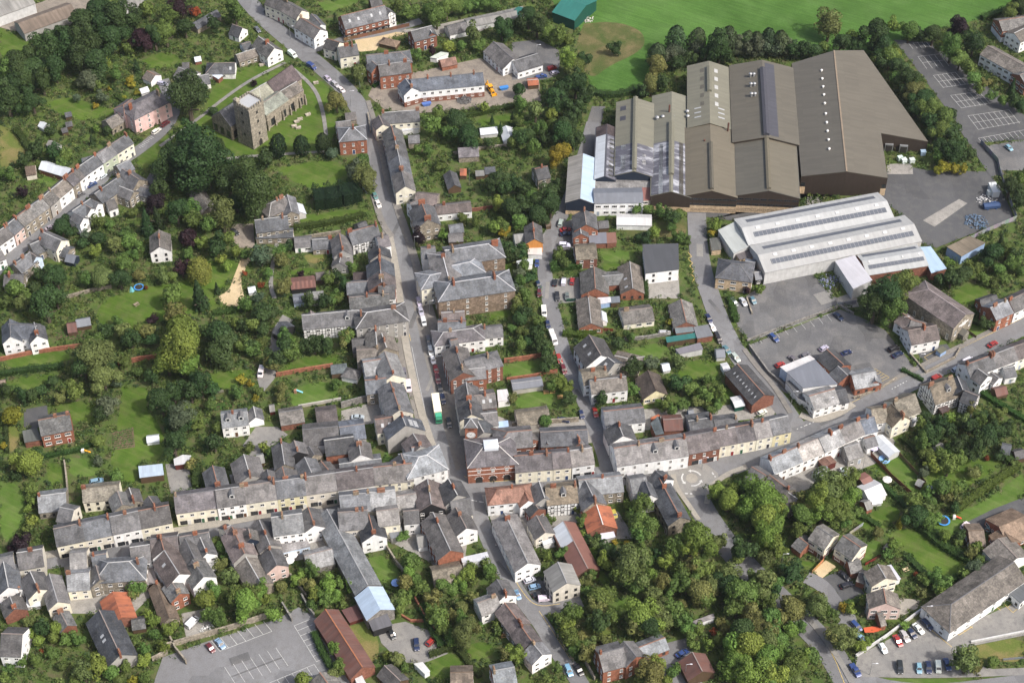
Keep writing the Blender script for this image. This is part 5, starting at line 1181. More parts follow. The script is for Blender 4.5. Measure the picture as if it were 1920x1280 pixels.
G('wide brown slate house with two chimney stacks', 670, 950, 955, 925, 9.5, 5, 'stone', 'gtile', .6, ch='48', lm='the wide brown house')
G('long black and white timber framed house with gable', 330, 1080, 760, 1040, 8.5, 4.8, 'white', 'slate', .75, tim=True, dorm='7', lm='the long timber framed house', gap=3.2); Wg(395, 1045, 398, 1085, 6.5, 4.6, 'palepink', 'pslate', .95, tim=True)
G('tall grey hipped house beside the timber framed one', 800, 1058, 985, 1030, 9.5, 7.4, 'grey', 'slate', .5, hip='b', ch='17', st='s', lm='the tall grey house', ridge=(.5, .5, .5)); Wg(860, 1175, 870, 1290, 8, 5, 'stone', 'gtile', .6, ch='0')
Sd('low slate outhouse below the tall grey house', 690, 1255, 810, 1245, 7, 3, 'stone', 'slate', n='outbuilding')
Sd('red striped tin shed in the gardens', 250, 840, 425, 822, 6, 2.4, 'black', 'rust', .25, n='tin_shed', strips=tuple((0, .08 + k * .18, .16 + k * .18, .05, .98, 'redmet') for k in range(5))); Sd('little purple roofed shed', 430, 775, 530, 765, 4, 2.2, 'timber', 'pslate'); Sd('pale cream shed beside the tin shed', 365, 940, 485, 930, 5, 2.2, 'ivory', 'asb', .2); Sd('low blue grey caravan shed', 268, 955, 345, 945, 4.5, 2, 'lblue', 'gmet', .2)
Sd('dark barn by the long drive', 165, 1125, 225, 1160, 7, 3, 'black', 'dslate', .7, n='barn')
# ---- main street, right side
GROUP[0] = 'houses on the right of the main street'
G('stone gable house with tall chimney on the right kerb', 1190, 262, 1238, 390, 10, 6, 'stone', 'slate', .75, ch='09', chn=4, lm='the stone gable street house'); Wg(1110, 275, 1170, 250, 6, 5, 'white', 'slate', .7)
Wg(1290, 290, 1545, 262, 6, 3.6, 'white', 'pslate', .6, ch='2'); Sd('grey slate garden outbuilding east of the street', 1388, 432, 1488, 418, 5, 2.6, 'stone', 'slate', n='outbuilding'); Sd('second slate garden outbuilding with dark wall', 1385, 505, 1488, 498, 5, 2.4, 'timber', 'slate', .4, n='outbuilding')
Sd('grey slate back range above the kerb house', 1150, 200, 1310, 215, 7, 4, 'stone', 'pslate', .6, n='outbuilding')
E = G('large court house with brown brick side and hipped slates', 1400, 845, 1735, 795, 11, 9, 'brown', 'mslate', .55, hip='b', ch='27', chn=4, st='s', n='court_house', lm='the court house', nst=3, gap=6, ridge=(.5, .5, .51), door=False)
Wg(1360, 612, 1672, 565, 10.5, 8.4, 'brown', 'mslate', .55, hip='r', ch='18', chn=4, st='s', gap=6, ridge=(.5, .5, .51)); Wg(1345, 650, 1392, 830, 10, 8.6, 'cream', 'mslate', .5, hip='b', ch='27', st='s', ridge=(.5, .5, .51)); Wg(1410, 722, 1540, 695, 9, 8, 'brown', 'mslate', .5, hip='r', st='', ridge=(.5, .5, .51))
Wg(1255, 790, 1330, 775, 9, 8.4, 'cream', 'mslate', .4, hip='l', st='s', ridge=(.5, .5, .51)); Wg(1190, 600, 1290, 590, 7, 6, 'white', 'slate', .6, ch='5'); Wg(1645, 785, 1715, 765, 6, 5, 'brown', 'slate', .6, st='')
ROW([(1335, 1060), (1400, 1050), (1500, 1050)], 8, 5.4, 'slate', [('purple slate house below the court house', 'ivory', 'pslate', 1.0, dict(ch='5'))]); G('slate house with twin chimney stacks below the court house', 1310, 1125, 1510, 1118, 8.5, 5.4, 'grey', 'slate', .65, ch='28', chn=2)
G('white house with hipped slate roof by the parked cars', 1350, 1200, 1560, 1172, 8, 5.2, 'white', 'pslate', .6, hip='b', ch='3', lm='the white hipped house'); G('low white cottage range behind the main street', 1600, 1172, 1772, 1155, 6.5, 4, 'white', 'slate', .65, ch='2')
O(480, 630)
G('brick fronted town house with tall chimneys', 1430, 60, 1492, 260, 9, 7, 'brick', 'slate', .65, ch='28', chn=3, st='s', lm='the brick town house'); Wg(1500, 180, 1680, 140, 8, 6.4, 'brick', 'slate', .6, hip='r', ch='6', st='s'); Wg(1500, 240, 1650, 225, 7, 5.6, 'obrick', 'mslate', .55); Wg(1400, 30, 1450, 20, 7, 6, 'white', 'slate', .6)
ROW([(1512, 330), (1552, 560)], 8.5, 6.6, 'slate', [('dark slate town house above the clock tower', 'ivory', 'slate', 1.0, dict(ch='9', st='s')), ('second slate town house above the clock tower', 'cream', 'dslate', .8, dict(ch='5', st='s'))])
G('slate back range with pale roof lights', 1560, 430, 1720, 410, 9, 6, 'brick', 'slate', .55, sk='47', ch='5'); G('small white bay fronted house behind the clock tower', 1600, 560, 1735, 545, 8, 5, 'white', 'mslate', .6); F('pale flat roofed porch behind the clock tower', [(1740, 620, 3), (1810, 610, 3), (1815, 650, 3), (1745, 658, 3)], 'white', 'blue', n='porch'); F('white flat canopy beside the inn garden', [(1738, 392, 3.2), (1805, 385, 3.2), (1828, 455, 3.2), (1745, 470, 3.2)], 'white', 'white', n='canopy')
G('slate roofed house behind the clock', 1590, 600, 1640, 690, 9, 6, 'grey', 'slate', .55, st='')
# market hall
E = G('red brick market hall with three arches and hipped roof', 1648, 782, 1735, 775, 12.5, 8, 'obrick', 'pslate', .55, hip='b', n='market_hall', st='', lm='the market hall', ridge=(.5, .48, .45))
g = CUR['g']; L_ = g['L']; rz = g['rz']; base = g['a0'] - g['perp'] * g['hw']; el = E.location
def onwall(nm, me, x, z, out=0.0, col=None, base=base, rz=rz):
 return obj(nm, me, E, (base.x + cos(rz) * x + sin(rz) * out - el.x, base.y + sin(rz) * x - cos(rz) * out - el.y, z), rz, col)
for k in range(3):
 x = L_ * (k + .5) / 3 * .84 + L_ * .08
 mb = MB(); pts = [(-1.15, 0), (1.15, 0), (1.15, 1.9)] + [(cos(a) * 1.15, 1.9 + sin(a) * 1.15) for a in np.linspace(.15, pi - .15, 9)] + [(-1.15, 1.9)]
 mb.poly([(a, -.04, b) for a, b in pts]); onwall('arch_opening', mb.mesh('arch_opening', ['timber_black']), x, .1)
 mb = MB()
 for j in range(11):
  a0, a1 = pi * j / 11, pi * (j + 1) / 11
  mb.poly([(cos(a) * r, -.06, 1.9 + sin(a) * r) for a, r in ((a0, 1.17), (a0, 1.5), (a1, 1.5), (a1, 1.17))], j % 2)
 onwall('arch_ring', mb.mesh('arch_ring', ['frame_white', 'brick_wall']), x, .1, 0, WALL['obrick'][1]); onwall('window', WIN['s'], x, 6.0, .0)
 mb = MB()
 for j in range(9):
  a0, a1 = pi * j / 9, pi * (j + 1) / 9
  mb.poly([(cos(a) * r, -.05, sin(a) * r) for a, r in ((a0, .6), (a0, .95), (a1, .95), (a1, .6))], j % 2)
 onwall('window_arch', mb.mesh('window_arch', ['frame_white', 'brick_wall']), x, 6.75, 0, WALL['obrick'][1])
mb = MB(); mb.box(0, L_, -.05, .0, -.12, .12); bm_ = mb.mesh('string_course', ['frame_white'])
for z in (4.2, 6.2): onwall('string_course', bm_, 0, z)
mb = MB(); zr = g['zr']; mb.box(-2.3, 2.3, -1.9, 1.9, -1.2, .25)
for a, b in (((-2.4, -2.0), (2.4, -2.0)), ((2.4, -2.0), (2.4, 2.0)), ((2.4, 2.0), (-2.4, 2.0)), ((-2.4, 2.0), (-2.4, -2.0))): mb.poly([(a[0], a[1], .25), (b[0], b[1], .25), (0, 0, 1.1)])
mid = g['a0'] + g['d'] * g['L'] / 2; obj('roof_lantern', mb.mesh('roof_lantern', ['coloured']), E, (mid.x - el.x, mid.y - el.y, zr), rz, (.62, .66, .7))
# clock tower
c = PX(1548, 640, 12); E = bpy.data.objects.new('clock_tower', None); COL.objects.link(E); E.location = (c.x, c.y, 0); tag(E, 'brick clock tower with white dial and gabled cap', 'clock tower'); LM.append((*Q(c), 'the clock tower'))
mb = MB(); mb.box(-2, 2, -2, 2, -.5, 13); obj('wall', mb.mesh('wall', ['brick_wall']), E, color=WALL['obrick'][1])
mb = MB()
for a, b in (((-2.3, -2.3), (2.3, -2.3)), ((2.3, -2.3), (2.3, 2.3)), ((2.3, 2.3), (-2.3, 2.3)), ((-2.3, 2.3), (-2.3, -2.3))): mb.poly([(*a, 13), (*b, 13), (0, 0, 15.3)], 0, [(a[0], 0), (b[0], 0), (0, 3)])
obj('roof', mb.mesh('roof', ['slate']), E, color=ROOF['slate'][1])
mb = MB()
for q in ((-2.3, -2.3), (2.3, -2.3), (2.3, 2.3), (-2.3, 2.3)): mb.bar(Vector((*q, 13.05)), Vector((0, 0, 15.35)), .25, .12)
obj('hip_tiles', mb.mesh('hip_tiles', ['lead']), E)
n = 24; mb = MB(); mb.poly([(cos(2 * pi * k / n) * 1.5, -2.06, 9.3 + sin(2 * pi * k / n) * 1.5) for k in range(n)]); cf = obj('clock_face', mb.mesh('clock_face', ['frame_white']), E)
mb = MB()
for k in range(12):
 a = pi * k / 6; mb.poly([(cos(a + da) * r, -2.075, 9.3 + sin(a + da) * r) for da, r in ((-.05, 1.1), (.05, 1.1), (.04, 1.38), (-.04, 1.38))])
obj('hour_mark', mb.mesh('hour_mark', ['timber_black']), cf)
for nm, a, l, w in (('hour_hand', 1.2, .75, .12), ('minute_hand', 2.6, 1.1, .08)): mb = MB(); mb.bar(Vector((0, -2.09, 9.3)), Vector((cos(a) * l, -2.09, 9.3 + sin(a) * l)), w, .02); obj(nm, mb.mesh(nm, ['timber_black']), cf)
mb = MB(); 
for k in range(5): mb.box(-.9 + k * .42, -.72 + k * .42, -2.08, -2.0, 11.6, 12.3)
obj('louvre', mb.mesh('louvre', ['timber_black']), E)
# ---- factory
GROUP[0] = 'factory halls'
O(960, 0)
E = G('long grey asbestos factory hall with dark blue gable', 510, 1105, 490, 1428, 10.8, 6, 'dblue', 'asb', .42, n='factory_hall', st='', ridge=False, strips=((1, 0, 1, .02, 1, 'blue'),), low=('buff', 2), lm='the blue gabled hall')
G('narrow factory hall with striped purple roof', 685, 893, 668, 1268, 8.6, 6.4, 'dblue', 'dmet', .45, n='factory_hall', st='', ridge=False, strips=((0, .2, 1, .08, .95, 'pvc'), (1, .2, 1, .1, .9, 'worn'), (0, 0, .19, .02, .98, 'maroon'), (1, 0, .19, .02, .98, 'maroon')) + tuple((1, .25 + k * .085, .29 + k * .085, .3, .72, 'olive') for k in range(9)), lm='the striped factory hall')
G('olive and slate factory hall with ridge vent', 890, 705, 880, 1232, 15, 7.5, 'dblue', 'olive', .34, n='factory_hall', st='', ridge=False, vent=(0, .98, 1.7, 1.0, 'olive'), strips=((0, .62, 1, .1, .99, 'worn'), (1, .62, 1, .1, .99, 'worn'), (0, .62, .68, .45, .7, 'pvc'), (0, .76, .95, .45, .7, 'pvc'), (1, .74, .77, .4, .6, 'white'), (1, .82, .88, .4, .6, 'white'), (0, .08, .14, .5, .8, 'dmet'), (0, .22, .28, .5, .8, 'dmet')))
G('second olive factory hall with pale streaked roof', 1150, 660, 1146, 1378, 15.2, 7.2, 'dbrown', 'olive', .34, n='factory_hall', st='', ridge=False, vent=(.32, .84, 2.0, 1.0, 'olive'), strips=((0, .5, 1, .1, .99, 'worn'), (1, .5, 1, .1, .99, 'worn'), (1, .5, 1, .4, .62, 'tanmet'), (0, .52, 1, .42, .62, 'pvc')), low=('buff', 2.2))
G('tall khaki factory hall with roof lights', 1418, 440, 1426, 885, 17.2, 8.6, 'dbrown', 'olive', .34, n='factory_hall', st='', ridge=False, vent=(.1, .5, 1.8, 1.0, 'olive'), strips=tuple((s, .1 + k * .135, .16 + k * .135, .25, .42, 'chall' if s else 'brownmet') for k in range(5) for s in (0, 1)) , lm='the khaki hall')
for k in range(3): CUR['g']['slope'](0, .72 + k * .07, .735 + k * .07, .4, .7, .1, 'roof_light', 'lead'); CUR['g']['slope'](1, .72 + k * .07, .735 + k * .07, .4, .7, .1, 'roof_light', 'lead')
G('brown metal factory hall with buff plinth', 1426, 885, 1440, 1372, 19.6, 8, 'dbrown', 'tanmet', .3, n='factory_hall', st='ind', ridge=False, vent=(.3, .98, 1.4, .8, 'brownmet'), low=('buff', 3.4), door=False)
G('grey brown factory hall with sooty ridge vent', 1800, 432, 1834, 985, 26, 9, 'dbrown', 'brownmet', .26, n='factory_hall', st='', ridge=False, vent=(.12, .98, 2.2, 1.2, 'dmet'), strips=((1, .03, .97, .08, .38, 'dmet'),))
for u in (.2, .33, .46):
 g = CUR['g']; q = g['a0'] + g['d'] * g['L'] * u - g['perp'] * 4.2; mb = MB()
 for dx in (-.9, .5): mb.cyl((dx, 0), .5, .5, g['zr'] - 2.2, g['zr'] + .4, 10); mb.cyl((dx, 0), .75, .2, g['zr'] + .4, g['zr'] + .8, 10)
 obj('roof_fan', mb.mesh('roof_fan', ['metal_grey']), E if False else CUR['E'], (q.x - CUR['E'].location.x, q.y - CUR['E'].location.y, 0))
G('wide tan factory hall with dark gable front', 1832, 985, 1850, 1372, 24, 8.2, 'dbrown', 'brownmet', .26, n='factory_hall', st='ind', ridge=False, vent=(.02, .97, 1.6, .9, 'tanmet'), strips=((1, .01, .99, .04, .99, 'tanmet'),), low=('buff', 3.4), door=False, lm='the tan factory hall')  # paler sheet over the right slope paints in its sunlit side
for x, y, h in ((1132, 800, 13), (1555, 930, 13), (1385, 1020, 11)):
 q = PX(x, y, 10); mb = MB(); mb.cyl((0, 0), .35, .35, 7, h, 10); mb.cyl((0, 0), .5, .5, 6.8, 7.6, 10); o = obj('flue_pipe', mb.mesh('flue_pipe', ['rusty_roof']), loc=(q.x, q.y, 0), color=(.12, .05, .035)); tag(o, autolabel('rusty vertical flue pipe standing on the roof', *Q(q)), 'flue pipe')
for x, y in ((1045, 845), (1085, 838), (1262, 800), (1265, 835), (1165, 840)):
 q = PX(x, y, 9); mb = MB(); mb.cyl((0, 0), .6, .6, 7, 9.2, 10); mb.cyl((0, 0), .85, .3, 9.2, 9.6, 10); o = obj('roof_cowl', mb.mesh('roof_cowl', ['metal_grey']), loc=(q.x, q.y, 0)); tag(o, autolabel('grey metal ventilation cowl on the roof', *Q(q)), 'roof cowl')
# the big irregular warehouse
def warehouse():
 O(1420, 0); E = bpy.data.objects.new('warehouse', None); COL.objects.link(E); zr = 12.0
 R0, R1 = PX(552, 368, zr), PX(643, 1238, zr); d = (R1 - R0).normalized(); n = Vector((-d.y, d.x, 0)); n = n if n.x > 0 else -n
 E.location = ((R0.x + R1.x) / 2, (R0.y + R1.y) / 2, 0); el = E.location; tag(E, 'huge brown warehouse with long sloping skewed roof', 'warehouse', 'factory halls'); LM.append((1600, 230, 'the huge brown warehouse'))
 def on(x, y, sl):
  px, py = X(x, y); z = zr
  for _ in range(30):
   w = P(px, py, z); z = zr - sl * abs((w - R0).dot(n))
  return P(px, py, z)
 SLp = .2
 L0, L1 = on(247, 460, SLp), on(316, 1272, SLp); A, B, C, D = on(765, 366, SLp), on(1228, 1022, SLp), on(890, 962, SLp), on(938, 1284, SLp)
 loc = lambda q: q - Vector((el.x, el.y, 0)); U = lambda q: ((q - R0).dot(d), (q - R0).dot(n))
 for nm, pts, col in (('roof', [L0, L1, R1, R0], (.09, .083, .068)), ('roof', [R0, R1, D, C, B, A], (.115, .103, .08))):  # right slope coloured lighter, painting in the sun from that side
  mb = MB(); up = Vector((0, 0, .25)); q = [loc(p) + up for p in pts]
  if sum(a.x * b.y - b.x * a.y for a, b in zip(q, q[1:] + q[:1])) < 0: q = q[::-1]; pts = pts[::-1]
  mb.poly(q, 0, [U(p) for p in pts])
  for a, b in zip(q, q[1:] + q[:1]): mb.poly([a - up, b - up, b, a])
  mb.poly([p - up for p in q[::-1]])
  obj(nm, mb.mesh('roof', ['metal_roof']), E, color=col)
 per = [L0, L1, R1, D, C, B, A, R0]; mb = MB(); 
 for a, b in zip(per, per[1:] + per[:1]): a, b = loc(a), loc(b); mb.poly([(a.x, a.y, -.5), (b.x, b.y, -.5), (b.x, b.y, b.z - .05), (a.x, a.y, a.z - .05)])
 obj('wall', mb.mesh('wall', ['paint']), E, color=WALL['dbrown'][1])
 mark([(p.x, p.y) for p in per], .5)
 fr = [loc(L1), loc(D)]; t = (fr[1] - fr[0]); t.z = 0; ln = t.length; t.normalize(); o = Vector((t.y, -t.x, 0)); rz = atan2(t.y, t.x)
 mb = MB(); mb.box(0, ln, -.08, .2, -.5, 3.6); obj('plinth', mb.mesh('plinth', ['brick_wall']), E, (fr[0].x, fr[0].y, 0), rz, WALL['buff'][1])
 for k in range(5): mb = MB(); mb.box(.3 + k * ln / 5, (k + 1) * ln / 5 - .3, -.07, 0, 4.0, 5.6); obj('window', mb.mesh('window', ['glass']), E, (fr[0].x, fr[0].y, 0), rz)
 mb = MB(); mb.box(ln * .5, ln * .5 + 1.1, -.12, -.081, 0, 2.2); obj('door', mb.mesh('door', ['timber_black']), E, (fr[0].x, fr[0].y, 0), rz)
 mb = MB(); mb.bar(loc(R0) + Vector((0, 0, .33)), loc(R1) + Vector((0, 0, .33)), .6, .15); obj('ridge_cap', mb.mesh('ridge_cap', ['paint']), E, color=(.24, .19, .14))
 for k, (x, y) in enumerate([(461, 517), (466, 577), (472, 634), (478, 692), (484, 754), (491, 828), (498, 892), (504, 953), (511, 1016), (516, 1082)]):
  q = on(x, y, SLp); mb = MB(); mb.cyl((0, 0), .35, .35, -.2, .7, 10); mb.cyl((0, 0), .55, .3, .7, .95, 10); obj('roof_vent', mb.mesh('roof_vent', ['frame_white']), E, loc(q) + Vector((0, 0, .2)))
 for s, (bx, by) in enumerate(((945, 1070), (1050, 1080))):
  q = PX(bx, by, 1.5); mb = MB(); mb.box(-1.6, 1.6, -.5, .4, -1.2, 2.4); mb.box(-1.3, 1.3, -.55, -.501, -1.1, 1.9, 1); obj('loading_door', mb.mesh('loading_door', ['metal_grey', 'timber_black']), E, loc(q), .35 - .5)
warehouse()
O(960, 310); GROUP[0] = 'works buildings before the factory'
G('long white works office with slate blue roof', 590, 200, 940, 195, 9, 5.6, 'white', 'gmet', .3, n='office_block', st='w', ridge=False, lm='the white works office'); F('', [(925, 165, 5.4), (1045, 160, 5.4), (1095, 245, 4.6), (935, 255, 4.6)], 'ivory', 'redmet', wing=True, st='w')
G('low works range with pale roof behind the office', 605, 130, 1000, 122, 6, 5.2, 'white', 'lslate', .2, n='works_range', st='', ridge=False)
G('rust stained white container shed on the rough grass', 755, 372, 1005, 378, 6, 2.6, 'white', 'white', .35, n='container_shed', st='', ridge=False, lm='the white container shed')
G('red brick house with slate roof under the works', 520, 318, 535, 425, 9.5, 5, 'obrick', 'slate', .65, ch='0', lm='the works brick house'); Wg(490, 435, 498, 490, 6, 4, 'obrick', 'slate', .7); F('', [(555, 492, 3.2), (675, 485, 3.2), (680, 560, 2.6), (560, 565, 2.6)], 'brick', 'gmet', wing=True)
F('pink and grey lean-to beside the works house', [(680, 490, 3), (745, 485, 3), (752, 555, 2.6), (685, 562, 2.6)], 'brick', 'redmet', n='lean_to'); Sd('small dark shed beside the works house', 622, 405, 692, 398, 4, 2.2, 'timber', 'slate')
G('stone tiled brick cottage by the lane', 455, 585, 605, 575, 9, 4.2, 'dbrick', 'stone', .6, lm='the stone tiled cottage')
G('brown brick day centre with two gabled wings', 590, 728, 600, 885, 10, 3.2, 'obrick', 'gtile', .6, n='day_centre', st='d', lm='the brown brick centre'); Wg(848, 692, 870, 885, 8.5, 3.2, 'obrick', 'gtile', .6, sk='58', st='d'); Wg(620, 800, 800, 785, 7, 3, 'obrick', 'gtile', .4, st='')
F('white walled block with purple metal roof', [(943, 572, 6.2), (1195, 566, 6.2), (1200, 748, 5.6), (962, 778, 5.6)], 'white', 'dmet', n='workshop', st='d', nst=2, lm='the purple roofed block', gap=5)
G('brown bungalow with brick gable by the lane', 548, 935, 570, 1135, 8.5, 2.8, 'obrick', 'gtile', .55, lm='the lane bungalow', n='bungalow', ch='0'); F('white awning over a blue porch', [(620, 955, 2.5), (705, 950, 2.5), (710, 985, 2.4), (628, 1000, 2.4)], 'blue', 'white', n='awning'); F('grey green shed between the bungalows', [(712, 950, 2.4), (772, 945, 2.4), (775, 985, 2.4), (715, 990, 2.4)], 'timber', 'gmet', n='garden_shed'); Sd('white glass conservatory of the lane bungalow', 645, 1045, 655, 1110, 3, 1.9, 'white', 'pvc', n='conservatory')
G('cream bungalow with pale tiled roof', 790, 1050, 1008, 1022, 8.5, 2.7, 'cream', 'gtile', .55, st='w', n='bungalow', lm='the cream bungalow', ch='1'); G('brown tiled bungalow beside the works lane', 1215, 962, 1255, 1125, 8.5, 2.7, 'brick', 'gtile', .6, n='bungalow', lm='the works lane bungalow')
F('flat blue grey garage roof by the parked cars', [(1310, 1165, 2.8), (1410, 1150, 2.8), (1445, 1225, 2.8), (1335, 1245, 2.8)], 'brick', 'gmet', n='garage'); F('green roofed garage beside the bungalow', [(1175, 1170, 2.6), (1295, 1160, 2.6), (1308, 1195, 2.6), (1185, 1210, 2.6)], 'brick', 'gmet', n='garage'); F('long dark green lean-to by the lane wall', [(1110, 1238, 2.6), (1330, 1205, 2.6), (1340, 1240, 2.4), (1120, 1275, 2.4)], 'timber', 'green', n='lean_to')
G('orange walled cottage with slate roof on the lane', 150, 408, 162, 528, 6.8, 4.2, 'orange', 'slate', .7, ch='5', lm='the orange cottage', gw=0); F('', [(112, 560, 2.6), (212, 560, 2.6), (215, 645, 2.3), (118, 640, 2.3)], 'white', 'white', wing=True)
Sd('pale corrugated shed beside the orange cottage', 15, 500, 85, 490, 5, 2.5, 'white', 'asb', n='outbuilding'); F('white roofed car port on the lane', [(35, 690, 2.4), (148, 672, 2.4), (145, 712, 2.4), (40, 725, 2.4)], 'white', 'white', n='car_port')
G('dark slate cottage in the trees behind the works', 165, 25, 255, 5, 8, 4, 'stone', 'dslate', .7, ch='5'); Sd('*small timber shed', 240, 400, 275, 395, 3, 2, 'timber', 'brown')
# white halls
GROUP[0] = 'white metal industrial halls'
O(1420, 310)
for lab, x1, y1, x2, y2, w, he, un in (('upper white metal hall with long roof lights', -112, 450, 932, 255, 15, 6, 11), ('middle white metal hall with long roof lights', 5, 645, 1128, 422, 15, 6, 12), ('short white metal hall by the brick end', 755, 688, 1192, 618, 12, 5, 5)):
 G(lab, x1, y1, x2, y2, w, he, 'lgrey' if un > 5 else 'brick', 'chall', .27, n='industrial_hall', st='', ridge=False, strips=((0, .06, .97, .36, .64, 'glass'), (1, .06, .95, .45, .72, 'glass')), lm=None if un == 11 else 'the middle white hall' if un == 12 else 'the short white hall')
 g = CUR['g']; gl = g['slope']
 for k in range(un // 2 + 2):
  u = .1 + k * .82 / (un // 2 + 1); gl(0 if g['cside'] == 0 else 1, u - .012, u + .012, .08, .22, .22, 'roof_vent', 'metal_roof', (.55, .55, .55))
 for k in range(un * 3):
  u = .065 + k * .9 / (un * 3); gl(g['cside'], u, u + .0012, .35, .65, .08, 'glazing_bar', 'lead')
F('white lean-to roof at the left of the halls', [(-280, 470, 4.6), (-165, 412, 5.6), (-68, 585, 5.6), (-170, 635, 4.6)], 'lgrey', 'chall', n='lean_to'); F('white open fronted loading shed', [(562, 692, 5.4), (700, 652, 6.4), (824, 826, 6.4), (690, 888, 5.4)], 'lgrey', 'white', n='loading_shed'); F('pale blue metal roofed annexe', [(1172, 592, 5), (1248, 588, 5), (1360, 742, 4.2), (1252, 775, 4.2)], 'brick', 'blue', n='annexe')
F('blue walled store with brown flat roof', [(1368, 588, 4), (1525, 512, 4), (1640, 560, 4), (1470, 655, 4)], 'blue', 'basb', n='store', lm='the blue walled store')
O(960, 310)
G('buff brick polygonal works reception with slate roof', 1585, 705, 1640, 712, 11, 5, 'buff', 'bslate', .6, hip='b', n='reception_building', st='w', lm='the works reception', gap=3.5); Wg(1680, 690, 1750, 700, 6, 4, 'buff', 'bslate', .4); F('', [(1600, 620, 3.6), (1735, 600, 3.6), (1770, 650, 3.6), (1640, 680, 3.6)], 'buff', 'felt', wing=True); F('small buff brick plant house', [(1425, 530, 2.6), (1495, 520, 2.6), (1505, 605, 2.6), (1440, 612, 2.6)], 'buff', 'felt', n='plant_house')
Wg(1745, 770, 1790, 765, 5, 3, 'black', 'gmet', .5)
# chapel, school house, right edge
O(1420, 310); GROUP[0] = 'buildings along the right hand road'
G('stone chapel with slate roof and hipped rear', 1232, 892, 1500, 1072, 12, 6.5, 'stone', 'pslate', .55, hip='l', n='chapel', st='tall', lm='the stone chapel', nst=1, gap=3.4, gw=0, ridge=(.3, .26, .26))
g = CUR['g']; E = CUR['E']; el = E.location; q = g['a0'] + g['d'] * (g['L'] + .05); rzf = g['rz'] + pi / 2
mb = MB(); mb.box(-2.6, 2.6, -.08, 0, -.35, .35); mb.box(-1.4, 1.4, -.08, 0, -1.0, -.6); mb.box(-.9, -.5, -.08, 0, .5, 1.3); mb.box(.2, .7, -.08, 0, .5, 1.3); obj('sign_board', mb.mesh('sign_board', ['frame_white']), E, (q.x - el.x, q.y - el.y, 6.4), rzf)
for s in (-1, 1): qq = q + g['perp'] * (s * 4); obj('window', WIN['tall'], E, (qq.x - el.x, qq.y - el.y, 4), rzf)
mb = MB(); mb.box(-1.6, 1.6, -2.2, 0, -.5, 2.6); mb.box(-.6, .6, -2.25, -2.2, 0, 2.1, 1); mb.poly([(-1.8, -2.4, 2.6), (0, -2.4, 4.2), (0, 0, 4.2), (-1.8, 0, 2.6)][::-1], 2); mb.poly([(1.8, -2.4, 2.6), (0, -2.4, 4.2), (0, 0, 4.2), (1.8, 0, 2.6)], 2); mb.poly([(-1.6, -2.21, 2.6), (1.6, -2.21, 2.6), (0, -2.21, 4.1)]); obj('porch', mb.mesh('porch', ['stone_wall', 'coloured', 'slate']), E, (q.x - el.x, q.y - el.y, 0), rzf, (.2, .19, .16))
G('white walled school house with purple slate roofs', 1085, 1190, 1290, 1150, 9, 4.6, 'white', 'pslate', .65, n='school_house', st='tall', ch='5', lm='the white school house'); Wg(1040, 1060, 1110, 1110, 7, 4, 'white', 'pslate', .7); Wg(1110, 1110, 1210, 1140, 7, 4.2, 'white', 'slate', .7)
O(0, 0, 1)
G('red brick house with pale chimney on the right hand road', 1857, 577, 1889, 563, 8.5, 5.4, 'obrick', 'mslate', .65, ch='28', st='s', lm='the brick road house'); Wg(1838, 566, 1856, 562, 6, 3, 'obrick', 'slate', .5); Sd('dark brick wash house behind the brick road house', 1838, 562, 1868, 552, 5, 3, 'brick', 'dslate', n='outbuilding')
ROW([(1892, 563), (1915, 552), (1945, 538)], 8, 4.8, 'pslate', [('white cottage beside the brick road house', 'white', 'slate', 1.0), ('white cottage cut by the right edge', 'white', 'pslate', 1.0)])
O(1420, 0)
G('upper terrace of brick and white houses at the top right', 1740, 150, 2020, 105, 9.5, 5, 'obrick', 'gtile', .5, n='terrace', st='w', low=('white', 2.4)); Wg(1850, 240, 2050, 140, 9, 5, 'white', 'gtile', .5)
G('long brown roofed terrace with white panels at the top right', 1660, 330, 1960, 495, 9.5, 5, 'white', 'gtile', .5, n='terrace', st='w', lm='the brown roofed terrace'); G('lower end house of the top right terrace', 1890, 540, 2050, 480, 9, 5, 'obrick', 'gtile', .5, n='terrace', st='w')
O(1420, 630)
ROW([(1500, 205), (1690, 135), (1850, 75), (2000, 20)], 8, 4.8, 'slate', [('white gabled cottage beside the black timber house', 'white', 'slate', 1.2, dict(gw='l')), ('slate cottage in the right hand row', 'white', 'slate', 1.0), ('end cottage of the right hand row', 'cream', 'pslate', 1.0)]); LM.append((1860, 690, 'the right hand row'))
G('white rear house with garden gable in the right hand row', 1590, 235, 1660, 285, 6.5, 4.8, 'white', 'slate', .8, st='w'); F('dark slate lean-to of the white rear house', [(1480, 265, 3.2), (1540, 250, 3.2), (1605, 340, 2.8), (1580, 375, 2.8)], 'white', 'dmet', n='lean_to'); G('small white back wing with grey roof', 1690, 265, 1740, 300, 5, 3.2, 'white', 'slate', .6); G('white cottage wing by the right hedge', 1770, 230, 1850, 215, 6, 3.2, 'white', 'slate', .6)
G('timber framed house with mossy brown roof', 1240, 355, 1412, 298, 10.5, 4.6, 'white', 'stone', .9, tim=True, ch='08', chn=3, dorm='6', lm='the mossy timber house'); F('', [(1255, 455, 3.2), (1310, 450, 3.2), (1385, 525, 2.4), (1330, 555, 2.4)], 'timber', 'maroon', wing=True)
G('black timbered wing with dark slate roof', 1440, 290, 1480, 385, 7, 5, 'black', 'dslate', .8, tim=True); Wg(1490, 390, 1590, 430, 7, 4.6, 'white', 'dslate', .7, tim=True)
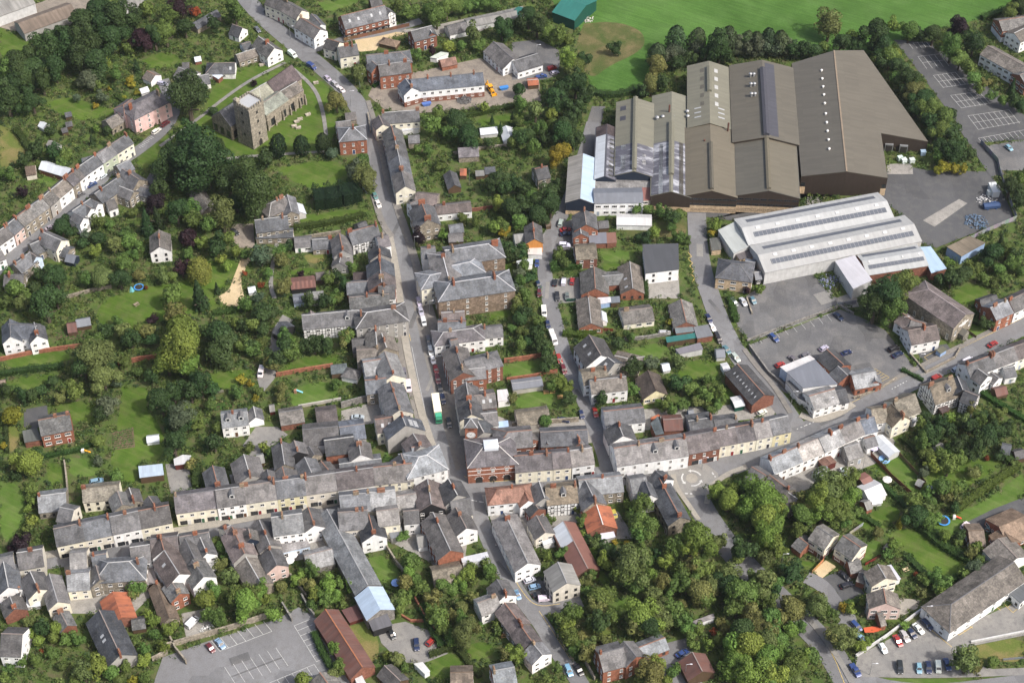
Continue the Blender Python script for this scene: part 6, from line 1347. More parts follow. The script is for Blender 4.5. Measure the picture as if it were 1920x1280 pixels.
G('stone tiled house with tall yellow chimney', 985, 470, 1135, 412, 10, 4.8, 'cream', 'stone', .9, lm='the stone tiled house', ch='0'); Wg(965, 485, 1050, 575, 8, 4.8, 'cream', 'stone', .95, ch='9', chn=3); Wg(820, 525, 925, 510, 8, 4.6, 'white', 'stone', .8, ch='9')
Sd('pale slate lean-to behind the stone tiled house', 1090, 540, 1165, 515, 6, 2.6, 'white', 'lslate', n='outbuilding')
GROUP[0] = 'white terrace below the right hand road'
ROW([(80, 885), (300, 790), (440, 735), (600, 660), (720, 605), (840, 575)], 8.5, 5, 'lslate', [('lichen spotted white house at the left of the white terrace', 'white', 'xslate', 1.4, dict(ch='05')), ('pale roofed white house in the white terrace', 'white', 'xslate', 1.1), ('white house with shining slates in the white terrace', 'white', 'xslate', 1.0), ('slate white house in the white terrace', 'white', 'mslate', 1.0), ('blue dotted slate house at the end of the white terrace', 'white', 'bslate', .7)]); LM.append((1530, 815, 'the white terrace'))
Sd('salmon roofed garage behind the white terrace', 445, 825, 530, 915, 4.5, 2.6, 'maroon', 'clay', .3, n='garage'); G('low grey wing behind the white terrace', 625, 800, 735, 770, 8, 3.4, 'grey', 'lslate', .5); G('small white back house with many panes', 770, 735, 845, 715, 6, 3.2, 'white', 'mslate', .5); Sd('long glazed greenhouse with turquoise end', 865, 715, 990, 835, 4.5, 2.4, 'lgrey', 'pvc', .4, n='greenhouse'); Sd('green shed by the parked white car', 430, 985, 500, 935, 4, 2.5, 'green', 'gmet')
G('white roofed garden workshop', 770, 1110, 890, 1060, 7, 2.6, 'white', 'white', .5, n='workshop', st='', ridge=False); Sd('brown tarred roof beside the workshop', 745, 1035, 810, 1005, 5, 2.6, 'timber', 'redmet', .3, n='outbuilding'); Sd('small brick shed with green tank', 770, 1195, 810, 1180, 4, 2.2, 'obrick', 'asb'); Sd('*small grey greenhouse', 820, 1165, 890, 1150, 3, 1.8, 'lgrey', 'pvc', n='greenhouse'); Sd('little timber playhouse on the lawn', 1155, 1030, 1195, 1050, 2.6, 1.8, 'timber', 'asb'); Sd('round topped glass frame on the lawn', 1225, 1080, 1260, 1085, 2.5, 1.2, 'lgrey', 'pvc', n='greenhouse')
Sd('*small white shed', 1285, 780, 1335, 770, 3, 2, 'white', 'asb'); Sd('dark slate sheds at the end of the right hedge', 1765, 775, 1830, 790, 5, 2.4, 'grey', 'slate', n='outbuilding'); Sd('dark glazed shed at the right edge', 1850, 830, 1920, 815, 4, 2.4, 'timber', 'dslate'); Sd('low rusty shed in the right row gardens', 1710, 380, 1790, 360, 4, 2, 'timber', 'rust'); F('blue framed play shelter on the play court', [(1290, 100, 2.2), (1335, 75, 2.2), (1362, 100, 2.2), (1320, 125, 2.2)], 'blue', 'tanmet', n='play_shelter')
G('cluster of grey slate cottages behind the trees', 90, 1000, 230, 1105, 8, 4.6, 'stone', 'slate', .7, lm='the slate cluster', ch='9'); Wg(-40, 940, 60, 1000, 8, 4.6, 'stone', 'mslate', .7); Wg(200, 1110, 290, 1170, 7, 4, 'stone', 'slate', .7)
GROUP[0] = 'buildings round the public car park'
F('white walled corner shop with slate blue flat roof', [(215, 262, 6), (412, 172, 6), (575, 345, 5.4), (330, 372, 5.4)], 'white', 'gmet', n='corner_shop', lm='the corner shop'); F('', [(168, 222, 5), (372, 140, 5), (410, 168, 5), (212, 258, 5)], 'lblue', 'white', wing=True); Wg(375, 430, 555, 378, 9, 4, 'white', 'lslate', .6); F('', [(205, 330, 3.4), (250, 320, 3.4), (380, 490, 3), (290, 440, 3)], 'white', 'felt', wing=True); Wg(560, 395, 635, 380, 8, 3.8, 'white', 'dslate', .55, ch='')
G('brick public toilets with dark and pale slate roofs', 500, 95, 620, 205, 8, 3.4, 'obrick', 'dslate', .6, n='public_toilets', lm='the brick toilets', st='d'); Wg(680, 280, 850, 248, 8.5, 3.4, 'obrick', 'lslate', .6, st='d'); Wg(835, 262, 855, 320, 4.5, 3.4, 'obrick', 'slate', .7, st='d'); Wg(580, 215, 650, 280, 7, 3.6, 'obrick', 'dslate', .5, st='')
O(960, 630)
G('long dark brick workshop with row of roof lights', 1622, 200, 1815, 420, 9, 4.6, 'dbrick', 'dslate', .6, n='workshop', st='', lm='the dark brick workshop')
for k in range(8): CUR['g']['slope'](CUR['g']['cside'], .12 + k * .11, .145 + k * .11, .45, .62, .07, 'skylight', 'lead')
# ---- streets round the crossing, right
O(960, 630); GROUP[0] = 'shops and houses right of the market hall'
ROW([(15, 862), (280, 838), (415, 825), (575, 800)], 9, 5.4, 'pslate', [('cream shop with maroon door next to the market hall', 'cream', 'pslate', 1.7, dict(ch='48', st='s')), ('narrow cream shop with archway', 'cream', 'pslate', .8, dict(ch='9')), ('white shop house on the back lane corner', 'white', 'mslate', 1.0, dict(shop=True, gw='r'))]); LM.append((1020, 860, 'the cream shops'))
G('blue slate rear hall behind the cream shops', 205, 690, 540, 672, 9, 4.4, 'brick', 'bslate', .6, n='rear_hall', st='d'); Wg(250, 715, 255, 770, 5, 4, 'brick', 'slate', .8, st=''); Wg(470, 700, 485, 770, 6, 4.4, 'brick', 'slate', .8, st='', ch='8'); G('brick gabled rear house behind the market hall', -30, 690, 140, 675, 10, 6, 'brick', 'slate', .6, hip='l'); Wg(90, 690, 130, 740, 7, 5, 'brick', 'slate', .7)
G('grey stone barn in the inn yard', 30, 555, 262, 525, 7.5, 3.2, 'concrete', 'stone', .6, n='barn', st='', lm='the inn yard barn'); G('low grey stores along the lane wall', 0, 340, 215, 312, 4.5, 2.4, 'concrete', 'gmet', .3, n='store', st='')
GROUP[0] = 'hotel and terrace on the curving street'
G('long white hotel with two dormers and porches', 735, 805, 1250, 728, 10.5, 5.6, 'white', 'mslate', .68, n='hotel', st='s', dorm='58', ch='369', lm='the white hotel', gap=3.6, shop=False); Wg(760, 615, 800, 715, 9.5, 5.4, 'white', 'slate', .7, ch='2', st='')
g = None
ROW([(1252, 720), (1470, 678)], 10, 5.6, 'pslate', [('brick shop with white front beside the hotel', 'brick', 'pslate', 1.0, dict(shop=True, ch='9', st='s'))])
ROW([(1472, 677), (1720, 632), (1840, 605), (1985, 572)], 9, 5.4, 'pslate', [('first cream house of the cream terrace', 'cream', 'pslate', 1.0, dict(ch='5', st='s')), ('second cream house of the cream terrace', 'cream', 'pslate', 1.0, dict(ch='9', st='s')), ('third cream house of the cream terrace', 'cream', 'mslate', .9, dict(ch='5', st='s')), ('yellow end house of the cream terrace', 'yellow', 'mslate', 1.0, dict(gw='r', ch='', st='s'))]); LM.append((1400, 800, 'the cream terrace'))
G('flat slate rear range behind the brick shop', 1270, 610, 1440, 585, 8, 5, 'grey', 'slate', .35, st='', ch='39'); G('slate rear range behind the cream terrace', 1455, 610, 1620, 590, 7, 4.8, 'cream', 'slate', .4, st='', ch='9'); F('dark slate lean-to behind the hotel', [(1000, 630, 4), (1050, 580, 4.6), (1092, 700, 4.6), (1035, 710, 4)], 'brick', 'bslate', n='lean_to'); G('rust streaked brick stable behind the hotel', 1090, 600, 1225, 592, 7, 3.2, 'brick', 'rust', .5, n='stable', st='')
G('pale slate house with brick and white walls on the back lane', 660, 540, 945, 510, 9, 4.6, 'white', 'slate', .6, lm='the back lane house'); G('mottled stone roofed white house on the back lane', 500, 262, 680, 235, 8, 5, 'white', 'stone', .6, ch='49'); G('white cottage with patched slate roof', 560, 320, 820, 290, 8, 5, 'white', 'gtile', .65, ch='18', lm='the patched white cottage'); Sd('*small dark porch', 600, 420, 640, 430, 3, 2.2, 'stone', 'slate')
G('dark slate house with white gable and roof windows', 555, -10, 640, 135, 12, 5, 'white', 'dslate', .75, lm='the dark slate house', dorm='', st='d', sk='26'); Wg(660, 130, 740, 190, 8, 4.4, 'grey', 'dslate', .75, sk='5'); Wg(740, 140, 850, 165, 8, 3, 'stone', 'gtile', .35, hip='r', st='')
G('brown bungalow with yellow gable in the gardens', 978, 245, 1038, 390, 8.5, 2.9, 'yellow', 'dbrown', .75, n='bungalow', lm='the yellow gabled bungalow', st='w'); F('slate blue low garage with pale lights', [(1180, 95, 2.8), (1350, 50, 3.2), (1372, 95, 2.8), (1210, 130, 2.4)], 'lgrey', 'gmet', n='garage'); Sd('blue playhouse in the flower garden', 1270, 535, 1305, 530, 2.5, 1.9, 'blue', 'gmet'); Sd('white roofed shed by the dark workshop', 1590, 470, 1660, 455, 4.5, 2.4, 'dgreen', 'white', .2); Sd('*white garden shed', 1515, 220, 1560, 210, 3.5, 2, 'white', 'white', .2); Sd('*grey green glass frame', 1080, 205, 1130, 195, 3.4, 1.6, 'lgrey', 'pvc', n='greenhouse'); Sd('*grey barrel roofed shed', 1470, 100, 1530, 95, 4, 2, 'lgrey', 'gmet'); F('orange boat tarpaulin roof behind the hotel', [(1000, 590, 2.2), (1050, 565, 2.2), (1065, 575, 2.2), (1010, 600, 2.2)], 'maroon', 'orust', n='shelter')
GROUP[0] = 'cottages below the curving street'
G('clay tiled hipped cottage below the crossing', -105, 1100, 70, 1082, 7.5, 5, 'white', 'clay', .85, hip='b', ch='5', lm='the clay tiled cottage'); Wg(80, 1090, 120, 1180, 6, 4.6, 'white', 'clay', .85)
G('grey slate gable cottage beside the clay tiled one', 195, 1045, 235, 1160, 7.5, 5, 'grey', 'slate', .8); G('timber framed cottage with stone tiled roof', 240, 1090, 465, 1068, 9.5, 5.2, 'white', 'stone', .75, tim=True, ch='29', lm='the stone tiled timber cottage', dorm='5'); G('small dark slate wing by the timber cottage', 150, 1190, 190, 1240, 6, 3.6, 'brick', 'dslate', .7)
G('long mottled slate house opposite the hotel', 480, 1035, 790, 1000, 9, 5, 'stone', 'lslate', .7, lm='the mottled slate house', ch='5'); G('slate gabled wing running down its garden', 530, 1040, 600, 1185, 8.5, 5, 'stone', 'slate', .8, ch='9')
G('white gabled house at the roundabout', 850, 1030, 965, 1010, 8, 5, 'white', 'lslate', .7, lm='the roundabout gabled house'); Wg(960, 1040, 1000, 1140, 6.5, 5, 'white', 'slate', .95); Wg(1030, 965, 1110, 1030, 8, 5, 'white', 'dslate', .8, ch='9')
G('long dark slate cottage range below the roundabout', 1060, 1020, 1210, 1300, 8, 4.6, 'stone', 'dslate', .75, ch='29', lm='the dark cottage range', st='d')
# ---- high street, north side
O(0, 0, 1); GROUP[0] = 'high street terrace, sunny side'
ROW([(100, 991), (180, 974), (250, 959), (316, 946)], 9.5, 5.6, 'slate', [('cream house at the left end of the high street', 'cream', 'slate', 1.0, dict(shop=True, gw='l')), ('ivory shop in the left high street', 'ivory', 'mslate', 1.0, dict(shop=True)), ('white shop in the left high street', 'white', 'slate', 1.0, dict(shop=True)), ('cream house before the alley', 'cream', 'slate', 1.1, dict(gw='r'))])
ROW([(326, 929), (420, 916), (480, 907), (552, 897), (634, 885), (712, 874), (772, 868)], 9.5, 5.8, 'pslate', [('cream shop with green awning by the alley', 'cream', 'pslate', 1.3, dict(shop=True, gw='l')), ('white gabled shop in the high street', 'white', 'slate', .9, dict(shop=True, dorm='5')), ('cream shop with dark fascia in the high street', 'cream', 'mslate', 1.0, dict(shop=True)), ('pale yellow shop in the high street', 'yellow', 'slate', .9, dict(shop=True)), ('ivory shop in the middle high street', 'ivory', 'mslate', 1.0, dict(shop=True)), ('long white shop with blue sills', 'white', 'pslate', 1.2, dict(shop=True, st='s')), ('cream house next to the white corner building', 'cream', 'mslate', 1.2, dict(st='s'))]); LM.append((420, 945, 'the left high street')); LM.append((640, 905, 'the sunny high street'))
O(480, 630)
G('white corner building with hipped pale slate roof', 1175, 868, 1230, 855, 11, 8, 'white', 'lslate', .5, hip='b', st='s', n='corner_building', lm='the white corner building', ridge=(.55, .55, .55)); Wg(1120, 800, 1180, 790, 7, 7, 'white', 'lslate', .5)
G('purple slate house above the white corner building', 1130, 700, 1185, 790, 9, 6, 'grey', 'pslate', .7, ch='9'); G('dark slate rear house by the corner building', 1045, 845, 1070, 930, 8, 5.5, 'grey', 'slate', .7, ch='9'); G('tall grey gabled house with panel windows in its roof', 1048, 565, 1078, 640, 13, 7, 'grey', 'bslate', .75, lm='the grey gabled street house', st='', ch='0')
for k in range(4):
 for j in range(2): CUR['g']['slope'](1, .3 + k * .15, .4 + k * .15, .25 + j * .25, .45 + j * .25, .08, 'skylight', 'lead')
G('cream rear house with large windows', 858, 600, 985, 580, 8, 5.4, 'cream', 'pslate', .65, st='s', sk='37'); G('wide street house with mixed slate slopes', 966, 325, 1034, 528, 9.6, 6.2, 'ivory', 'slate', .65, ch='39', lm='the mixed slate house'); G('pale slate street house with high chimney', 925, 108, 990, 275, 9, 6, 'cream', 'lslate', .7, ch='9'); Wg(770, 185, 925, 160, 9, 5, 'stone', 'lslate', .65); Wg(785, 318, 935, 300, 8.5, 5, 'stone', 'slate', .65, ch='5')
G('brown slate house above the pale street house', 725, 100, 885, 88, 8, 4.6, 'stone', 'gtile', .55, ch='9'); ROW([(905, -20), (940, 80)], 9, 5, 'gtile', [('brown slate kerb house above the pale street house', 'stone', 'gtile', 1.0)]); G('low slate shed behind the brown slate house', 695, 45, 815, 30, 7, 3, 'stone', 'slate', .4, n='outbuilding', st='')
GROUP[0] = 'back buildings above the high street'
G('long slate store with white wall behind the high street', 335, 672, 590, 648, 10, 4.4, 'white', 'slate', .55, n='store', st='', lm='the long slate store'); G('blue grey roofed store beside the long slate store', 600, 655, 778, 630, 9, 4.6, 'grey', 'bslate', .45, n='store', st=''); G('dark slate barn with brick wall and green doors', 490, 750, 700, 722, 9, 4.6, 'obrick', 'dslate', .6, n='barn', st='', lm='the brick walled barn'); G('slate house with small white gable', 735, 740, 755, 850, 8, 4.8, 'white', 'slate', .75, ch='3'); G('slate link range with rooflights', 600, 920, 900, 880, 7, 4, 'ivory', 'slate', .4, st='', sk='345')
for lab, x1, y1, x2, y2, w, he, wa, ro in (('slate barn with black gable in the back yards', 275, 750, 300, 830, 8, 4, 'black', 'slate'), ('long narrow slate wing in the back yards', 180, 755, 205, 920, 7, 4.4, 'stone', 'slate'), ('dark slate wing with brick end in the back yards', 350, 870, 400, 980, 8, 4.6, 'brick', 'slate'), ('slate rear wing with cream chimney', 190, 940, 215, 1040, 9, 5, 'cream', 'slate'), ('grey slate rear wing with yellow stack', 80, 960, 100, 1040, 8, 5, 'ivory', 'slate'), ('slate rear wing near the brick yard', 470, 900, 520, 960, 6, 3.5, 'brick', 'slate'), ('leaning slate wing near the barn', 380, 790, 420, 850, 6, 3.4, 'stone', 'slate')): G(lab, x1, y1, x2, y2, w, he, wa, ro, .7, ch=random.choice(['', '9', '0']), st='d', door=False)
Sd('purple roofed garage in the walled garden', 430, 545, 578, 525, 8, 2.6, 'timber', 'pslate', .5, n='garage'); G('stone garden store with slate roof', 165, 550, 335, 522, 7.5, 3, 'brick', 'gtile', .6, n='store', st=''); F('blue grey flat shelter in the walled garden', [(540, 212, 2.8), (648, 198, 2.8), (658, 262, 2.6), (545, 275, 2.6)], 'timber', 'bslate', n='shelter'); Sd('octagonal slate summerhouse in the walled garden', 672, 240, 695, 245, 4.5, 2.4, 'white', 'slate', .7, hip='b', n='summerhouse'); Sd('red playhouse beside the white cottage', 95, 500, 130, 495, 3, 2, 'maroon', 'asb')
O(0, 630)
G('red brick villa with brown tiled roof', 275, 605, 498, 560, 9.5, 5.2, 'obrick', 'gtile', .65, ch='59', st='w', lm='the detached brick villa', n='villa'); F('', [(165, 685, 2.8), (265, 665, 2.8), (295, 745, 2.8), (180, 765, 2.8)], 'brick', 'felt', wing=True)
G('white cottage with two pointed dormers', 1590, 565, 1778, 542, 8, 4.6, 'white', 'lslate', .6, ch='4', dorm='27', lm='the dormered white cottage'); G('slate garage beside the dormered cottage', 1825, 505, 1842, 580, 5, 2.6, 'white', 'slate', .8, n='garage', st='')
F('pale blue open fronted field shelter', [(1000, 938, 3.6), (1165, 922, 3.6), (1176, 998, 3), (1010, 1018, 3)], 'timber', 'blue', n='shelter'); F('white flat shed roof behind the gravel court', [(1255, 885, 2.6), (1315, 858, 2.6), (1372, 862, 2.6), (1350, 915, 2.6), (1260, 928, 2.6)], 'maroon', 'white', n='shed'); Sd('small glass greenhouse on the long lawn', 1055, 722, 1140, 712, 3, 1.6, 'white', 'pvc', n='greenhouse')
for lab, x1, y1, x2, y2, w, he, wa, ro in (('large slate rear wing behind the gabled shop', 1755, 850, 1800, 1000, 10, 5, 'grey', 'slate'), ('narrow slate wing by the gravel court', 1530, 930, 1570, 1080, 7.5, 4.8, 'stone', 'slate'), ('cottage with stone roof behind the left high street', 590, 1095, 855, 1065, 8, 4.4, 'cream', 'stone'), ('slate wing behind the left high street', 845, 1115, 880, 1210, 7, 4.4, 'stone', 'gtile'), ('small slate wing with white chimney', 930, 1090, 960, 1180, 6, 4, 'stone', 'slate'), ('pale slate store by the sports lawn', 270, 1150, 470, 1125, 9, 3.4, 'stone', 'lslate'), ('slate wing near the alley', 1070, 1150, 1110, 1210, 5, 3.6, 'stone', 'slate'), ('hipped slate house by the sports lawn', 430, 1230, 530, 1250, 8, 4.6, 'ivory', 'slate')): G(lab, x1, y1, x2, y2, w, he, wa, ro, .65, ch=random.choice(['', '9', '0']), st='d', door=False)
Sd('*small pale shed', 1845, 860, 1895, 850, 4, 2.4, 'timber', 'asb'); Sd('*wooden garden bench shed', 0, 320, 35, 315, 3, 1.6, 'timber', 'brown')
# ---- high street, south side
O(480, 630); GROUP[0] = 'houses on the shady side of the high street'
ROW([(600, 1150), (800, 1125), (1000, 1105)], 10, 5.6, 'mslate', [('wide mottled slate house across the high street', 'ivory', 'mslate', 1.2, dict(ch='59')), ('slate house with long brick stack across the high street', 'ivory', 'lslate', 1.0, dict(ch='4', chn=4))])
G('pale slate house next to the black gable', 1010, 1150, 1150, 1130, 9, 5, 'white', 'lslate', .65, ch='')
G('purple slate house with black gable by the crossing', 1235, 1025, 1262, 1205, 9.5, 6.4, 'black', 'pslate', .75, ch='4', lm='the black gabled house')
G('tall dark slate house at the crossing corner', 1385, 1025, 1450, 1140, 9, 6.8, 'grey', 'dslate', .8, ch='5', lm='the crossing corner house'); Wg(1400, 1190, 1540, 1165, 9, 5.4, 'ivory', 'slate', .7)
O(0, 950); GROUP[0] = 'houses below the high street'
for lab, x1, y1, x2, y2, w, he, wa, ro, k in (
 ('maroon slate house fronting the lower high street', 1080, 230, 1275, 205, 9, 5.4, 'white', 'pslate', dict(ch='3')), ('tall white gabled house with skylight', 1150, 200, 1180, 305, 8.5, 6, 'white', 'pslate', dict(ch='2')), ('white gabled rear house with two windows', 1185, 315, 1290, 480, 9.5, 5.6, 'white', 'pslate', dict(sk='3')), ('brick gabled rear wing with stone roof', 1225, 520, 1290, 620, 6.5, 4.4, 'obrick', 'gtile', {}), ('long low brown roofed range running to the car park', 1125, 540, 1220, 795, 5.5, 2.8, 'stone', 'brown', dict(st='')),
 ('slate house fronting the street by the ivy wall', 1290, 215, 1500, 180, 8, 5.2, 'white', 'slate', dict(ch='5')), ('steep slate gable beside the maroon house', 1335, 230, 1400, 370, 7, 5.4, 'grey', 'slate', {}), ('steep white gable beside the ivy', 1440, 215, 1490, 330, 6.5, 5, 'white', 'slate', {}), ('stone roofed white rear house', 1385, 380, 1465, 500, 8.5, 5, 'white', 'gtile', dict(ch='3')),
 ('long slate range with blue dormer', 1672, 145, 1760, 330, 8.5, 5.6, 'grey', 'pslate', dict(ch='27')), ('lower slate range continuing to the trees', 1765, 350, 1875, 540, 8, 4.4, 'stone', 'gtile', dict(st='')), ('dark blue gabled dormer house', 1790, 155, 1805, 225, 5, 6.5, 'dblue', 'gtile', dict(st='c')),
 ('slate fronted street house near the long range', 1610, 160, 1660, 130, 8, 5.4, 'ivory', 'pslate', {}), ('slate house with small eaves windows', 935, 290, 1075, 270, 9, 5, 'white', 'slate', dict(ch='')), ('hipped slate house behind the pale roofs', 780, 400, 930, 390, 10, 5.4, 'stone', 'slate', dict(hip='b', ch='8')), ('white gable cottage at the left edge', 25, 395, 60, 575, 8, 4.8, 'white', 'slate', {}), ('dark slate wing of the left edge cottage', 70, 640, 105, 730, 7, 3.4, 'brick', 'slate', dict(st='')), ('cream cottage among the lower yards', 215, 460, 275, 590, 8, 4.8, 'cream', 'slate', dict(ch='9')), ('narrow slate range with cream front', 355, 480, 415, 680, 7, 4.4, 'cream', 'mslate', {}), ('brick ended slate shed in the lower yards', 430, 745, 485, 850, 5, 3, 'brick', 'gtile', dict(st='')), ('dark slate hall with glazed rooflights', 715, 740, 865, 1060, 9.5, 4.6, 'grey', 'dslate', dict(st='', sk='45')), ('white house with dark roof at the lower left', 10, 910, 160, 915, 11, 5, 'white', 'slate', {}), ('small dark outhouse at the left edge', 110, 590, 150, 600, 5, 3, 'white', 'dslate', dict(st='')), ('ivory street house in the lower high street', 500, 330, 620, 320, 9, 4.6, 'ivory', 'lslate', {}), ('pale flat roofed shop below the high street', 660, 350, 760, 335, 9, 4.4, 'ivory', 'mslate', {}), ('mid yard cottage with pale slates', 480, 480, 640, 465, 9, 4.2, 'cream', 'lslate', {}), ('slate cottage beside the hipped slate house', 690, 420, 720, 520, 7, 4.6, 'stone', 'slate', {}), ('corner street house at the far left', 120, 330, 300, 300, 9, 5, 'ivory', 'slate', dict(ch='5')), ('slate street house at the left edge', -60, 380, 90, 345, 9, 5, 'cream', 'slate', {})):
 kk = dict(ch=random.choice(['', '9', '0']), st='c', door=False); kk.update(k); G(lab, x1, y1, x2, y2, w, he, wa, ro, .75, **kk)
LM.append((320, 1060, 'the white gabled rear house')); LM.append((470, 1060, 'the long slate range')); LM.append((215, 1160, 'the dark slate hall'))
Sd('bright orange rusted tin barn', 810, 610, 875, 790, 8.5, 3.2, 'brick', 'orust', .6, n='tin_barn'); LM.append((215, 1125, 'the orange tin barn'))
F('corrugated lean-to beside the white gabled house', [(1040, 450, 3), (1110, 440, 3), (1130, 540, 2.6), (1065, 560, 2.6)], 'timber', 'asb', n='lean_to'); Sd('small glass roofed lean-to at the left', 190, 655, 285, 645, 4, 2, 'lgrey', 'pvc', n='greenhouse'); Sd('dark summer hut in the vegetable garden', 945, 815, 1040, 800, 4.5, 2.2, 'timber', 'gtile')
O(480, 950)
for lab, x1, y1, x2, y2, w, he, wa, ro, k in (
 ('white three window house with pale slate roof', 110, 75, 330, 45, 9.5, 8.4, 'white', 'lslate', dict(ch='3', gap=2.4)), ('slate terrace wing beside the white house', 25, 95, 100, 270, 7.5, 5, 'grey', 'slate', dict(ch='5')), ('pink gabled cottage at the end of the slate wing', 95, 295, 150, 415, 7.5, 4.6, 'palepink', 'slate', dict(ch='0')), ('grey roofed stone outbuilding by the pink cottage', 350, 350, 545, 300, 7.5, 3, 'gstone', 'lslate', dict(st='')), ('white gabled slate house near the long slate roof', 375, 0, 420, 130, 7.5, 5, 'white', 'slate', dict(ch='9')), ('pale slate street house above the long roof', 590, 40, 800, 20, 10, 6, 'ivory', 'mslate', dict(ch='68')), ('dark slate gable house with stone chimney', 812, 55, 850, 195, 8.5, 5, 'white', 'dslate', dict(ch='9', chn=2)), ('cream rear house with two sash windows', 868, 30, 1022, 8, 8.5, 6, 'cream', 'lslate', dict(st='s')), ('blue trimmed rear house with lean-to', 1060, 30, 1170, 20, 7, 5, 'white', 'slate', {}), ('long slate house with brick end gable', 1275, 40, 1400, 310, 9, 5, 'obrick', 'slate', dict(ch='2', gw='l')), ('white cottage with slate roof and external stairs', 1440, 5, 1515, 150, 8, 5, 'white', 'slate', dict(ch='3')), ('mossy roofed ruinous shed', 1268, 460, 1478, 420, 8.5, 2.8, 'stone', 'stone', dict(st='')),
 ('slate cottage with two brick chimneys on the lane', 1735, 520, 1800, 630, 7.5, 4.4, 'white', 'slate', dict(ch='9', chn=2)), ('pale slate rear wing of the lane cottage', 1595, 690, 1735, 640, 7, 4, 'white', 'lslate', dict(ch='8')), ('purple slate cottage stepping down the lane', 1790, 690, 1905, 840, 7.5, 4.2, 'stone', 'pslate', dict(ch='9')), ('second purple slate cottage stepping down the lane', 1905, 850, 1985, 965, 7.5, 4.2, 'stone', 'pslate', dict(ch='0')), ('white gabled cottage at the foot of the lane row', 1990, 975, 2060, 1060, 7.5, 4.2, 'white', 'mslate', {}), ('brick gable house cut by the bottom edge', 1700, 1180, 1860, 1150, 9, 5, 'obrick', 'lslate', dict(ch='0')), ('brown tiled bungalow at the bottom', 1400, 1190, 1560, 1185, 9, 2.8, 'grey', 'brown', {}), ('white walled shed by the town car park', 460, 1190, 540, 1300, 8, 3, 'white', 'gtile', dict(st='')), ('dark curved roof shed at the bottom', 925, 1140, 1040, 1250, 6, 2.4, 'timber', 'slate', dict(st=''))):
 kk = dict(ch=random.choice(['', '9', '0']), st='c', door=False); kk.update(k); G(lab, x1, y1, x2, y2, w, he, wa, ro, .7, **kk)
Wg
for t in ((545, 1025, 'the white three window house'), (730, 1050, 'the stone chimney house'), (830, 1020, 'the brick end gable house'), (950, 1130, 'the lane cottages')): LM.append(t)
G('long stone range with pale slate roof and blue end', 510, 15, 805, 560, 8.5, 4.6, 'stone', 'lslate', .6, n='long_range', st='', lm='the long stone range', ridge=(.3, .3, .3)); Wg(808, 572, 895, 735, 9, 4.8, 'gstone', 'blue', .6, st='', ridge=False)
F('black weatherboarded lean-to below the blue roof', [(800, 795, 4.4), (935, 755, 4.4), (978, 850, 3.2), (845, 890, 3.2)], 'black', 'felt', n='lean_to'); G('rust red tin roofed barn beside the car park', 500, 735, 765, 1150, 8, 3.6, 'brick', 'rust', .75, n='barn', st='', ridge=(.34, .14, .07), lm='the rust red barn'); F('open rusty cattle pens', [(620, 745, 1.6), (735, 705, 1.6), (780, 795, 1.6), (675, 830, 1.6)], 'maroon', 'rust', n='cattle_pen')
F('white flat canopy beside the lane', [(1480, 365, 3), (1660, 325, 3), (1680, 385, 3), (1490, 400, 3)], 'white', 'white', n='canopy'); F('grey flat roofed porch by the dark gable house', [(950, 150, 3), (1040, 135, 3), (1060, 210, 3), (975, 225, 3)], 'grey', 'gmet', n='porch'); F('pale slate lean-to with blue wall', [(165, 270, 4), (355, 225, 4), (388, 285, 3), (190, 330, 3)], 'lblue', 'lslate', n='lean_to', st='w'); Sd('*pale garden hut', 1160, 215, 1225, 205, 5, 2.6, 'white', 'asb'); F('white leaning porch by the car turning yard', [(1140, 1130, 2.6), (1200, 1120, 2.6), (1250, 1180, 2.4), (1215, 1200, 2.4)], 'white', 'white', n='porch'); F('pale flat shed at the bottom edge', [(700, 1200, 2.6), (750, 1190, 2.6), (800, 1290, 2.6), (740, 1300, 2.6)], 'white', 'white', n='shed')
O(960, 950)
for lab, x1, y1, x2, y2, w, he, wa, ro, k in (
 ('long pale slate range on the right of the lane', -55, 40, 115, 400, 9, 4.8, 'white', 'mslate', dict(ch='1', lm='the long lane range')), ('slate cottage with striped awning', 175, 60, 240, 180, 7, 4, 'ivory', 'slate', {}), ('barn with white and maroon metal roof', 370, 100, 545, 440, 8, 4, 'timber', 'redmet', dict(st='', strips=((0, .0, .42, .03, .98, 'pvc'),), lm='the maroon metal barn', ridge=(.25, .2, .18))), ('bright orange roofed workshop', 605, -30, 655, 125, 9.5, 4, 'brick', 'orust', dict(st='', lm='the orange workshop', ridge=(.6, .58, .55))), ('office house with ribbed grey roof and outside stairs', 330, 395, 395, 545, 9.5, 5, 'ivory', 'asb', dict(lm='the grey roofed office', st='d', ridge=(.3, .3, .3))), ('red brick house with pale slate roof among trees', 625, 1055, 800, 1010, 9.5, 5.6, 'obrick', 'mslate', dict(ch='0', st='s', lm='the garden brick house')), ('low brick range with pale roof behind the garden brick house', 885, 1020, 1100, 938, 6, 2.7, 'obrick', 'lslate', dict(st='d')), ('timber garage with rust red roof', 1300, 1045, 1370, 1180, 8.5, 3, 'timber', 'rust', dict(st='', lm='the rust roofed garage'))):
 kk = dict(ch='', st='c', door=False); kk.update(k); G(lab, x1, y1, x2, y2, w, he, wa, ro, .65, **kk)
 if 'garden brick' not in lab and lab.startswith('red brick house with pale slate'): Wg(805, 965, 895, 1075, 7.5, 5.6, 'obrick', 'slate', .75, st='s')
Wg
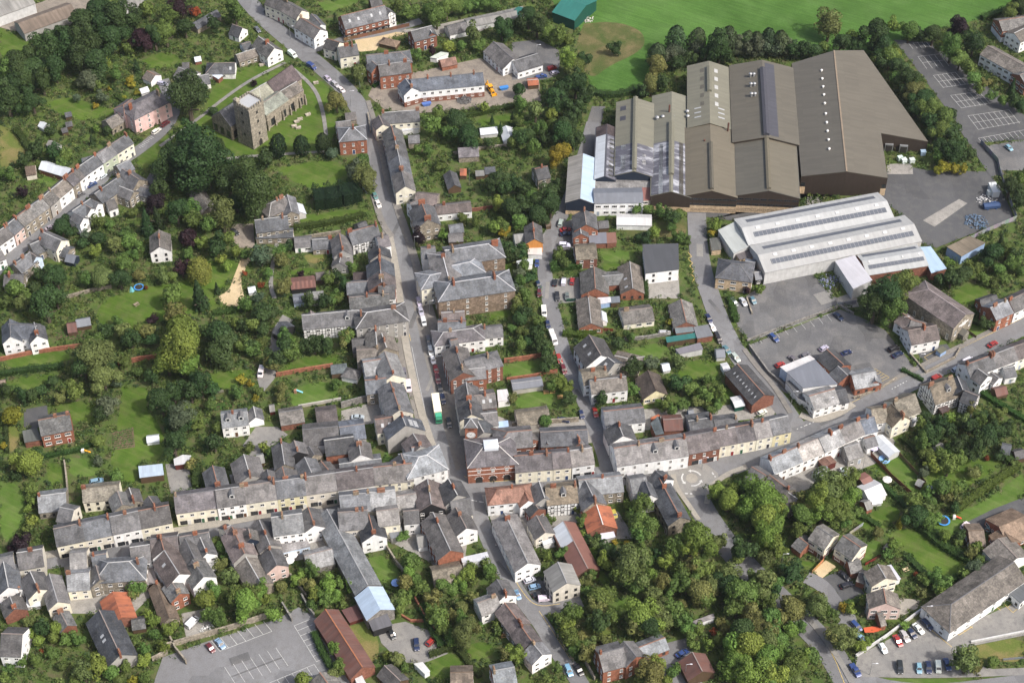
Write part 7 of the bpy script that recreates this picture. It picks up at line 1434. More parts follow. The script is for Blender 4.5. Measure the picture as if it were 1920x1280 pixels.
F('white striped awning beside the slate cottage', [(205, 215, 2.8), (280, 195, 2.8), (305, 250, 2.4), (230, 275, 2.4)], 'white', 'white', n='awning'); F('pale polycarbonate lean-to under the orange workshop', [(640, 190, 2.8), (725, 165, 2.8), (740, 215, 2.4), (650, 235, 2.4)], 'grey', 'pvc', n='lean_to'); F('long pale shed in the wooded garden', [(1295, 825, 2.4), (1445, 770, 2.4), (1455, 800, 2.4), (1305, 850, 2.4)], 'white', 'asb', n='shed')
O(1420, 950); GROUP[0] = 'cream houses by the school'
for lab, x1, y1, x2, y2, w, he, k, wg in (('cream house with brown tiled roof nearest the trees', 428, 140, 545, 215, 8.5, 5, dict(lm='the upper cream house'), (300, 215, 365, 265, 6.5, 2.8)), ('second cream house with brown tiled roof', 618, 205, 745, 290, 8.5, 5, {}, (655, 400, 740, 385, 6, 2.8)), ('cream house with white verandah', 868, 412, 925, 510, 9, 5, dict(lm='the verandah house'), (735, 470, 790, 490, 5, 2.8)), ('pink tinged house with brown tiled roof', 908, 585, 928, 690, 10, 4.8, dict(lm='the pale pink house'), (868, 770, 905, 762, 6.5, 2.6))):
 G(lab, x1, y1, x2, y2, w, he, 'cream' if 'pink' not in lab else 'palepink', 'gtile', .6, st='w', low=('dbrick', 2.2) if 'second' in lab or 'nearest' in lab else None, **k); Wg(*wg, 'obrick', 'gtile', .5, st='')
F('white verandah roof of the cream house', [(935, 425, 2.6), (965, 420, 2.6), (1030, 515, 2.6), (1000, 525, 2.6)], 'white', 'white', n='verandah')
GROUP[0] = 'school buildings'
G('long white school hall with mossy hipped roof', 1395, 700, 1850, 395, 12.5, 4.2, 'white', 'gtile', .5, hip='l', n='school_hall', st='c', lm='the school hall', gap=5); Wg(1735, 225, 1870, 365, 11, 4, 'white', 'gtile', .45, st=''); Wg(1300, 790, 1345, 800, 4, 2.8, 'white', 'gtile', .6, st='')
F('flat roofed white school wing', [(1765, 575, 3.6), (1875, 495, 3.6), (1990, 600, 3.6), (1895, 690, 3.6)], 'white', 'felt', n='school_wing', st='d', gap=2)
G('brown tiled bungalow beside the school', 1520, 170, 1630, 165, 9, 2.8, 'obrick', 'brown', .5, n='bungalow', lm='the brown bungalow', st='w'); G('wide brown tiled bungalow at the right edge', 1740, 140, 1930, 60, 12, 2.8, 'obrick', 'brown', .5, n='bungalow', st='w'); Wg(1760, 150, 1830, 250, 8, 2.8, 'obrick', 'brown', .5)
Sd('*small dark hipped shed', 935, 262, 950, 275, 3, 2, 'timber', 'dslate')
# ================================================================== HEDGES, WALLS, FENCES
GROUP[0] = None
O(0, 0, 1)
HEDGE('great clipped dark yew hedge on the rectory lawn', [(590, 385), (640, 378), (672, 368)], 9.5, 6.2, (.012, .026, .009), 9)
HEDGE('clipped hedge beside the earth path', [(552, 430), (600, 424), (650, 415), (682, 405)], 2.4, 2.2, (.05, .085, .018))
for lab, pts, w, h in (
 ('*clipped hedge', [(1368, 560), (1380, 605)], 2.6, 1.8), ('*tall clipped hedge', [(1208, 480), (1210, 530), (1212, 560)], 1.6, 2.2), ('*thick hedge', [(1032, 505), (1090, 500)], 4, 2.5), ('*bright hedge', [(1055, 628), (1090, 632), (1128, 618)], 2.4, 2), ('*long garden hedge', [(815, 228), (900, 215), (985, 196)], 2.2, 1.8),
 ('*clipped green hedge', [(370, 880), (370, 915)], 3.4, 2.6), ('*long hedge', [(85, 858), (150, 845), (180, 832)], 1.6, 1.5), ('*narrow hedge', [(12, 790), (14, 850)], 1.4, 1.6), ('*dark hedge', [(0, 705), (60, 695), (120, 690)], 2.4, 2), ('*garden hedge', [(525, 795), (560, 802), (600, 790)], 1.6, 1.6), ('*flowering hedge', [(640, 760), (690, 745)], 1.6, 1.8),
 ('*clipped yellow hedge', [(1790, 960), (1850, 915), (1910, 875)], 2.6, 1.8), ('*long clipped hedge', [(1840, 740), (1880, 765), (1922, 790)], 2.2, 1.8), ('*clipped block hedge', [(1880, 850), (1895, 870)], 4, 2.8), ('*mixed hedge', [(1720, 985), (1760, 1020), (1800, 1045), (1840, 1060)], 3.5, 2.2), ('*curved garden hedge', [(1700, 1045), (1735, 1080), (1760, 1090), (1800, 1085)], 2.4, 1.6), ('*golden hedge', [(1582, 1138), (1625, 1122)], 2.4, 1.6), ('*boundary hedge', [(1650, 990), (1625, 975), (1600, 965)], 2.0, 1.6),
 ('*clipped garden hedge', [(805, 1230), (850, 1215), (860, 1222), (900, 1270)], 1.8, 1.8), ('*dark boundary hedge', [(790, 1140), (815, 1190), (830, 1215)], 2.6, 2.2), ('*garden hedge', [(700, 1110), (720, 1100), (745, 1110)], 1.4, 1.4), ('*brick edged hedge', [(590, 1190), (605, 1225), (625, 1260)], 2.2, 2.2), ('*roadside hedge', [(1045, 1160), (1060, 1195), (1085, 1235)], 4.5, 2.4), ('*tall roadside hedge', [(1330, 450), (1345, 440)], 3, 2.2),
 ('*meadow hedge', [(1105, 175), (1135, 182), (1165, 180), (1190, 172)], 3, 2.2), ('*field hedge', [(1840, 38), (1880, 25), (1925, 8)], 3, 2.4), ('*allotment hedge', [(900, 245), (960, 240), (1000, 230)], 1.8, 1.6), ('*dark paddock hedge', [(30, 245), (55, 280), (60, 300)], 3, 2), ('*garden hedge', [(700, 165), (715, 155), (735, 150)], 1.6, 1.4), ('*lawn hedge', [(215, 180), (235, 195)], 1.6, 1.4), ('*road hedge', [(1690, 695), (1730, 715)], 1.4, 1.4), ('*chapel hedge', [(1790, 575), (1820, 600), (1835, 610)], 2, 1.6), ('*white terrace hedge', [(1650, 905), (1680, 935), (1700, 955)], 2, 1.6), ('*back garden hedge', [(1690, 825), (1720, 850), (1745, 870)], 1.8, 1.8), ('*lane hedge', [(640, 470), (690, 462)], 2, 1.8), ('*drive hedge', [(400, 590), (440, 585), (470, 580)], 2, 1.5)):
 HEDGE(lab, pts, w, h, (.07, .1, .018) if 'yellow' in lab or 'golden' in lab or 'bright' in lab else (.04, .078, .016))
for lab, pts, h, wa in (
 ('red brick garden wall below the long hedge garden', [(0, 677), (60, 664), (130, 654), (180, 648)], 1.8, 'obrick'), ('red brick garden wall under the big chestnut', [(222, 686), (262, 676), (300, 671)], 2.0, 'obrick'), ('*brick lawn wall', [(518, 706), (560, 698), (625, 688)], 1.8, 'obrick'), ('*pale garden wall', [(560, 764), (600, 757), (640, 750)], 1.2, 'concrete'), ('*tall stone wall', [(122, 868), (126, 900), (128, 925)], 1.8, 'stone'), ('*brick lawn wall', [(945, 680), (990, 674), (1040, 664)], 2.0, 'obrick'), ('*brick lawn wall', [(950, 715), (1000, 708), (1045, 698)], 1.8, 'obrick'), ('*tall stone yard wall', [(640, 765), (690, 752), (735, 738)], 3.0, 'gstone'),
 ('long stone wall above the town car park', [(310, 1215), (380, 1195), (440, 1178), (500, 1158)], 2.4, 'stone'), ('stone wall beside the car park entrance', [(318, 1195), (330, 1220), (350, 1245)], 2.4, 'stone'), ('*grey stone wall', [(566, 1120), (580, 1145), (590, 1158)], 2.2, 'gstone'), ('*grey stone wall', [(530, 1135), (548, 1165)], 2.0, 'gstone'), ('*tall stone wall', [(286, 1240), (315, 1225)], 2.2, 'stone'), ('*garden stone wall', [(720, 1020), (745, 1060), (762, 1080)], 2.0, 'stone'), ('*brick garden wall', [(778, 1125), (800, 1165), (815, 1185)], 2.0, 'obrick'), ('curved brick terrace wall', [(745, 1150), (770, 1165), (795, 1165)], 1.0, 'obrick'), ('*low stone wall', [(545, 1080), (575, 1120)], 1.6, 'stone'),
 ('stone retaining wall of the public car park', [(1404, 650), (1440, 700), (1480, 735), (1505, 760)], 1.4, 'gstone'), ('wall between the two car parks', [(1400, 640), (1500, 602), (1575, 575), (1600, 590)], 1.0, 'gstone'), ('low stone wall along the toilets', [(1600, 748), (1650, 730), (1680, 710)], .9, 'stone'), ('wall of the school play court', [(1705, 665), (1735, 700), (1790, 672), (1800, 655)], 1.1, 'stone'), ('*wall', [(1400, 560), (1410, 590)], .8, 'stone'), ('grey roadside wall of the school car park', [(1604, 1232), (1660, 1195), (1720, 1150), (1762, 1122)], 1.4, 'lgrey'), ('*drive wall', [(1820, 1205), (1870, 1195), (1925, 1184)], .9, 'lgrey'), ('roadside stone wall of the wooded garden', [(1042, 1165), (1046, 1195), (1075, 1240)], 1.3, 'stone'), ('*lane wall', [(1098, 1245), (1115, 1275)], 1.8, 'stone'), ('*stone lane wall', [(1050, 680), (1060, 700)], 1.4, 'stone'), ('long rectory wall', [(545, 455), (600, 446), (640, 440)], 2.2, 'stone'), ('*garden wall', [(126, 560), (170, 548), (210, 540)], 1.6, 'stone'), ('*churchyard wall', [(690, 215), (695, 250)], 1.2, 'stone'), ('*inn yard wall', [(960, 800), (1010, 795), (1085, 790)], 2.0, 'stone'), ('*lawn wall', [(1170, 640), (1215, 635), (1255, 628)], 1.6, 'gstone'), ('*brown wall', [(850, 290), (900, 280), (950, 275)], 1.2, 'stone'), ('*old brick wall', [(855, 400), (900, 395), (960, 385)], 1.6, 'dbrick')):
 BW(lab, pts, h, .4, wa)
FENCE('long brown fence beside the sandy yard', [(645, 78), (690, 68), (768, 50)], 1.8, (.16, .085, .05)); FENCE('tall red brown garden fence below the white terrace', [(1632, 855), (1670, 895), (1712, 932)], 2.0, (.2, .075, .045)); FENCE('*weathered fence', [(1682, 850), (1705, 875), (1735, 908)], 1.7); FENCE('*close boarded fence', [(1795, 610), (1830, 635)], 1.4); FENCE('orange fence of the cream house', [(1522, 1075), (1544, 1052)], 1.7, (.42, .23, .09)); FENCE('red fence between the cream houses', [(1622, 1060), (1655, 1042)], 1.4, (.16, .03, .025)); FENCE('grey garden fence behind the cream houses', [(1592, 1003), (1618, 985)], 1.7, (.3, .29, .27)); FENCE('*dark fence', [(1160, 560), (1205, 562)], 1.6, (.05, .045, .04)); FENCE('*brown fence', [(1128, 620), (1150, 622)], 1.5, (.16, .05, .03)); FENCE('*green fence', [(1062, 566), (1080, 565)], 1.5, (.02, .06, .045)); FENCE('*grey fence', [(1660, 845), (1665, 865)], 1.6, (.25, .24, .22)); FENCE('*old fence', [(395, 740), (420, 735)], 1.4, (.2, .18, .15)); FENCE('*white rail fence', [(680, 355), (688, 365)], 1.2, (.6, .6, .58)); FENCE('metal palisade fence of the factory yard', [(1838, 270), (1870, 305), (1875, 330), (1905, 412), (1840, 440), (1790, 465)], 2.2, (.24, .25, .26)); FENCE('steel fence along the lower right bank', [(1880, 1238), (1925, 1234)], 1.2, (.2, .2, .2)); FENCE('steel fence of the yard behind the halls', [(1570, 575), (1605, 570)], 2.0, (.25, .25, .26))
# ================================================================== TREES (crown centre, radius, kind)
O(0, 0)
Ts('''600 130 120 b;720 60 130 b;850 120 120 b;800 250 110 b;640 300 120 b;480 330 120 b;300 280 60 d;350 330 110 b;560 420 110 b;690 420 110 b;1030 270 105 p;1290 70 85 p;1110 260 85 b;1190 230 90 m;1330 190 85 b;1210 110 80 m;1690 90 90 m;1540 180 65 b;1050 60 70 m;960 130 80 b;900 220 70 b;120 440 140 b;220 480 120 b;60 500 110 m;40 680 130 b;230 720 90 b;180 560 90 b;390 480 100 b;300 590 80 b;640 560 95 v;720 560 70 b;760 460 50 l;980 470 34 c;830 530 60 m;700 620 50 m;920 350 50 m;800 340 50 v;1400 90 45 r;1350 680 150 b;1310 640 100 b;1420 640 90 b;1370 990 120 b;930 580 40 y;950 615 30 y;990 665 26 y;690 762 24 y;785 640 16 y;550 700 40 v;730 700 60 v;660 1000 30 c;775 940 50 d;360 940 55 d;690 930 30 l;250 1080 70 b;390 1100 60 b;470 1120 50 m;170 1150 60 b;440 1180 45 m;1420 1110 260 b;1250 1150 150 b;1580 1200 100 b;1320 1000 90 b;1560 1060 90 b;1830 600 28 p;1540 800 45 d;1000 300 70 b;900 700 20 y;200 650 60 b;130 770 60 b;100 600 80 b;470 240 70 b;590 230 90 b;730 170 90 b;420 230 60 b''')
O(480, 0)
Ts('''575 715 85 o;740 520 75 o;155 1050 62 u;325 1048 56 u;480 1032 52 u;60 1150 80 d;550 1100 60 v;770 1150 60 m;570 130 22 c;1560 240 75 o;1770 200 80 b;1810 240 65 b;1850 180 50 b;1600 330 50 m;1270 370 32 p;1150 390 50 m;1380 330 60 l;1480 330 50 m;1100 90 70 m;1020 50 60 m;1250 80 80 m;1300 110 80 m;1370 60 80 m;1450 50 75 m;1520 40 70 m;1600 30 70 m;1700 20 70 m;1310 820 65 m;1270 900 75 m;1440 860 100 b;1520 960 100 b;1550 1040 60 b;1400 950 70 m;1850 850 36 c;1700 860 24 c;1760 930 30 c;1640 770 36 l;1160 1070 45 m;1240 1090 50 m;1330 1190 60 s;1680 1030 50 b;1850 1020 60 m;1880 960 50 m;1400 1000 44 s;1890 640 60 b''')
O(960, 0)
Ts('''120 110 80 b;180 170 80 b;60 170 60 b;260 220 75 m;330 260 70 m;410 290 50 m;400 420 80 l;460 470 80 m;510 430 60 b;430 540 60 o;460 600 90 b;360 640 90 b;300 690 80 b;520 690 70 b;170 790 80 o;60 750 60 m;330 760 70 b;460 790 80 b;420 890 90 b;370 960 90 b;440 1000 80 b;300 900 60 m;330 1120 85 y;390 1070 60 y;120 960 70 b;200 930 60 m;60 1000 60 b;150 1060 60 m;240 1000 60 b;40 870 50 m;280 820 50 l;560 640 44 m;1040 470 90 o;1000 600 80 o;940 660 60 d;1080 600 70 b;1180 360 85 v;1130 400 70 v;1330 340 80 v;1500 330 100 b;1620 320 80 v;1700 340 75 v;1770 330 75 v;1840 320 75 v;1900 340 75 v;1280 420 60 b;1380 400 60 b;1200 460 60 b;1430 420 50 b;1560 420 50 b;740 350 55 d;500 580 50 d''', tall=1.15)
Ts('''1180 290 70 t;1330 300 62 t;1480 310 70 t;1560 300 66 t;1690 310 55 t;1760 310 55 t;1850 300 60 t;1930 310 60 t;1040 400 62 t''')
O(1420, 0)
Ts('''40 310 80 v;130 320 80 v;210 330 80 v;270 360 70 b;330 350 70 b;410 360 70 b;520 180 120 o;600 310 80 b;680 260 60 l;740 300 60 b;860 220 110 b;900 310 80 b;980 190 60 l;1100 210 90 m;1180 250 60 b;1270 240 80 b;1450 205 95 p;1560 310 95 b;1400 350 85 m;1460 430 80 m;1520 480 75 m;1560 560 70 m;1310 330 55 m;960 400 90 m;1000 380 50 l;900 450 70 b;1010 480 90 b;1080 560 90 b;1000 560 70 m;1120 650 90 o;1060 640 60 b;1200 700 90 b;1150 780 80 b;1250 790 95 m;1340 840 95 m;1240 870 70 b;1400 820 50 b;1330 930 90 m;1260 950 70 b;1400 960 80 b;1310 1040 60 b;1460 1060 60 b;1390 1090 90 b;1540 1100 55 b;1300 1130 55 m;1480 1130 45 b;1820 90 85 m;1890 40 90 b;1700 580 45 s;1640 600 50 o;1600 640 50 m;1680 690 45 m;1770 720 50 m;1850 720 60 b;1900 760 60 b;1840 620 36 c;820 330 50 b;700 340 50 b;480 340 60 m''')
Ts('''1350 1200 50 y;1420 1210 50 y;1480 1220 45 y;1300 1230 40 y''')
O(0, 310)
Ts('''1420 30 150 b;1640 80 130 b;1820 170 180 b;1500 60 90 b;1140 170 80 b;1110 280 90 p;1050 400 65 c;1130 370 55 c;1270 330 90 b;1370 330 80 m;1390 400 65 m;1600 350 120 o;1500 420 70 m;1700 260 80 b;1750 300 60 b;1350 520 85 p;1460 560 65 l;1560 580 80 b;1640 520 60 m;1590 680 40 l;1630 730 40 l;1430 740 90 w;1310 740 65 p;1240 790 50 m;1170 800 60 o;1000 790 60 o;860 810 90 b;730 800 110 o;640 820 60 m;900 700 70 m;820 560 80 o;930 540 80 m;1000 580 50 m;700 520 70 b;600 560 60 d;680 620 50 l;620 500 40 v;440 430 90 b;540 470 50 d;700 400 60 m;790 420 50 s;900 480 50 s;400 800 100 b;300 780 70 b;320 990 130 b;200 960 80 m;100 880 80 m;60 780 60 m;250 880 70 b;400 950 80 b;150 1000 60 o;40 980 60 s;1430 920 80 c;1560 880 28 c;1230 940 90 m;1270 1080 90 o;1320 1180 150 l;1100 1110 40 p;770 1190 75 b;900 1190 85 o;1060 1190 80 o;850 1130 50 m;1590 1210 140 d;1760 1000 60 m;1700 1130 50 m;1750 1150 60 b;1880 1080 80 b;1830 1150 60 m;1760 780 26 r;1880 660 80 v;1700 620 50 l;1760 640 50 s;1850 950 50 v;960 640 44 m;160 190 50 p;60 60 60 m;1350 640 50 s;1050 880 20 r;950 340 50 s;1880 860 30 r;1000 1180 60 m;1890 1190 70 b;440 590 40 l''')
O(480, 310)
Ts('''700 40 80 v;800 90 100 o;760 30 60 o;1170 520 60 p;1740 110 100 b;1690 140 60 b;1790 160 60 b;1860 120 70 b;1720 440 70 l;1740 270 60 l;1840 300 90 b;1890 380 70 b;1490 380 50 s;1580 400 50 m;1770 600 70 b;1830 640 70 b;1890 620 60 b;1900 780 60 v;1850 860 60 v;1860 960 60 o;1880 1040 50 m;1350 500 36 l;60 660 70 v;160 620 70 m;240 580 50 d;190 690 60 o;90 780 50 m;190 880 70 o;30 1050 80 b;110 1060 60 b;200 1230 70 m;520 820 50 m;580 800 50 b;640 860 60 b;690 730 50 m;560 950 60 m;480 980 60 b;600 960 50 m;380 980 60 b;680 1210 44 m;640 1240 60 m;320 780 30 p;1850 1180 50 s;20 180 120 b;40 280 60 b;1780 480 50 y;1780 440 60 m''')
O(960, 310)
Ts('''240 220 110 b;150 250 90 m;60 280 90 b;180 340 90 b;280 280 90 b;50 400 70 m;300 150 60 b;90 170 60 b;900 310 50 m;990 320 50 m;1070 330 60 m;1160 370 70 b;1200 350 60 m;1150 440 50 m;1020 480 60 l;950 520 60 d;1200 520 50 m;1250 540 44 s;1470 430 50 l;1440 490 36 y;340 640 60 s;380 700 60 s;60 620 70 b;80 730 60 m;130 800 60 b;60 830 60 m;40 900 50 v;100 940 60 m;40 1000 50 m;100 1060 60 b;180 1120 50 m;60 1100 70 b;170 1210 80 b;60 1200 50 s;770 1220 50 s;850 1230 50 m;1690 900 30 p;1780 890 40 l;1130 1130 30 y''')
O(1420, 310)
Ts('''920 920 170 b;1040 860 110 m;850 1000 120 b;970 1050 110 m;1080 920 70 m;1820 150 85 b;1880 250 80 b;1900 90 60 m;1750 560 50 c;1700 620 90 b;1800 610 90 m;1660 690 60 b;1400 810 80 b;1480 780 90 b;1540 740 80 m;1320 820 60 b;1380 700 40 l;1640 820 50 m;1700 850 50 s;1780 820 50 m;1640 1140 55 b;1870 640 70 b;1830 700 60 m;1740 740 60 m;1900 760 50 m''')
O(0, 630)
Ts('''690 130 170 o;600 200 110 b;740 280 120 o;780 200 90 b;680 60 80 m;820 330 60 v;760 510 85 v;730 570 60 b;780 450 60 b;700 380 60 o;1290 90 180 l;1200 170 100 l;1350 200 110 l;1600 100 150 d;1100 20 60 b;940 20 80 b;1150 460 110 b;1250 400 90 b;1370 390 90 b;1440 340 100 b;1530 390 70 b;1400 290 70 b;1280 590 110 v;1220 620 70 b;1250 770 100 b;1340 640 60 b;1430 640 50 m;1540 760 80 b;1490 800 50 b;1560 660 50 m;1740 310 42 y;1800 340 30 y;85 570 90 y;200 900 130 b;260 850 70 b;120 930 70 b;700 750 60 m;530 390 90 m;440 440 60 o;380 320 60 b;230 420 60 b;160 420 60 b;40 390 50 b;840 1010 75 b;700 900 50 v;1370 920 50 o;220 1100 60 m;240 1180 50 m;200 1240 40 l;1800 800 50 s;1830 100 70 s;1760 70 60 m;1870 400 50 s;1700 400 60 s;1790 60 60 b;300 390 60 b;80 380 50 s;900 180 60 s;1000 260 60 s;1090 290 60 b;120 1000 50 b;20 790 30 y;1510 500 60 s;1840 450 30 y''')
O(480, 630)
Ts('''210 60 90 b;270 120 70 m;140 170 90 b;100 200 70 o;230 30 70 l;340 70 60 b;420 60 80 b;500 60 70 b;640 30 60 o;570 350 50 s;180 380 50 o;170 440 50 o;950 890 50 m;100 840 50 m;60 800 40 l;1840 450 50 o;40 40 50 s''')
O(960, 630)
Ts('''250 120 70 b;280 180 70 b;200 60 70 b;120 30 60 b;60 60 60 m;240 230 50 b;340 340 60 l;400 370 60 l;290 360 50 m;420 450 60 b;240 610 60 m;770 50 75 b;1000 200 60 v;860 230 70 b;880 190 50 b;870 390 50 m;740 420 44 s;640 460 60 b;1200 180 65 o;1200 340 80 b;1290 370 70 m;1130 320 50 m;1410 310 50 m;1390 420 70 m;1480 400 60 m;1110 490 60 m;1060 480 50 l;1150 530 60 m;1230 500 50 m;1330 480 50 o;1400 490 50 s;1440 530 50 s;1510 450 50 m;1480 500 50 m;1480 1110 90 l;1560 1160 110 l;1640 1090 80 m;1780 1160 150 l;1860 1230 110 l;1680 1240 110 l;930 1210 90 m;840 1210 50 l;480 1230 44 l''')
O(1420, 630)
Ts('''500 1090 160 b;600 1080 140 m;430 1170 130 b;660 1180 120 b;530 1230 130 b;330 1200 100 b;60 1180 150 l;30 1110 80 l;1220 580 60 b;1240 690 80 b;1180 640 60 m;1330 630 70 b;1390 680 70 b;1300 700 60 b;1530 640 90 b;1600 600 60 m;1480 620 60 o;1650 720 110 b;1590 760 90 b;1690 660 70 b;1750 690 70 b;1800 660 60 b;1440 780 90 b;1400 820 60 m;1180 770 70 m;1220 850 60 m;1380 930 90 m;1460 880 70 m;1540 850 70 b;1270 920 80 l;1200 980 60 v;1560 980 70 o;1590 950 50 m;1330 1080 100 b;1400 1100 60 b;1130 1190 80 b;1250 1190 60 b;1230 1130 50 m;1360 1160 50 o;1440 1180 44 b;1470 1070 50 m;1390 590 60 l;1540 520 50 o;1620 570 50 b;700 1000 60 m;1830 680 50 m;1680 580 50 s;1750 550 50 s;1260 750 60 b;1320 840 50 m;1750 860 60 d;1650 880 26 r;1850 900 50 s;1230 1230 50 b;1420 1240 50 b''')
O(0, 950)
Ts('''1600 290 60 m;1560 240 50 m;1630 370 60 m;1580 420 60 o;1650 500 80 o;1480 660 110 b;1540 600 80 m;1760 690 140 b;1820 620 90 b;1700 640 90 b;1560 800 80 m;1480 780 60 m;1600 860 50 s;1220 880 70 l;1160 1000 50 s;980 580 75 m;960 620 50 b;1100 820 60 b;1060 780 50 b;1120 920 60 m;900 1000 50 s;980 950 50 s;1040 1020 60 m;1180 1010 44 l;400 870 70 b;300 880 70 b;480 950 70 m;380 940 60 m;560 960 60 m;280 960 60 b;700 1150 110 b;600 1190 90 b;800 1190 80 b;900 1160 60 m;1030 1110 60 l;450 1140 60 s;380 1060 60 s;250 1100 60 m;160 1110 50 m;100 1080 50 l;60 1160 50 s;1040 1230 60 m;960 1250 40 y;300 1040 24 r;160 270 90 p;120 250 50 p;90 300 40 p;230 100 50 l;200 150 50 m;30 1230 50 m;540 1240 60 m;860 1240 60 s;210 820 50 b;230 900 50 b;1880 590 60 m;1900 660 50 b''')
O(480, 950)
Ts('''1110 390 95 m;1060 210 60 b;1100 470 70 b;1070 540 80 o;1150 520 60 m;1190 590 70 m;1280 660 80 o;1000 680 70 b;1060 660 80 b;1030 730 60 b;1100 620 50 m;1340 560 70 m;1410 590 70 b;1450 530 60 l;1520 480 70 l;1480 560 60 l;1340 640 60 b;1250 730 60 m;1320 820 90 m;1270 780 60 l;1350 880 60 m;1500 900 130 o;1420 930 80 m;1560 850 80 o;1490 820 80 m;1610 860 50 m;1740 880 50 s;1730 840 50 m;1400 780 60 o;1480 720 70 o;1560 650 60 o;1550 520 50 m;1680 450 70 m;1650 400 50 m;300 520 70 l;380 560 80 o;340 470 50 m;440 600 70 m;520 560 90 b;480 500 60 o;600 540 50 m;560 640 70 b;500 670 70 b;420 640 60 b;690 570 50 l;620 700 50 s;400 700 60 s;180 570 60 b;30 600 80 b;130 780 75 b;10 690 50 m;570 240 50 m;400 460 70 b;1400 970 50 m;600 960 50 m;560 1020 60 l;640 1030 50 m;600 1130 60 m;560 1200 60 b;620 1180 50 m;340 1240 80 b;1020 1090 70 b;960 1070 50 b;1060 1150 50 b;1800 1080 70 b;1870 1040 60 m;1900 1100 50 s;1550 420 44 m''')
O(960, 950)
Ts('''930 110 120 m;860 60 70 m;920 190 80 m;600 190 60 d;590 250 50 b;500 110 60 m;520 190 40 l;700 330 110 b;660 400 80 b;860 430 160 o;800 480 110 m;900 540 110 m;930 320 80 m;980 380 70 m;1000 480 60 b;1110 400 70 b;1120 340 60 m;1170 290 90 b;1340 210 150 b;1290 280 100 b;1430 260 90 o;1500 250 70 o;1660 310 105 b;1620 370 70 b;1290 420 90 o;1240 480 90 m;1360 460 90 m;1160 560 90 m;1080 540 80 o;1010 620 90 o;1350 600 120 o;1260 560 90 b;1440 560 100 o;1400 660 90 m;1560 560 130 b;1640 620 150 b;1570 480 90 o;1700 740 110 b;1620 720 110 b;1760 520 80 m;1830 520 110 b;1880 560 80 b;1750 620 100 b;1840 680 80 m;640 640 120 b;600 720 80 b;700 620 80 m;630 820 110 b;700 790 70 m;580 850 60 b;940 790 140 b;1040 740 120 b;880 860 100 b;1000 860 120 b;1100 830 90 b;1180 740 110 m;1220 820 80 m;1120 680 70 m;1270 860 80 b;1340 880 60 m;1290 930 60 m;1450 900 38 r;1530 880 60 o;1500 830 50 o;1480 960 60 m;1420 990 50 l;1660 900 130 b;1780 850 120 b;1860 800 110 b;1880 900 100 b;1600 980 110 b;1720 1010 140 b;1830 980 120 b;1600 1110 120 b;1700 1180 140 b;1820 1130 130 b;1880 1060 90 b;1540 1060 70 b;1560 1200 90 b;1880 1220 110 b;420 760 70 m;360 800 70 m;470 770 60 b;390 870 80 b;430 950 80 b;480 1000 70 m;560 980 60 o;530 1060 80 o;500 930 60 b;440 1030 60 m;620 940 50 s;680 960 50 o;1010 1190 130 b;1050 1140 80 b;960 1230 80 b;1150 1190 60 m;1180 1160 50 m;1120 1250 60 b;250 350 50 m;360 330 60 m;430 350 50 s;530 530 60 b;560 490 60 m;540 600 50 b;200 460 50 s;30 1060 90 b;60 1030 60 m;330 1160 50 m;240 1250 50 s;1300 990 50 m;270 90 50 m;1220 700 60 b;800 400 70 m;750 430 60 b;1040 330 50 d;560 240 60 d;820 260 30 y;740 250 24 y''')
O(1420, 950)
Ts('''60 60 150 l;120 130 110 l;150 30 100 m;60 230 120 b;130 300 100 b;60 370 80 b;290 170 70 m;330 50 120 b;470 40 110 b;580 60 110 b;680 50 80 b;620 110 60 m;400 60 90 b;240 480 105 b;80 530 110 b;40 620 90 b;120 590 70 b;260 740 130 b;220 690 90 b;170 790 90 b;450 710 115 o;430 660 80 o;520 760 70 m;600 900 120 o;640 960 100 o;560 930 80 o;300 860 70 b;240 880 80 b;120 800 80 b;50 800 100 b;100 890 90 b;160 950 90 b;40 950 110 b;60 1080 130 b;180 1060 90 b;240 1150 120 b;100 1200 120 b;390 1070 95 m;330 1100 80 b;200 1220 90 b;30 1240 90 b;280 1240 70 b;870 180 60 b;980 270 60 b;940 330 50 m;1000 330 44 m;1025 105 40 g;1150 60 110 b;1240 110 80 m;1100 50 80 b;1350 200 60 b;1450 210 60 b;1530 330 60 b;1600 380 60 b;1570 290 50 b;1450 250 50 m;1660 420 50 b;1560 430 70 v;1480 480 50 m;1280 510 80 m;1360 550 70 m;1220 540 50 m;1300 580 60 m;1180 510 50 b;1400 600 50 m;1320 610 50 l;1180 620 50 o;1510 1110 115 o;1450 1090 80 b;1570 1140 80 o;1700 1110 60 m;800 970 40 l;740 1000 60 l;670 730 50 l;620 720 40 y;760 680 40 l;1140 480 24 r;1290 80 60 b;1060 850 40 l''')
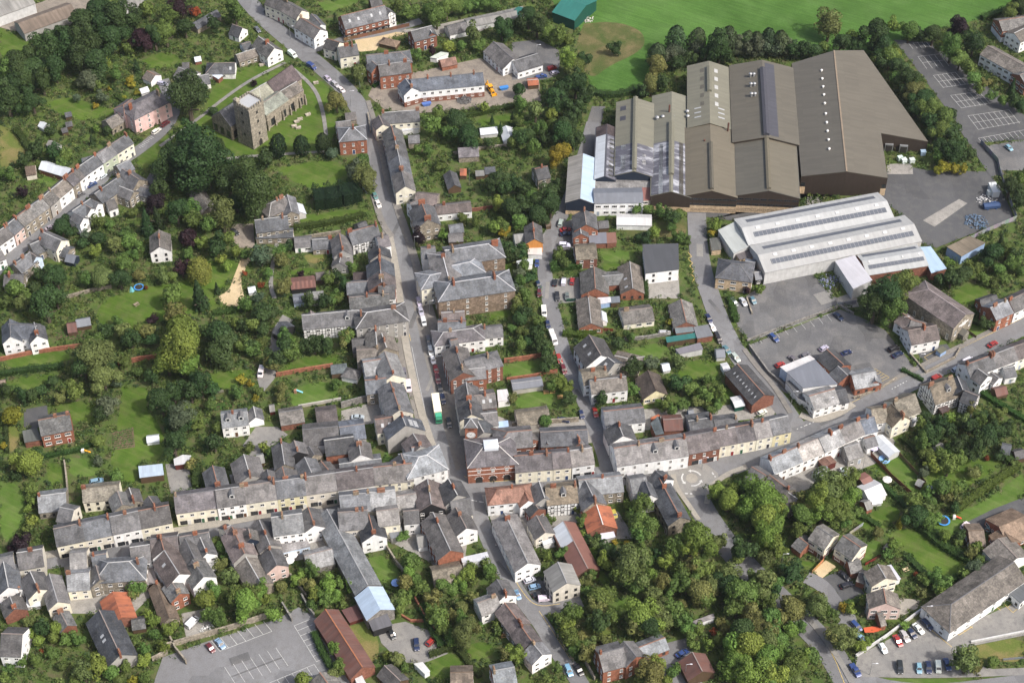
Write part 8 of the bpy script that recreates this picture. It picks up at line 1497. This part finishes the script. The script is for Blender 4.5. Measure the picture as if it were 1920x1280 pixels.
# tarmac repairs
for k, (x, y, w, l, a, m_) in enumerate(((775, 600, 1.6, 9, 1.35, 'dark'), (806, 720, 1.2, 7, 1.3, 'pale'), (742, 430, 1.4, 8, 1.3, 'dark'), (700, 255, 1.3, 6, 1.4, 'pale'), (600, 125, 1.5, 8, -.9, 'dark'), (1240, 888, 1.2, 9, 0, 'dark'), (1560, 787, 1.4, 10, .5, 'dark'), (1750, 694, 1.2, 11, .5, 'pale'), (1340, 575, 1.3, 8, -1.1, 'dark'), (1312, 470, 2.4, 7, 1.5, 'pale'), (1548, 558, 6, 7, .4, 'pale'), (1090, 745, 1.2, 8, -1.1, 'dark'), (1026, 545, 1.4, 9, 1.5, 'pale'), (945, 1068, 1.1, 8, -1.0, 'dark'), (450, 1235, 3, 6, .4, 'dark'), (1620, 690, 4, 6, .3, 'dark'), (1500, 680, 3, 8, .5, 'pale'), (1770, 1215, 3, 5, .2, 'pale'), (1500, 1165, 1.5, 7, -.9, 'dark'), (560, 968, 1.2, 9, .2, 'dark'))):
 c = P(x, y); d = Vector((cos(a), sin(a), 0)); n = Vector((-d.y, d.x, 0)); sheet_w('road_patch', autolabel(('dark' if m_ == 'dark' else 'pale') + ' repaired patch of tarmac', x, y), 'road patch', [c + d * (s * l / 2) + n * (t * w / 2) for s, t in ((-1, -1), (1, -1), (1, 1), (-1, 1))], .243, 'yard_asphalt' if m_ == 'dark' else 'pale_asphalt', m=False)
# ================================================================== VEHICLES
O(480, 0)
Cs('85 95 5 5 e black;10 210 6 7 s grey;448 155 8 3 s navy;515 562 6 5 h silver;570 605 6 5 e silver;615 645 6 5 h white'); CAR(262, 392, 8, 6, 'v', 'white', 'large white van on the bend above the church'); CAR(400, 478, 8, 5, 'v', 'blue', 'bright blue van following on the bend above the church')
CAR(800, 222, 6, -1, 's', 'black'); O(0, 0)
Cs('1168 600 6 1 e silver;1190 888 7 -5 e maroon;1125 942 7 -5 e white;917 1122 7 -5 h white')
O(960, 0); Cs('288 490 7 -2 k red;308 522 7 -2 h silver;212 548 7 -1 p blue')
O(1420, 0); CAR(1812, 1062, 6, 5, 'h', 'sky')
O(0, 310); Cs('742 75 7 -5 h white;662 135 7 -4 s blue;580 205 7 -4 h grey;1555 275 4 -4 s black;1688 475 5 4 s black;365 445 5 -2 s silver')
O(480, 310); Cs('858 218 3 6 h teal;880 275 3 7 s white;1175 978 2 7 e silver;1187 1045 2 7 s silver;1207 1122 2 8 k white;1243 1250 2 7 h grey')
O(960, 310); Cs('350 412 2 -8 e silver;385 460 7 -1 s red;385 490 7 -1 s navy;378 573 8 0 j white;180 702 0 8 h blue;310 840 1 -8 h black;372 835 1 -8 k white;433 830 1 -7 h red;326 940 1 8 e black;396 940 1 7 h grey;190 855 2 4 h navy;196 917 1 8 h maroon;230 1052 1 9 v white;258 1142 2 8 h navy;290 1225 3 9 v white;1598 982 4 6 e grey;1665 978 4 6 s silver;1735 968 4 6 h teal;1416 1098 4 7 s navy;1442 1162 5 7 h white;1480 1230 4 7 e black;1098 1203 9 0 e silver')
O(1420, 310); CAR(585, 1085, 7, 6, 's', 'navy'); CAR(1885 - 1766 + 0, 1237, 7, 6, 'e', 'blue')
O(1420, 630); Cs('480 85 5 -3 h silver;345 135 5 -3 h grey;262 165 5 4 s grey;165 203 5 -2 h red;640 118 8 -3 s navy;980 87 8 -4 j black;1010 130 8 -4 s navy;1695 55 7 -4 s red;1430 235 7 -4 h silver;1522 178 8 -4 v white;1225 340 8 -5 j black;1290 297 7 -4 k red;617 975 4 7 h white')
O(960, 630); Cs('302 25 3 8 v white;340 160 3 8 e red;372 235 3 8 e maroon;500 560 3 8 h navy;600 545 2 8 s red;370 600 8 1 s navy;865 1003 8 -1 j silver;1610 150 7 8 e silver;1546 95 4 5 s teal;1490 20 3 6 h black;1800 545 6 -3 h white')
O(480, 630); Cs('1243 32 2 8 h grey;1257 103 2 8 m white;1274 168 2 7 h white;1295 235 2 8 h red;1308 305 2 8 e maroon;1325 375 2 8 s black;1345 450 2 8 e navy;1388 620 2 9 e black;1064 265 1 8 j grey;1098 360 1 8 v white;732 580 9 0 s silver')
O(0, 630); CAR(1880, 258, -2, 8, 'v', 'white', 'white van on the long gravel drive'); CAR(695, 1040, 9, -2, 'e', 'sky')
O(0, 950); Cs('1515 1010 6 7 h maroon;1585 980 6 7 s sky'); CAR(1385, 828, 7, -7, 'v', 'white', 'white caravan in the yard by the car park wall')
O(480, 950); Cs('978 912 4 7 h black;1155 985 1 8 e navy;1260 965 6 -6 h red;1880 628 4 7 h sky')
O(960, 950); Cs('128 523 9 -3 h white;163 572 9 -2 h sky;195 622 9 -3 s black;235 658 9 -1 k white;38 628 4 8 h sky;408 1170 4 9 e sky;480 1165 5 8 s black;736 48 3 8 h yellow;1225 1050 7 -4 s blue;965 1095 6 -3 h grey')
O(1420, 950); Cs('645 560 9 -3 e black;712 855 7 7 m blue;740 935 6 4 h sky;905 1012 5 8 h white;1012 958 5 8 s red;1062 925 5 8 e silver;1110 902 6 7 s navy;1160 872 7 7 s white;1222 842 7 7 e navy;705 1170 6 9 p blue;1027 1150 1 9 j black;1165 1155 1 8 h sky;1233 1150 1 8 s navy;1302 1150 1 9 k white;1368 1128 3 9 s blue;1675 140 5 -8 e teal;1495 130 6 -6 h white;625 490 5 4 s black')
# box lorry in the main street
def lorry():
 O(480, 630); A = PX(1292, 440, 3), PX(1318, 600, 3); c = (A[0] + A[1]) / 2; d = A[1] - A[0]; rz = atan2(d.y, d.x)
 E = bpy.data.objects.new('lorry', None); COL.objects.link(E); E.location = (c.x, c.y, .2); E.rotation_euler = (0, 0, rz); tag(E, 'lorry with long cream box body and green cab in the main street', 'lorry')
 mb = MB(); mb.box(-6.2, 2.6, -1.25, 1.25, 1.05, 3.9); o = obj('cargo_box', mb.mesh('cargo_box', ['coloured']), E, color=(.72, .66, .48))
 mb = MB(); mb.box(-6.24, 2.64, -1.29, 1.29, 3.9, 3.98); obj('box_roof', mb.mesh('box_roof', ['coloured']), E, color=(.78, .72, .55))
 mb = MB(); mb.box(-6.2, 5.0, -.5, .5, .6, 1.04); obj('chassis', mb.mesh('chassis', ['metal_grey']), E)
 cab = hull([(2.85, [(1.2, .6), (1.22, 1.2), (1.2, 2.9), (1.05, 3.2)]), (4.6, [(1.2, .6), (1.22, 1.2), (1.18, 2.8), (1.0, 3.1)]), (5.0, [(1.15, .6), (1.18, 1.2), (1.12, 2.3), (.95, 2.6)]), (5.1, [(1.1, .65), (1.12, 1.2), (1.05, 1.7), (.95, 1.8)])]); obj('cab', cab.mesh('cab', ['car_paint']), E, color=(.02, .2, .1))
 mb = MB(); mb.poly([(5.12, -1.0, 1.75), (5.12, 1.0, 1.75), (4.98, .9, 2.62), (4.98, -.9, 2.62)]); mb.box(3.6, 4.4, -1.235, -1.22, 1.8, 2.6); mb.box(3.6, 4.4, 1.22, 1.235, 1.8, 2.6); obj('windscreen', mb.mesh('windscreen', ['glass']), E)
 mb = MB(); hull([(3.0, [(1.15, 3.2), (1.1, 3.3)]), (4.3, [(1.0, 3.15), (.9, 3.2)])], 0, mb); mb.poly([(2.9, -1.1, 3.85), (2.9, 1.1, 3.85), (4.2, .95, 3.2), (4.2, -.95, 3.2)]); obj('wind_deflector', mb.mesh('wind_deflector', ['car_paint']), E, color=(.03, .3, .17))
 for x in (-4.6, -3.5, 4.0):
  for s in (-1, 1): obj('wheel', WHEEL, E, (x, s * 1.08, .5), scale=(1.6, 1.5, 1.6))
lorry()
# yellow digger on the building site
def digger():
 O(480, 0); c = PX(1690, 660); E = bpy.data.objects.new('digger', None); COL.objects.link(E); E.location = (c.x, c.y, .15); E.rotation_euler = (0, 0, radians(-65)); tag(E, 'yellow wheeled digger on the building site', 'digger'); Y = (.62, .3, .02)
 mb = MB(); mb.box(-2.0, 1.8, -.85, .85, .7, 1.35); mb.box(.5, 2.2, -.5, .5, 1.35, 1.9); obj('chassis', mb.mesh('chassis', ['coloured']), E, color=Y)
 mb = MB(); mb.box(-1.3, .45, -.8, .8, 1.35, 2.7, 1); mb.box(-1.4, .55, -.9, .9, 2.7, 2.85); obj('cab', mb.mesh('cab', ['coloured', 'glass']), E, color=Y)
 mb = MB()
 for s in (-.7, .7): mb.bar(Vector((.8, s, 1.4)), Vector((3.2, s, .7)), .2, .3)
 obj('loader_arm', mb.mesh('loader_arm', ['coloured']), E, color=Y)
 mb = MB(); mb.box(3.1, 3.9, -1.15, 1.15, .1, .25); mb.box(3.1, 3.25, -1.15, 1.15, .25, 1.0); mb.box(3.25, 3.9, -1.15, -1.08, .25, .8); mb.box(3.25, 3.9, 1.08, 1.15, .25, .8); obj('loader_bucket', mb.mesh('loader_bucket', ['coloured']), E, color=Y)
 mb = MB(); mb.bar(Vector((-1.9, 0, 1.2)), Vector((-3.2, 0, 3.3)), .3, .4); mb.bar(Vector((-3.2, 0, 3.3)), Vector((-4.3, 0, 1.2)), .25, .35); mb.box(-4.8, -4.1, -.4, .4, .4, 1.1); obj('back_arm', mb.mesh('back_arm', ['coloured']), E, color=Y)
 for x, r in ((-1.3, 1.9), (1.5, 1.4)):
  for s in (-1, 1): obj('wheel', WHEEL, E, (x, s * 1.0, .31 * r), scale=(r, 1.6, r))
digger()
# ================================================================== GARDEN AND STREET THINGS
def pole(label, x, y, h, arm=True, col='metal_grey'):
 c = PX(x, y); E = bpy.data.objects.new('lamp_post', None); COL.objects.link(E); E.location = c; px, py = Q(c); tag(E, autolabel(label, px, py), 'lamp post', 'lamp posts')
 mb = MB(); mb.cyl((0, 0), .09, .06, 0, h, 8); obj('pole', mb.mesh('pole', [col]), E)
 if arm: mb = MB(); mb.bar(Vector((0, 0, h)), Vector((1.4, 0, h + .15)), .07, .07); mb.box(1.1, 1.8, -.14, .14, h + .1, h + .22); obj('lamp_head', mb.mesh('lamp_head', ['lamp_glass']), E)
O(0, 0, 1)
for x, y, h in ((675, 165, 7), (545, 75, 7), (658, 200, 8), (757, 395, 7), (778, 470, 7), (806, 590, 7), (1316, 880, 6), (1483, 760, 7), (1548, 775, 8), (1720, 690, 7), (1730, 1165, 8), (1630, 1265, 6), (1284, 1270, 7), (1465, 1060, 6), (1006, 110, 7), (1690, 620, 7)): pole('tall grey street lamp', x, y, h)
for x, y, h in ((1855, 360, 11), (1024, 788, 8), (880, 345, 8), (1616, 885, 8)): pole('bare pale mast', x, y, h, False)
def person(label, x, y, top, bot, pose=0.0):
 """Small standing figure, one continuous surface."""
 c = PX(x, y); mb = MB(); rz = random.uniform(0, 6)
 prof = [(.0, .11, .09), (.05, .13, .11), (.45, .14, .12), (.85, .18, .13), (1.0, .19, .14), (1.25, .23, .14), (1.42, .22, .12), (1.5, .07, .07), (1.56, .09, .1), (1.66, .095, .11), (1.75, .06, .07)]
 n = 10
 for z, a, b in prof:
  for k in range(n): mb.v.append((a * cos(2 * pi * k / n), b * sin(2 * pi * k / n), z))
 for s in range(len(prof) - 1):
  m = 1 if prof[s][0] < .84 else 0 if prof[s][0] < 1.42 else 2
  for k in range(n): mb.f.append((s * n + k, s * n + (k + 1) % n, (s + 1) * n + (k + 1) % n, (s + 1) * n + k)); mb.m.append(m); mb.uv.append([(0, 0)] * 4)
 mb.f.append(tuple((len(prof) - 1) * n + k for k in range(n))); mb.m.append(2); mb.uv.append([(0, 0)] * n)
 for sd in (-1, 1):                                   # arms taper from the shoulder and bend at the elbow
  for a, b, w in (((sd * .2, 0, 1.38), (sd * .27, .03, 1.1), .09), ((sd * .27, .03, 1.1), (sd * .25, .14, .86), .07)): mb.bar(Vector(a), Vector(b), w, w, 0)
 m1 = bpy.data.materials; me = mb.mesh('person', ['coloured', 'timber_black', 'pot_clay']); o = obj('person', me, loc=(c.x, c.y, .35), rz=rz, color=top); tag(o, label, 'person', 'people in the streets')
for a in (('person in a red top on the high street pavement', 431, 976, (.5, .05, .04)), ('person in dark clothes before the market hall arches', 926, 906, (.03, .03, .04)), ('person in a red coat outside the brick shop', 1307, 858, (.45, .08, .05)), ('person in pale clothes walking down the lane', 930, 1026, (.5, .5, .5)), ('person in dark clothes by the corner shop', 1539, 775, (.03, .03, .04)), ('person in black on the road by the car park wall', 1610, 748, (.02, .02, .02)), ('person in pale blue by the market hall wall', 873, 868, (.4, .5, .6))): person(a[0], a[1], a[2], a[3], None)
def trampoline(label, x, y, r=1.7):
 c = PX(x, y); E = bpy.data.objects.new('trampoline', None); COL.objects.link(E); E.location = c; tag(E, label, 'trampoline'); n = 24
 mb = MB(); mb.poly([(cos(2 * pi * k / n) * r * .85, sin(2 * pi * k / n) * r * .85, .82) for k in range(n)]); obj('mat', mb.mesh('mat', ['timber_black']), E)
 mb = MB()
 for k in range(n): a, b = 2 * pi * k / n, 2 * pi * (k + 1) / n; mb.poly([(cos(a) * r * .84, sin(a) * r * .84, .85), (cos(a) * r * 1.1, sin(a) * r * 1.1, .85), (cos(b) * r * 1.1, sin(b) * r * 1.1, .85), (cos(b) * r * .84, sin(b) * r * .84, .85)])
 obj('padding', mb.mesh('padding', ['coloured']), E, color=(.05, .25, .6))
 for k in range(4): a = pi / 4 + k * pi / 2; mb = MB(); mb.cyl((cos(a) * r, sin(a) * r), .04, .04, 0, .84, 6); obj('leg', mb.mesh('leg', ['metal_grey']), E)
trampoline('blue edged trampoline on the round lawn', 261, 541); trampoline('pale blue rimmed trampoline on the play lawn', 1768, 978, 2.0)
def bench(label, x, y, rz, col=(.4, .24, .1)):
 c = PX(x, y); E = bpy.data.objects.new('picnic_bench', None); COL.objects.link(E); E.location = c; E.rotation_euler = (0, 0, rz); tag(E, label, 'picnic bench', 'picnic benches')
 for nm, b in (('table_top', (-1.0, 1.0, -.4, .4, .72, .78)), ('seat', (-1.0, 1.0, -.85, -.6, .43, .48)), ('seat', (-1.0, 1.0, .6, .85, .43, .48))): mb = MB().box(*b); obj(nm, mb.mesh(nm, ['coloured']), E, color=col)
 for xx in (-.7, .7):
  for s in (-1, 1): mb = MB().bar(Vector((xx, s * .75, 0)), Vector((xx, s * .25, .72)), .08, .05); obj('leg', mb.mesh('leg', ['coloured']), E, color=col)
bench('leftmost wooden picnic bench on the inn lawn', 1024, 736, .1); bench('middle wooden picnic bench on the inn lawn', 1036, 735, .1); bench('lower wooden picnic bench on the inn lawn', 1050, 745, .1); bench('weathered picnic table on the round lawn', 256, 572, .8, (.25, .2, .15)); bench('picnic table in the verandah house garden', 1697, 1068, .4, (.6, .48, .3)); bench('small bench in the lane cottage garden', 945, 1192, .2)
def small(n, label, cat, x, y, build, mats, col=None, rz=0.0):
 c = PX(x, y); mb = MB(); build(mb); o = obj(n, mb.mesh(n, mats), loc=(c.x, c.y, .05), rz=rz, color=col); tag(o, label if not label.startswith('*') else autolabel(label[1:], *Q(c)), cat)
def parasol(mb):
 mb.cyl((0, 0), .04, .04, 0, 2.4, 6, 1)
 for k in range(8): a, b = pi * k / 4, pi * (k + 1) / 4; mb.poly([(cos(a) * 1.6, sin(a) * 1.6, 2.0), (cos(b) * 1.6, sin(b) * 1.6, 2.0), (0, 0, 2.6)])
for lab, x, y, c in (('lilac parasol behind the white terrace', 1637, 846, (.5, .45, .65)), ('white parasol in the ivy garden', 402, 1070, (.7, .7, .68)), ('upper white parasol on the pink cottage patio', 550, 1047, (.72, .72, .7)), ('lower white parasol on the pink cottage patio', 544, 1057, (.72, .72, .7)), ('blue and white parasol below the long range lawn', 743, 1099, (.25, .4, .75)), ('white parasol behind the shop backs', 1662, 906, (.7, .68, .62))): small('parasol', lab, 'parasol', x, y, parasol, ['coloured', 'metal_grey'], c)
def pool(mb): mb.cyl((0, 0), 1.8, 1.9, 0, .4, 20)
small('paddling_pool', 'colourful paddling pool among toys on the family lawn', 'paddling pool', 1658, 862, pool, ['coloured'], (.25, .45, .75))
def slide(mb): mb.bar(Vector((0, 0, 1.4)), Vector((2.2, 0, .1)), .6, .1); mb.box(-.8, .1, -.5, .5, 0, 1.5, 1); mb.poly([(-.9, -.6, 1.5), (.2, -.6, 1.5), (-.35, 0, 2.1)], 1); mb.poly([(.2, .6, 1.5), (-.9, .6, 1.5), (-.35, 0, 2.1)], 1)
small('play_slide', 'blue and yellow plastic slide on the walled lawn', 'slide', 556, 736, slide, ['coloured', 'pot_clay'], (.2, .5, .6)); small('play_slide', 'orange and white plastic slide by the long hedge', 'slide', 158, 848, slide, ['coloured', 'frame_white'], (.6, .3, .02)); small('play_slide', 'red slide on the play lawn', 'slide', 1790, 972, slide, ['coloured', 'frame_white'], (.6, .08, .04)); small('teepee', 'turquoise play tent beside the trampoline', 'tent', 247, 545, lambda mb: [mb.poly([(cos(a) * 1.2, sin(a) * 1.2, 0), (cos(a + 1.05) * 1.2, sin(a + 1.05) * 1.2, 0), (0, 0, 2.2)]) for a in (k * pi / 3 for k in range(6))], ['coloured'], (.12, .35, .38))
def boat(mb): hull([(-2.6, [(.5, .3), (.9, 1.0)]), (0, [(.7, .2), (1.1, .95)]), (1.8, [(.5, .3), (.8, 1.05)]), (2.8, [(.03, .8), (.05, 1.2)])], 0, mb)
small('boat', 'orange inflatable rescue boat on the sandy drive', 'boat', 1635, 1183, boat, ['coloured'], (.5, .1, .04), .1)
def skip(mb): hull([(-1.9, [(.7, 1.2), (.9, 1.25)]), (-1.2, [(.7, .05), (.9, 1.3)]), (1.2, [(.7, .05), (.9, 1.3)]), (1.9, [(.7, 1.2), (.9, 1.25)])], 0, mb)
def bins(mb): mb.box(-.5, .5, -.4, .4, 0, 1.0); mb.box(-.55, .55, -.45, .45, 1.0, 1.12); mb.box(-.55, -.45, -.5, .5, .9, 1.0)
def gcyl(mb): mb.box(-1, 1, -.9, .9, 0, 1.8); mb.box(-1.05, 1.05, -.95, .95, 1.8, 1.9)
for x, y, c in ((800, 198, (.08, .15, .4)), (945, 168, (.05, .2, .5))): O(0, 0, 1); small('skip', '*blue metal skip', 'skip', x, y, skip, ['coloured'], c, .3)
for i, (x, y, c, r) in enumerate(((1395, 395, (.25, .3, .38), 0), (1408, 394, (.25, .3, .38), 0), (1427, 394, (.3, .36, .42), .05), (1687, 301, (.5, .6, .55), .3), (1694, 305, (.55, .62, .6), .3), (1709, 305, (.5, .55, .52), .2), (1730, 290, (.3, .4, .5), 0), (1855, 365, (.55, .58, .55), .1), (1863, 388, (.04, .08, .2), .2))): small('storage_tank', '*steel storage crate', 'crate', x, y, gcyl, ['coloured'], c, r)
small('portable_cabin', 'white portable cabin at the factory yard fence', 'cabin', 1862, 362, lambda mb: (mb.box(-1.4, 1.4, -3, 3, .2, 2.8), mb.box(-1.5, 1.5, -3.1, 3.1, 2.8, 2.95), mb.box(.4, 1.1, -3.04, -3.0, .3, 2.2)), ['coloured'], (.55, .57, .57), .1); small('trailer', 'dark blue covered trailer in the factory yard', 'trailer', 1858, 390, lambda mb: (mb.box(-3.2, 3.2, -1.2, 1.2, .6, 1.8), mb.poly([(-3.3, -1.3, 1.8), (3.3, -1.3, 1.8), (3.3, 0, 2.3), (-3.3, 0, 2.3)]), mb.poly([(3.3, 1.3, 1.8), (-3.3, 1.3, 1.8), (-3.3, 0, 2.3), (3.3, 0, 2.3)]), mb.box(-2, -1.4, -1.3, 1.3, 0, .6), mb.box(1.4, 2, -1.3, 1.3, 0, .6)), ['coloured'], (.03, .06, .14), .15)
sheet_w('concrete_slab', 'pale concrete weighbridge slab in the factory yard', 'slab', [PX(*p) for p in ((1730, 414), (1798, 374), (1814, 382), (1752, 426))], .2, 'concrete', m=False)
def heap(label, x, y, r, h, col, mat='muddy_ground', n=70):
 """A pile of loose material as jumbled chunks."""
 c = PX(x, y); mb = MB()
 for k in range(n):
  a = random.uniform(0, 6.28); q = r * sqrt(random.random()); z = h * max(0, 1 - q / r); s = random.uniform(.2, .55)
  mb.bar(Vector((cos(a) * q, sin(a) * q, z * .9)), Vector((cos(a) * q + random.uniform(-s, s), sin(a) * q + random.uniform(-s, s), z * .9 + s * .6)), s, s * .7)
 o = obj('rubble_heap', mb.mesh('rubble_heap', [mat]), loc=(c.x, c.y, .1), color=col); tag(o, label, 'rubble', kind='stuff')
heap('mixed scrap heap by the factory yard fence', 1830, 417, 4.5, 1.0, (.1, .15, .22), 'coloured', 160); heap('pale scrap along the factory yard', 1850, 378, 4, .5, (.5, .5, .5), 'coloured', 90); heap('grey gravel heap before the new terrace', 870, 188, 3.2, 1.4, (.1, .1, .1), 'yard_asphalt', 220); heap('colourful scrap beside the loading shed', 1556, 528, 4, .8, (.2, .22, .32), 'coloured', 150); heap('pale rubble above the white halls', 1525, 382, 4, .5, (.4, .38, .34), 'concrete', 120); heap('white rubbish bags by the car park wall', 390, 1182, 2.4, .6, (.6, .6, .58), 'coloured', 60); heap('rubble by the digger', 975, 165, 3, .8, (.3, .24, .2), 'muddy_ground', 100); heap('white debris behind the barn', 1100, 36, 3, .5, (.55, .52, .48), 'coloured', 60)
# vegetable beds
O(0, 630)
for lab, pts, rows in (('vegetable bed on the long lawn', ((810, 690), (960, 655), (972, 800), (815, 820)), 9), ('vegetable plot near the dormered cottage', ((1510, 500), (1680, 470), (1680, 520), (1530, 545)), 8), ('vegetable plot of the twin gabled house', ((390, -30), (600, -60), (620, 20), (410, 30)), 8)):
 q = [PX(*p) for p in pts]; sheet_w('vegetable_bed', lab, 'vegetable bed', q, .1, 'soil')
 C_ = []; N_ = []
 for r in range(rows):
  a = q[0].lerp(q[3], (r + .5) / rows); b = q[1].lerp(q[2], (r + .5) / rows); m = 70; t = rng.uniform(0.02, .98, m)
  pts_ = np.outer(1 - t, np.array(a)) + np.outer(t, np.array(b)) + rng.normal(0, .12, (m, 3)); pts_[:, 2] = rng.uniform(.15, .5, m); C_.append(pts_); N_.append(np.tile((0, 0, 1.), (m, 1)))
 o = obj('vegetables', leafmesh('vegetables', cards(np.vstack(C_), np.vstack(N_), .25)), color=(.06, .13, .025)); tag(o, 'leafy vegetable rows in the ' + lab, 'vegetables', kind='stuff')
# ================================================================== UNDERGROWTH: low planting wherever gardens are not built on, paved or mown
def undergrowth():
 jj, ii = np.nonzero(~OCC); m = len(ii)
 x = GX0 + (ii + rng.uniform(0, 1, m)) * GS; y = GY0 + (jj + rng.uniform(0, 1, m)) * GS
 # keep the part of the ground that the photo shows (and a margin)
 d = np.stack([x - CX, y - CY, np.full(m, -CZ)], 1); dep = d[:, 1] * FW.y + d[:, 2] * FW.z; px = 960 + FPX * d[:, 0] / dep; py = 640 - FPX * (d[:, 1] * UP.y + d[:, 2] * UP.z) / dep
 nz = np.array([noise.noise((a * .09, b * .09, 3.3)) + .5 * noise.noise((a * .28, b * .28, 9.1)) for a, b in zip(x[::1], y[::1])]) if m < 400000 else rng.normal(0, .3, m)
 keep = (px > -120) & (px < 2040) & (py > -90) & (py < 1370) & (rng.uniform(0, 1, m) < np.clip(.06 + .24 * nz, .008, .28))
 x, y, nz = x[keep], y[keep], nz[keep]; n = len(x)
 r = rng.uniform(.55, 1.5, n) * np.clip(1 + nz, .6, 1.7); hgt = r * rng.uniform(.7, 1.5, n)
 tint = rng.uniform(0, 1, n); pal = [(.055, .095, .024), (.075, .12, .028), (.12, .155, .04), (.11, .115, .05), (.035, .065, .022)]
 names = ['mid green garden planting', 'fresh green garden planting', 'bright leafy garden planting', 'olive and dry garden planting', 'dark evergreen garden planting']
 cls = np.digitize(tint, (.3, .58, .74, .86))
 for k in range(5):
  s = cls == k; c = int(s.sum())
  if not c: continue
  per = 26; u = sph(c * per); u[:, 2] = np.abs(u[:, 2]); R_ = np.repeat(r[s], per)[:, None]; H_ = np.repeat(hgt[s], per)[:, None]
  C_ = np.stack([np.repeat(x[s], per), np.repeat(y[s], per), np.zeros(c * per)], 1) + np.hstack([u[:, :2] * R_, u[:, 2:] * H_]) * rng.uniform(.6, 1.05, (c * per, 1))
  o = obj('undergrowth', leafmesh('undergrowth', cards(C_, u, .36)), color=pal[k]); tag(o, names[k] + ' covering the plots between houses', 'planting', kind='stuff')
 print('undergrowth', n, 'objects', len(bpy.data.objects), 'trees', NT[0])
plant_all()
undergrowth()

# ================================================================== AIR: faint even summer haze round the camera and the town
mh = bpy.data.materials.new('haze'); mh.use_nodes = True; MATS['haze'] = mh; nt = mh.node_tree; nt.nodes.clear(); ho = nt.nodes.new('ShaderNodeOutputMaterial'); hv = nt.nodes.new('ShaderNodeVolumePrincipled')
hv.inputs['Color'].default_value = (.9, .94, 1, 1); hv.inputs['Density'].default_value = .00004; hv.inputs['Anisotropy'].default_value = .3; nt.links.new(hv.outputs[0], ho.inputs['Volume'])
tag(obj('haze', MB().box(-1500, 1500, -900, 1600, -2, 460).mesh('haze', ['haze'])), 'faint pale haze filling the air over the town', 'haze', kind='stuff')
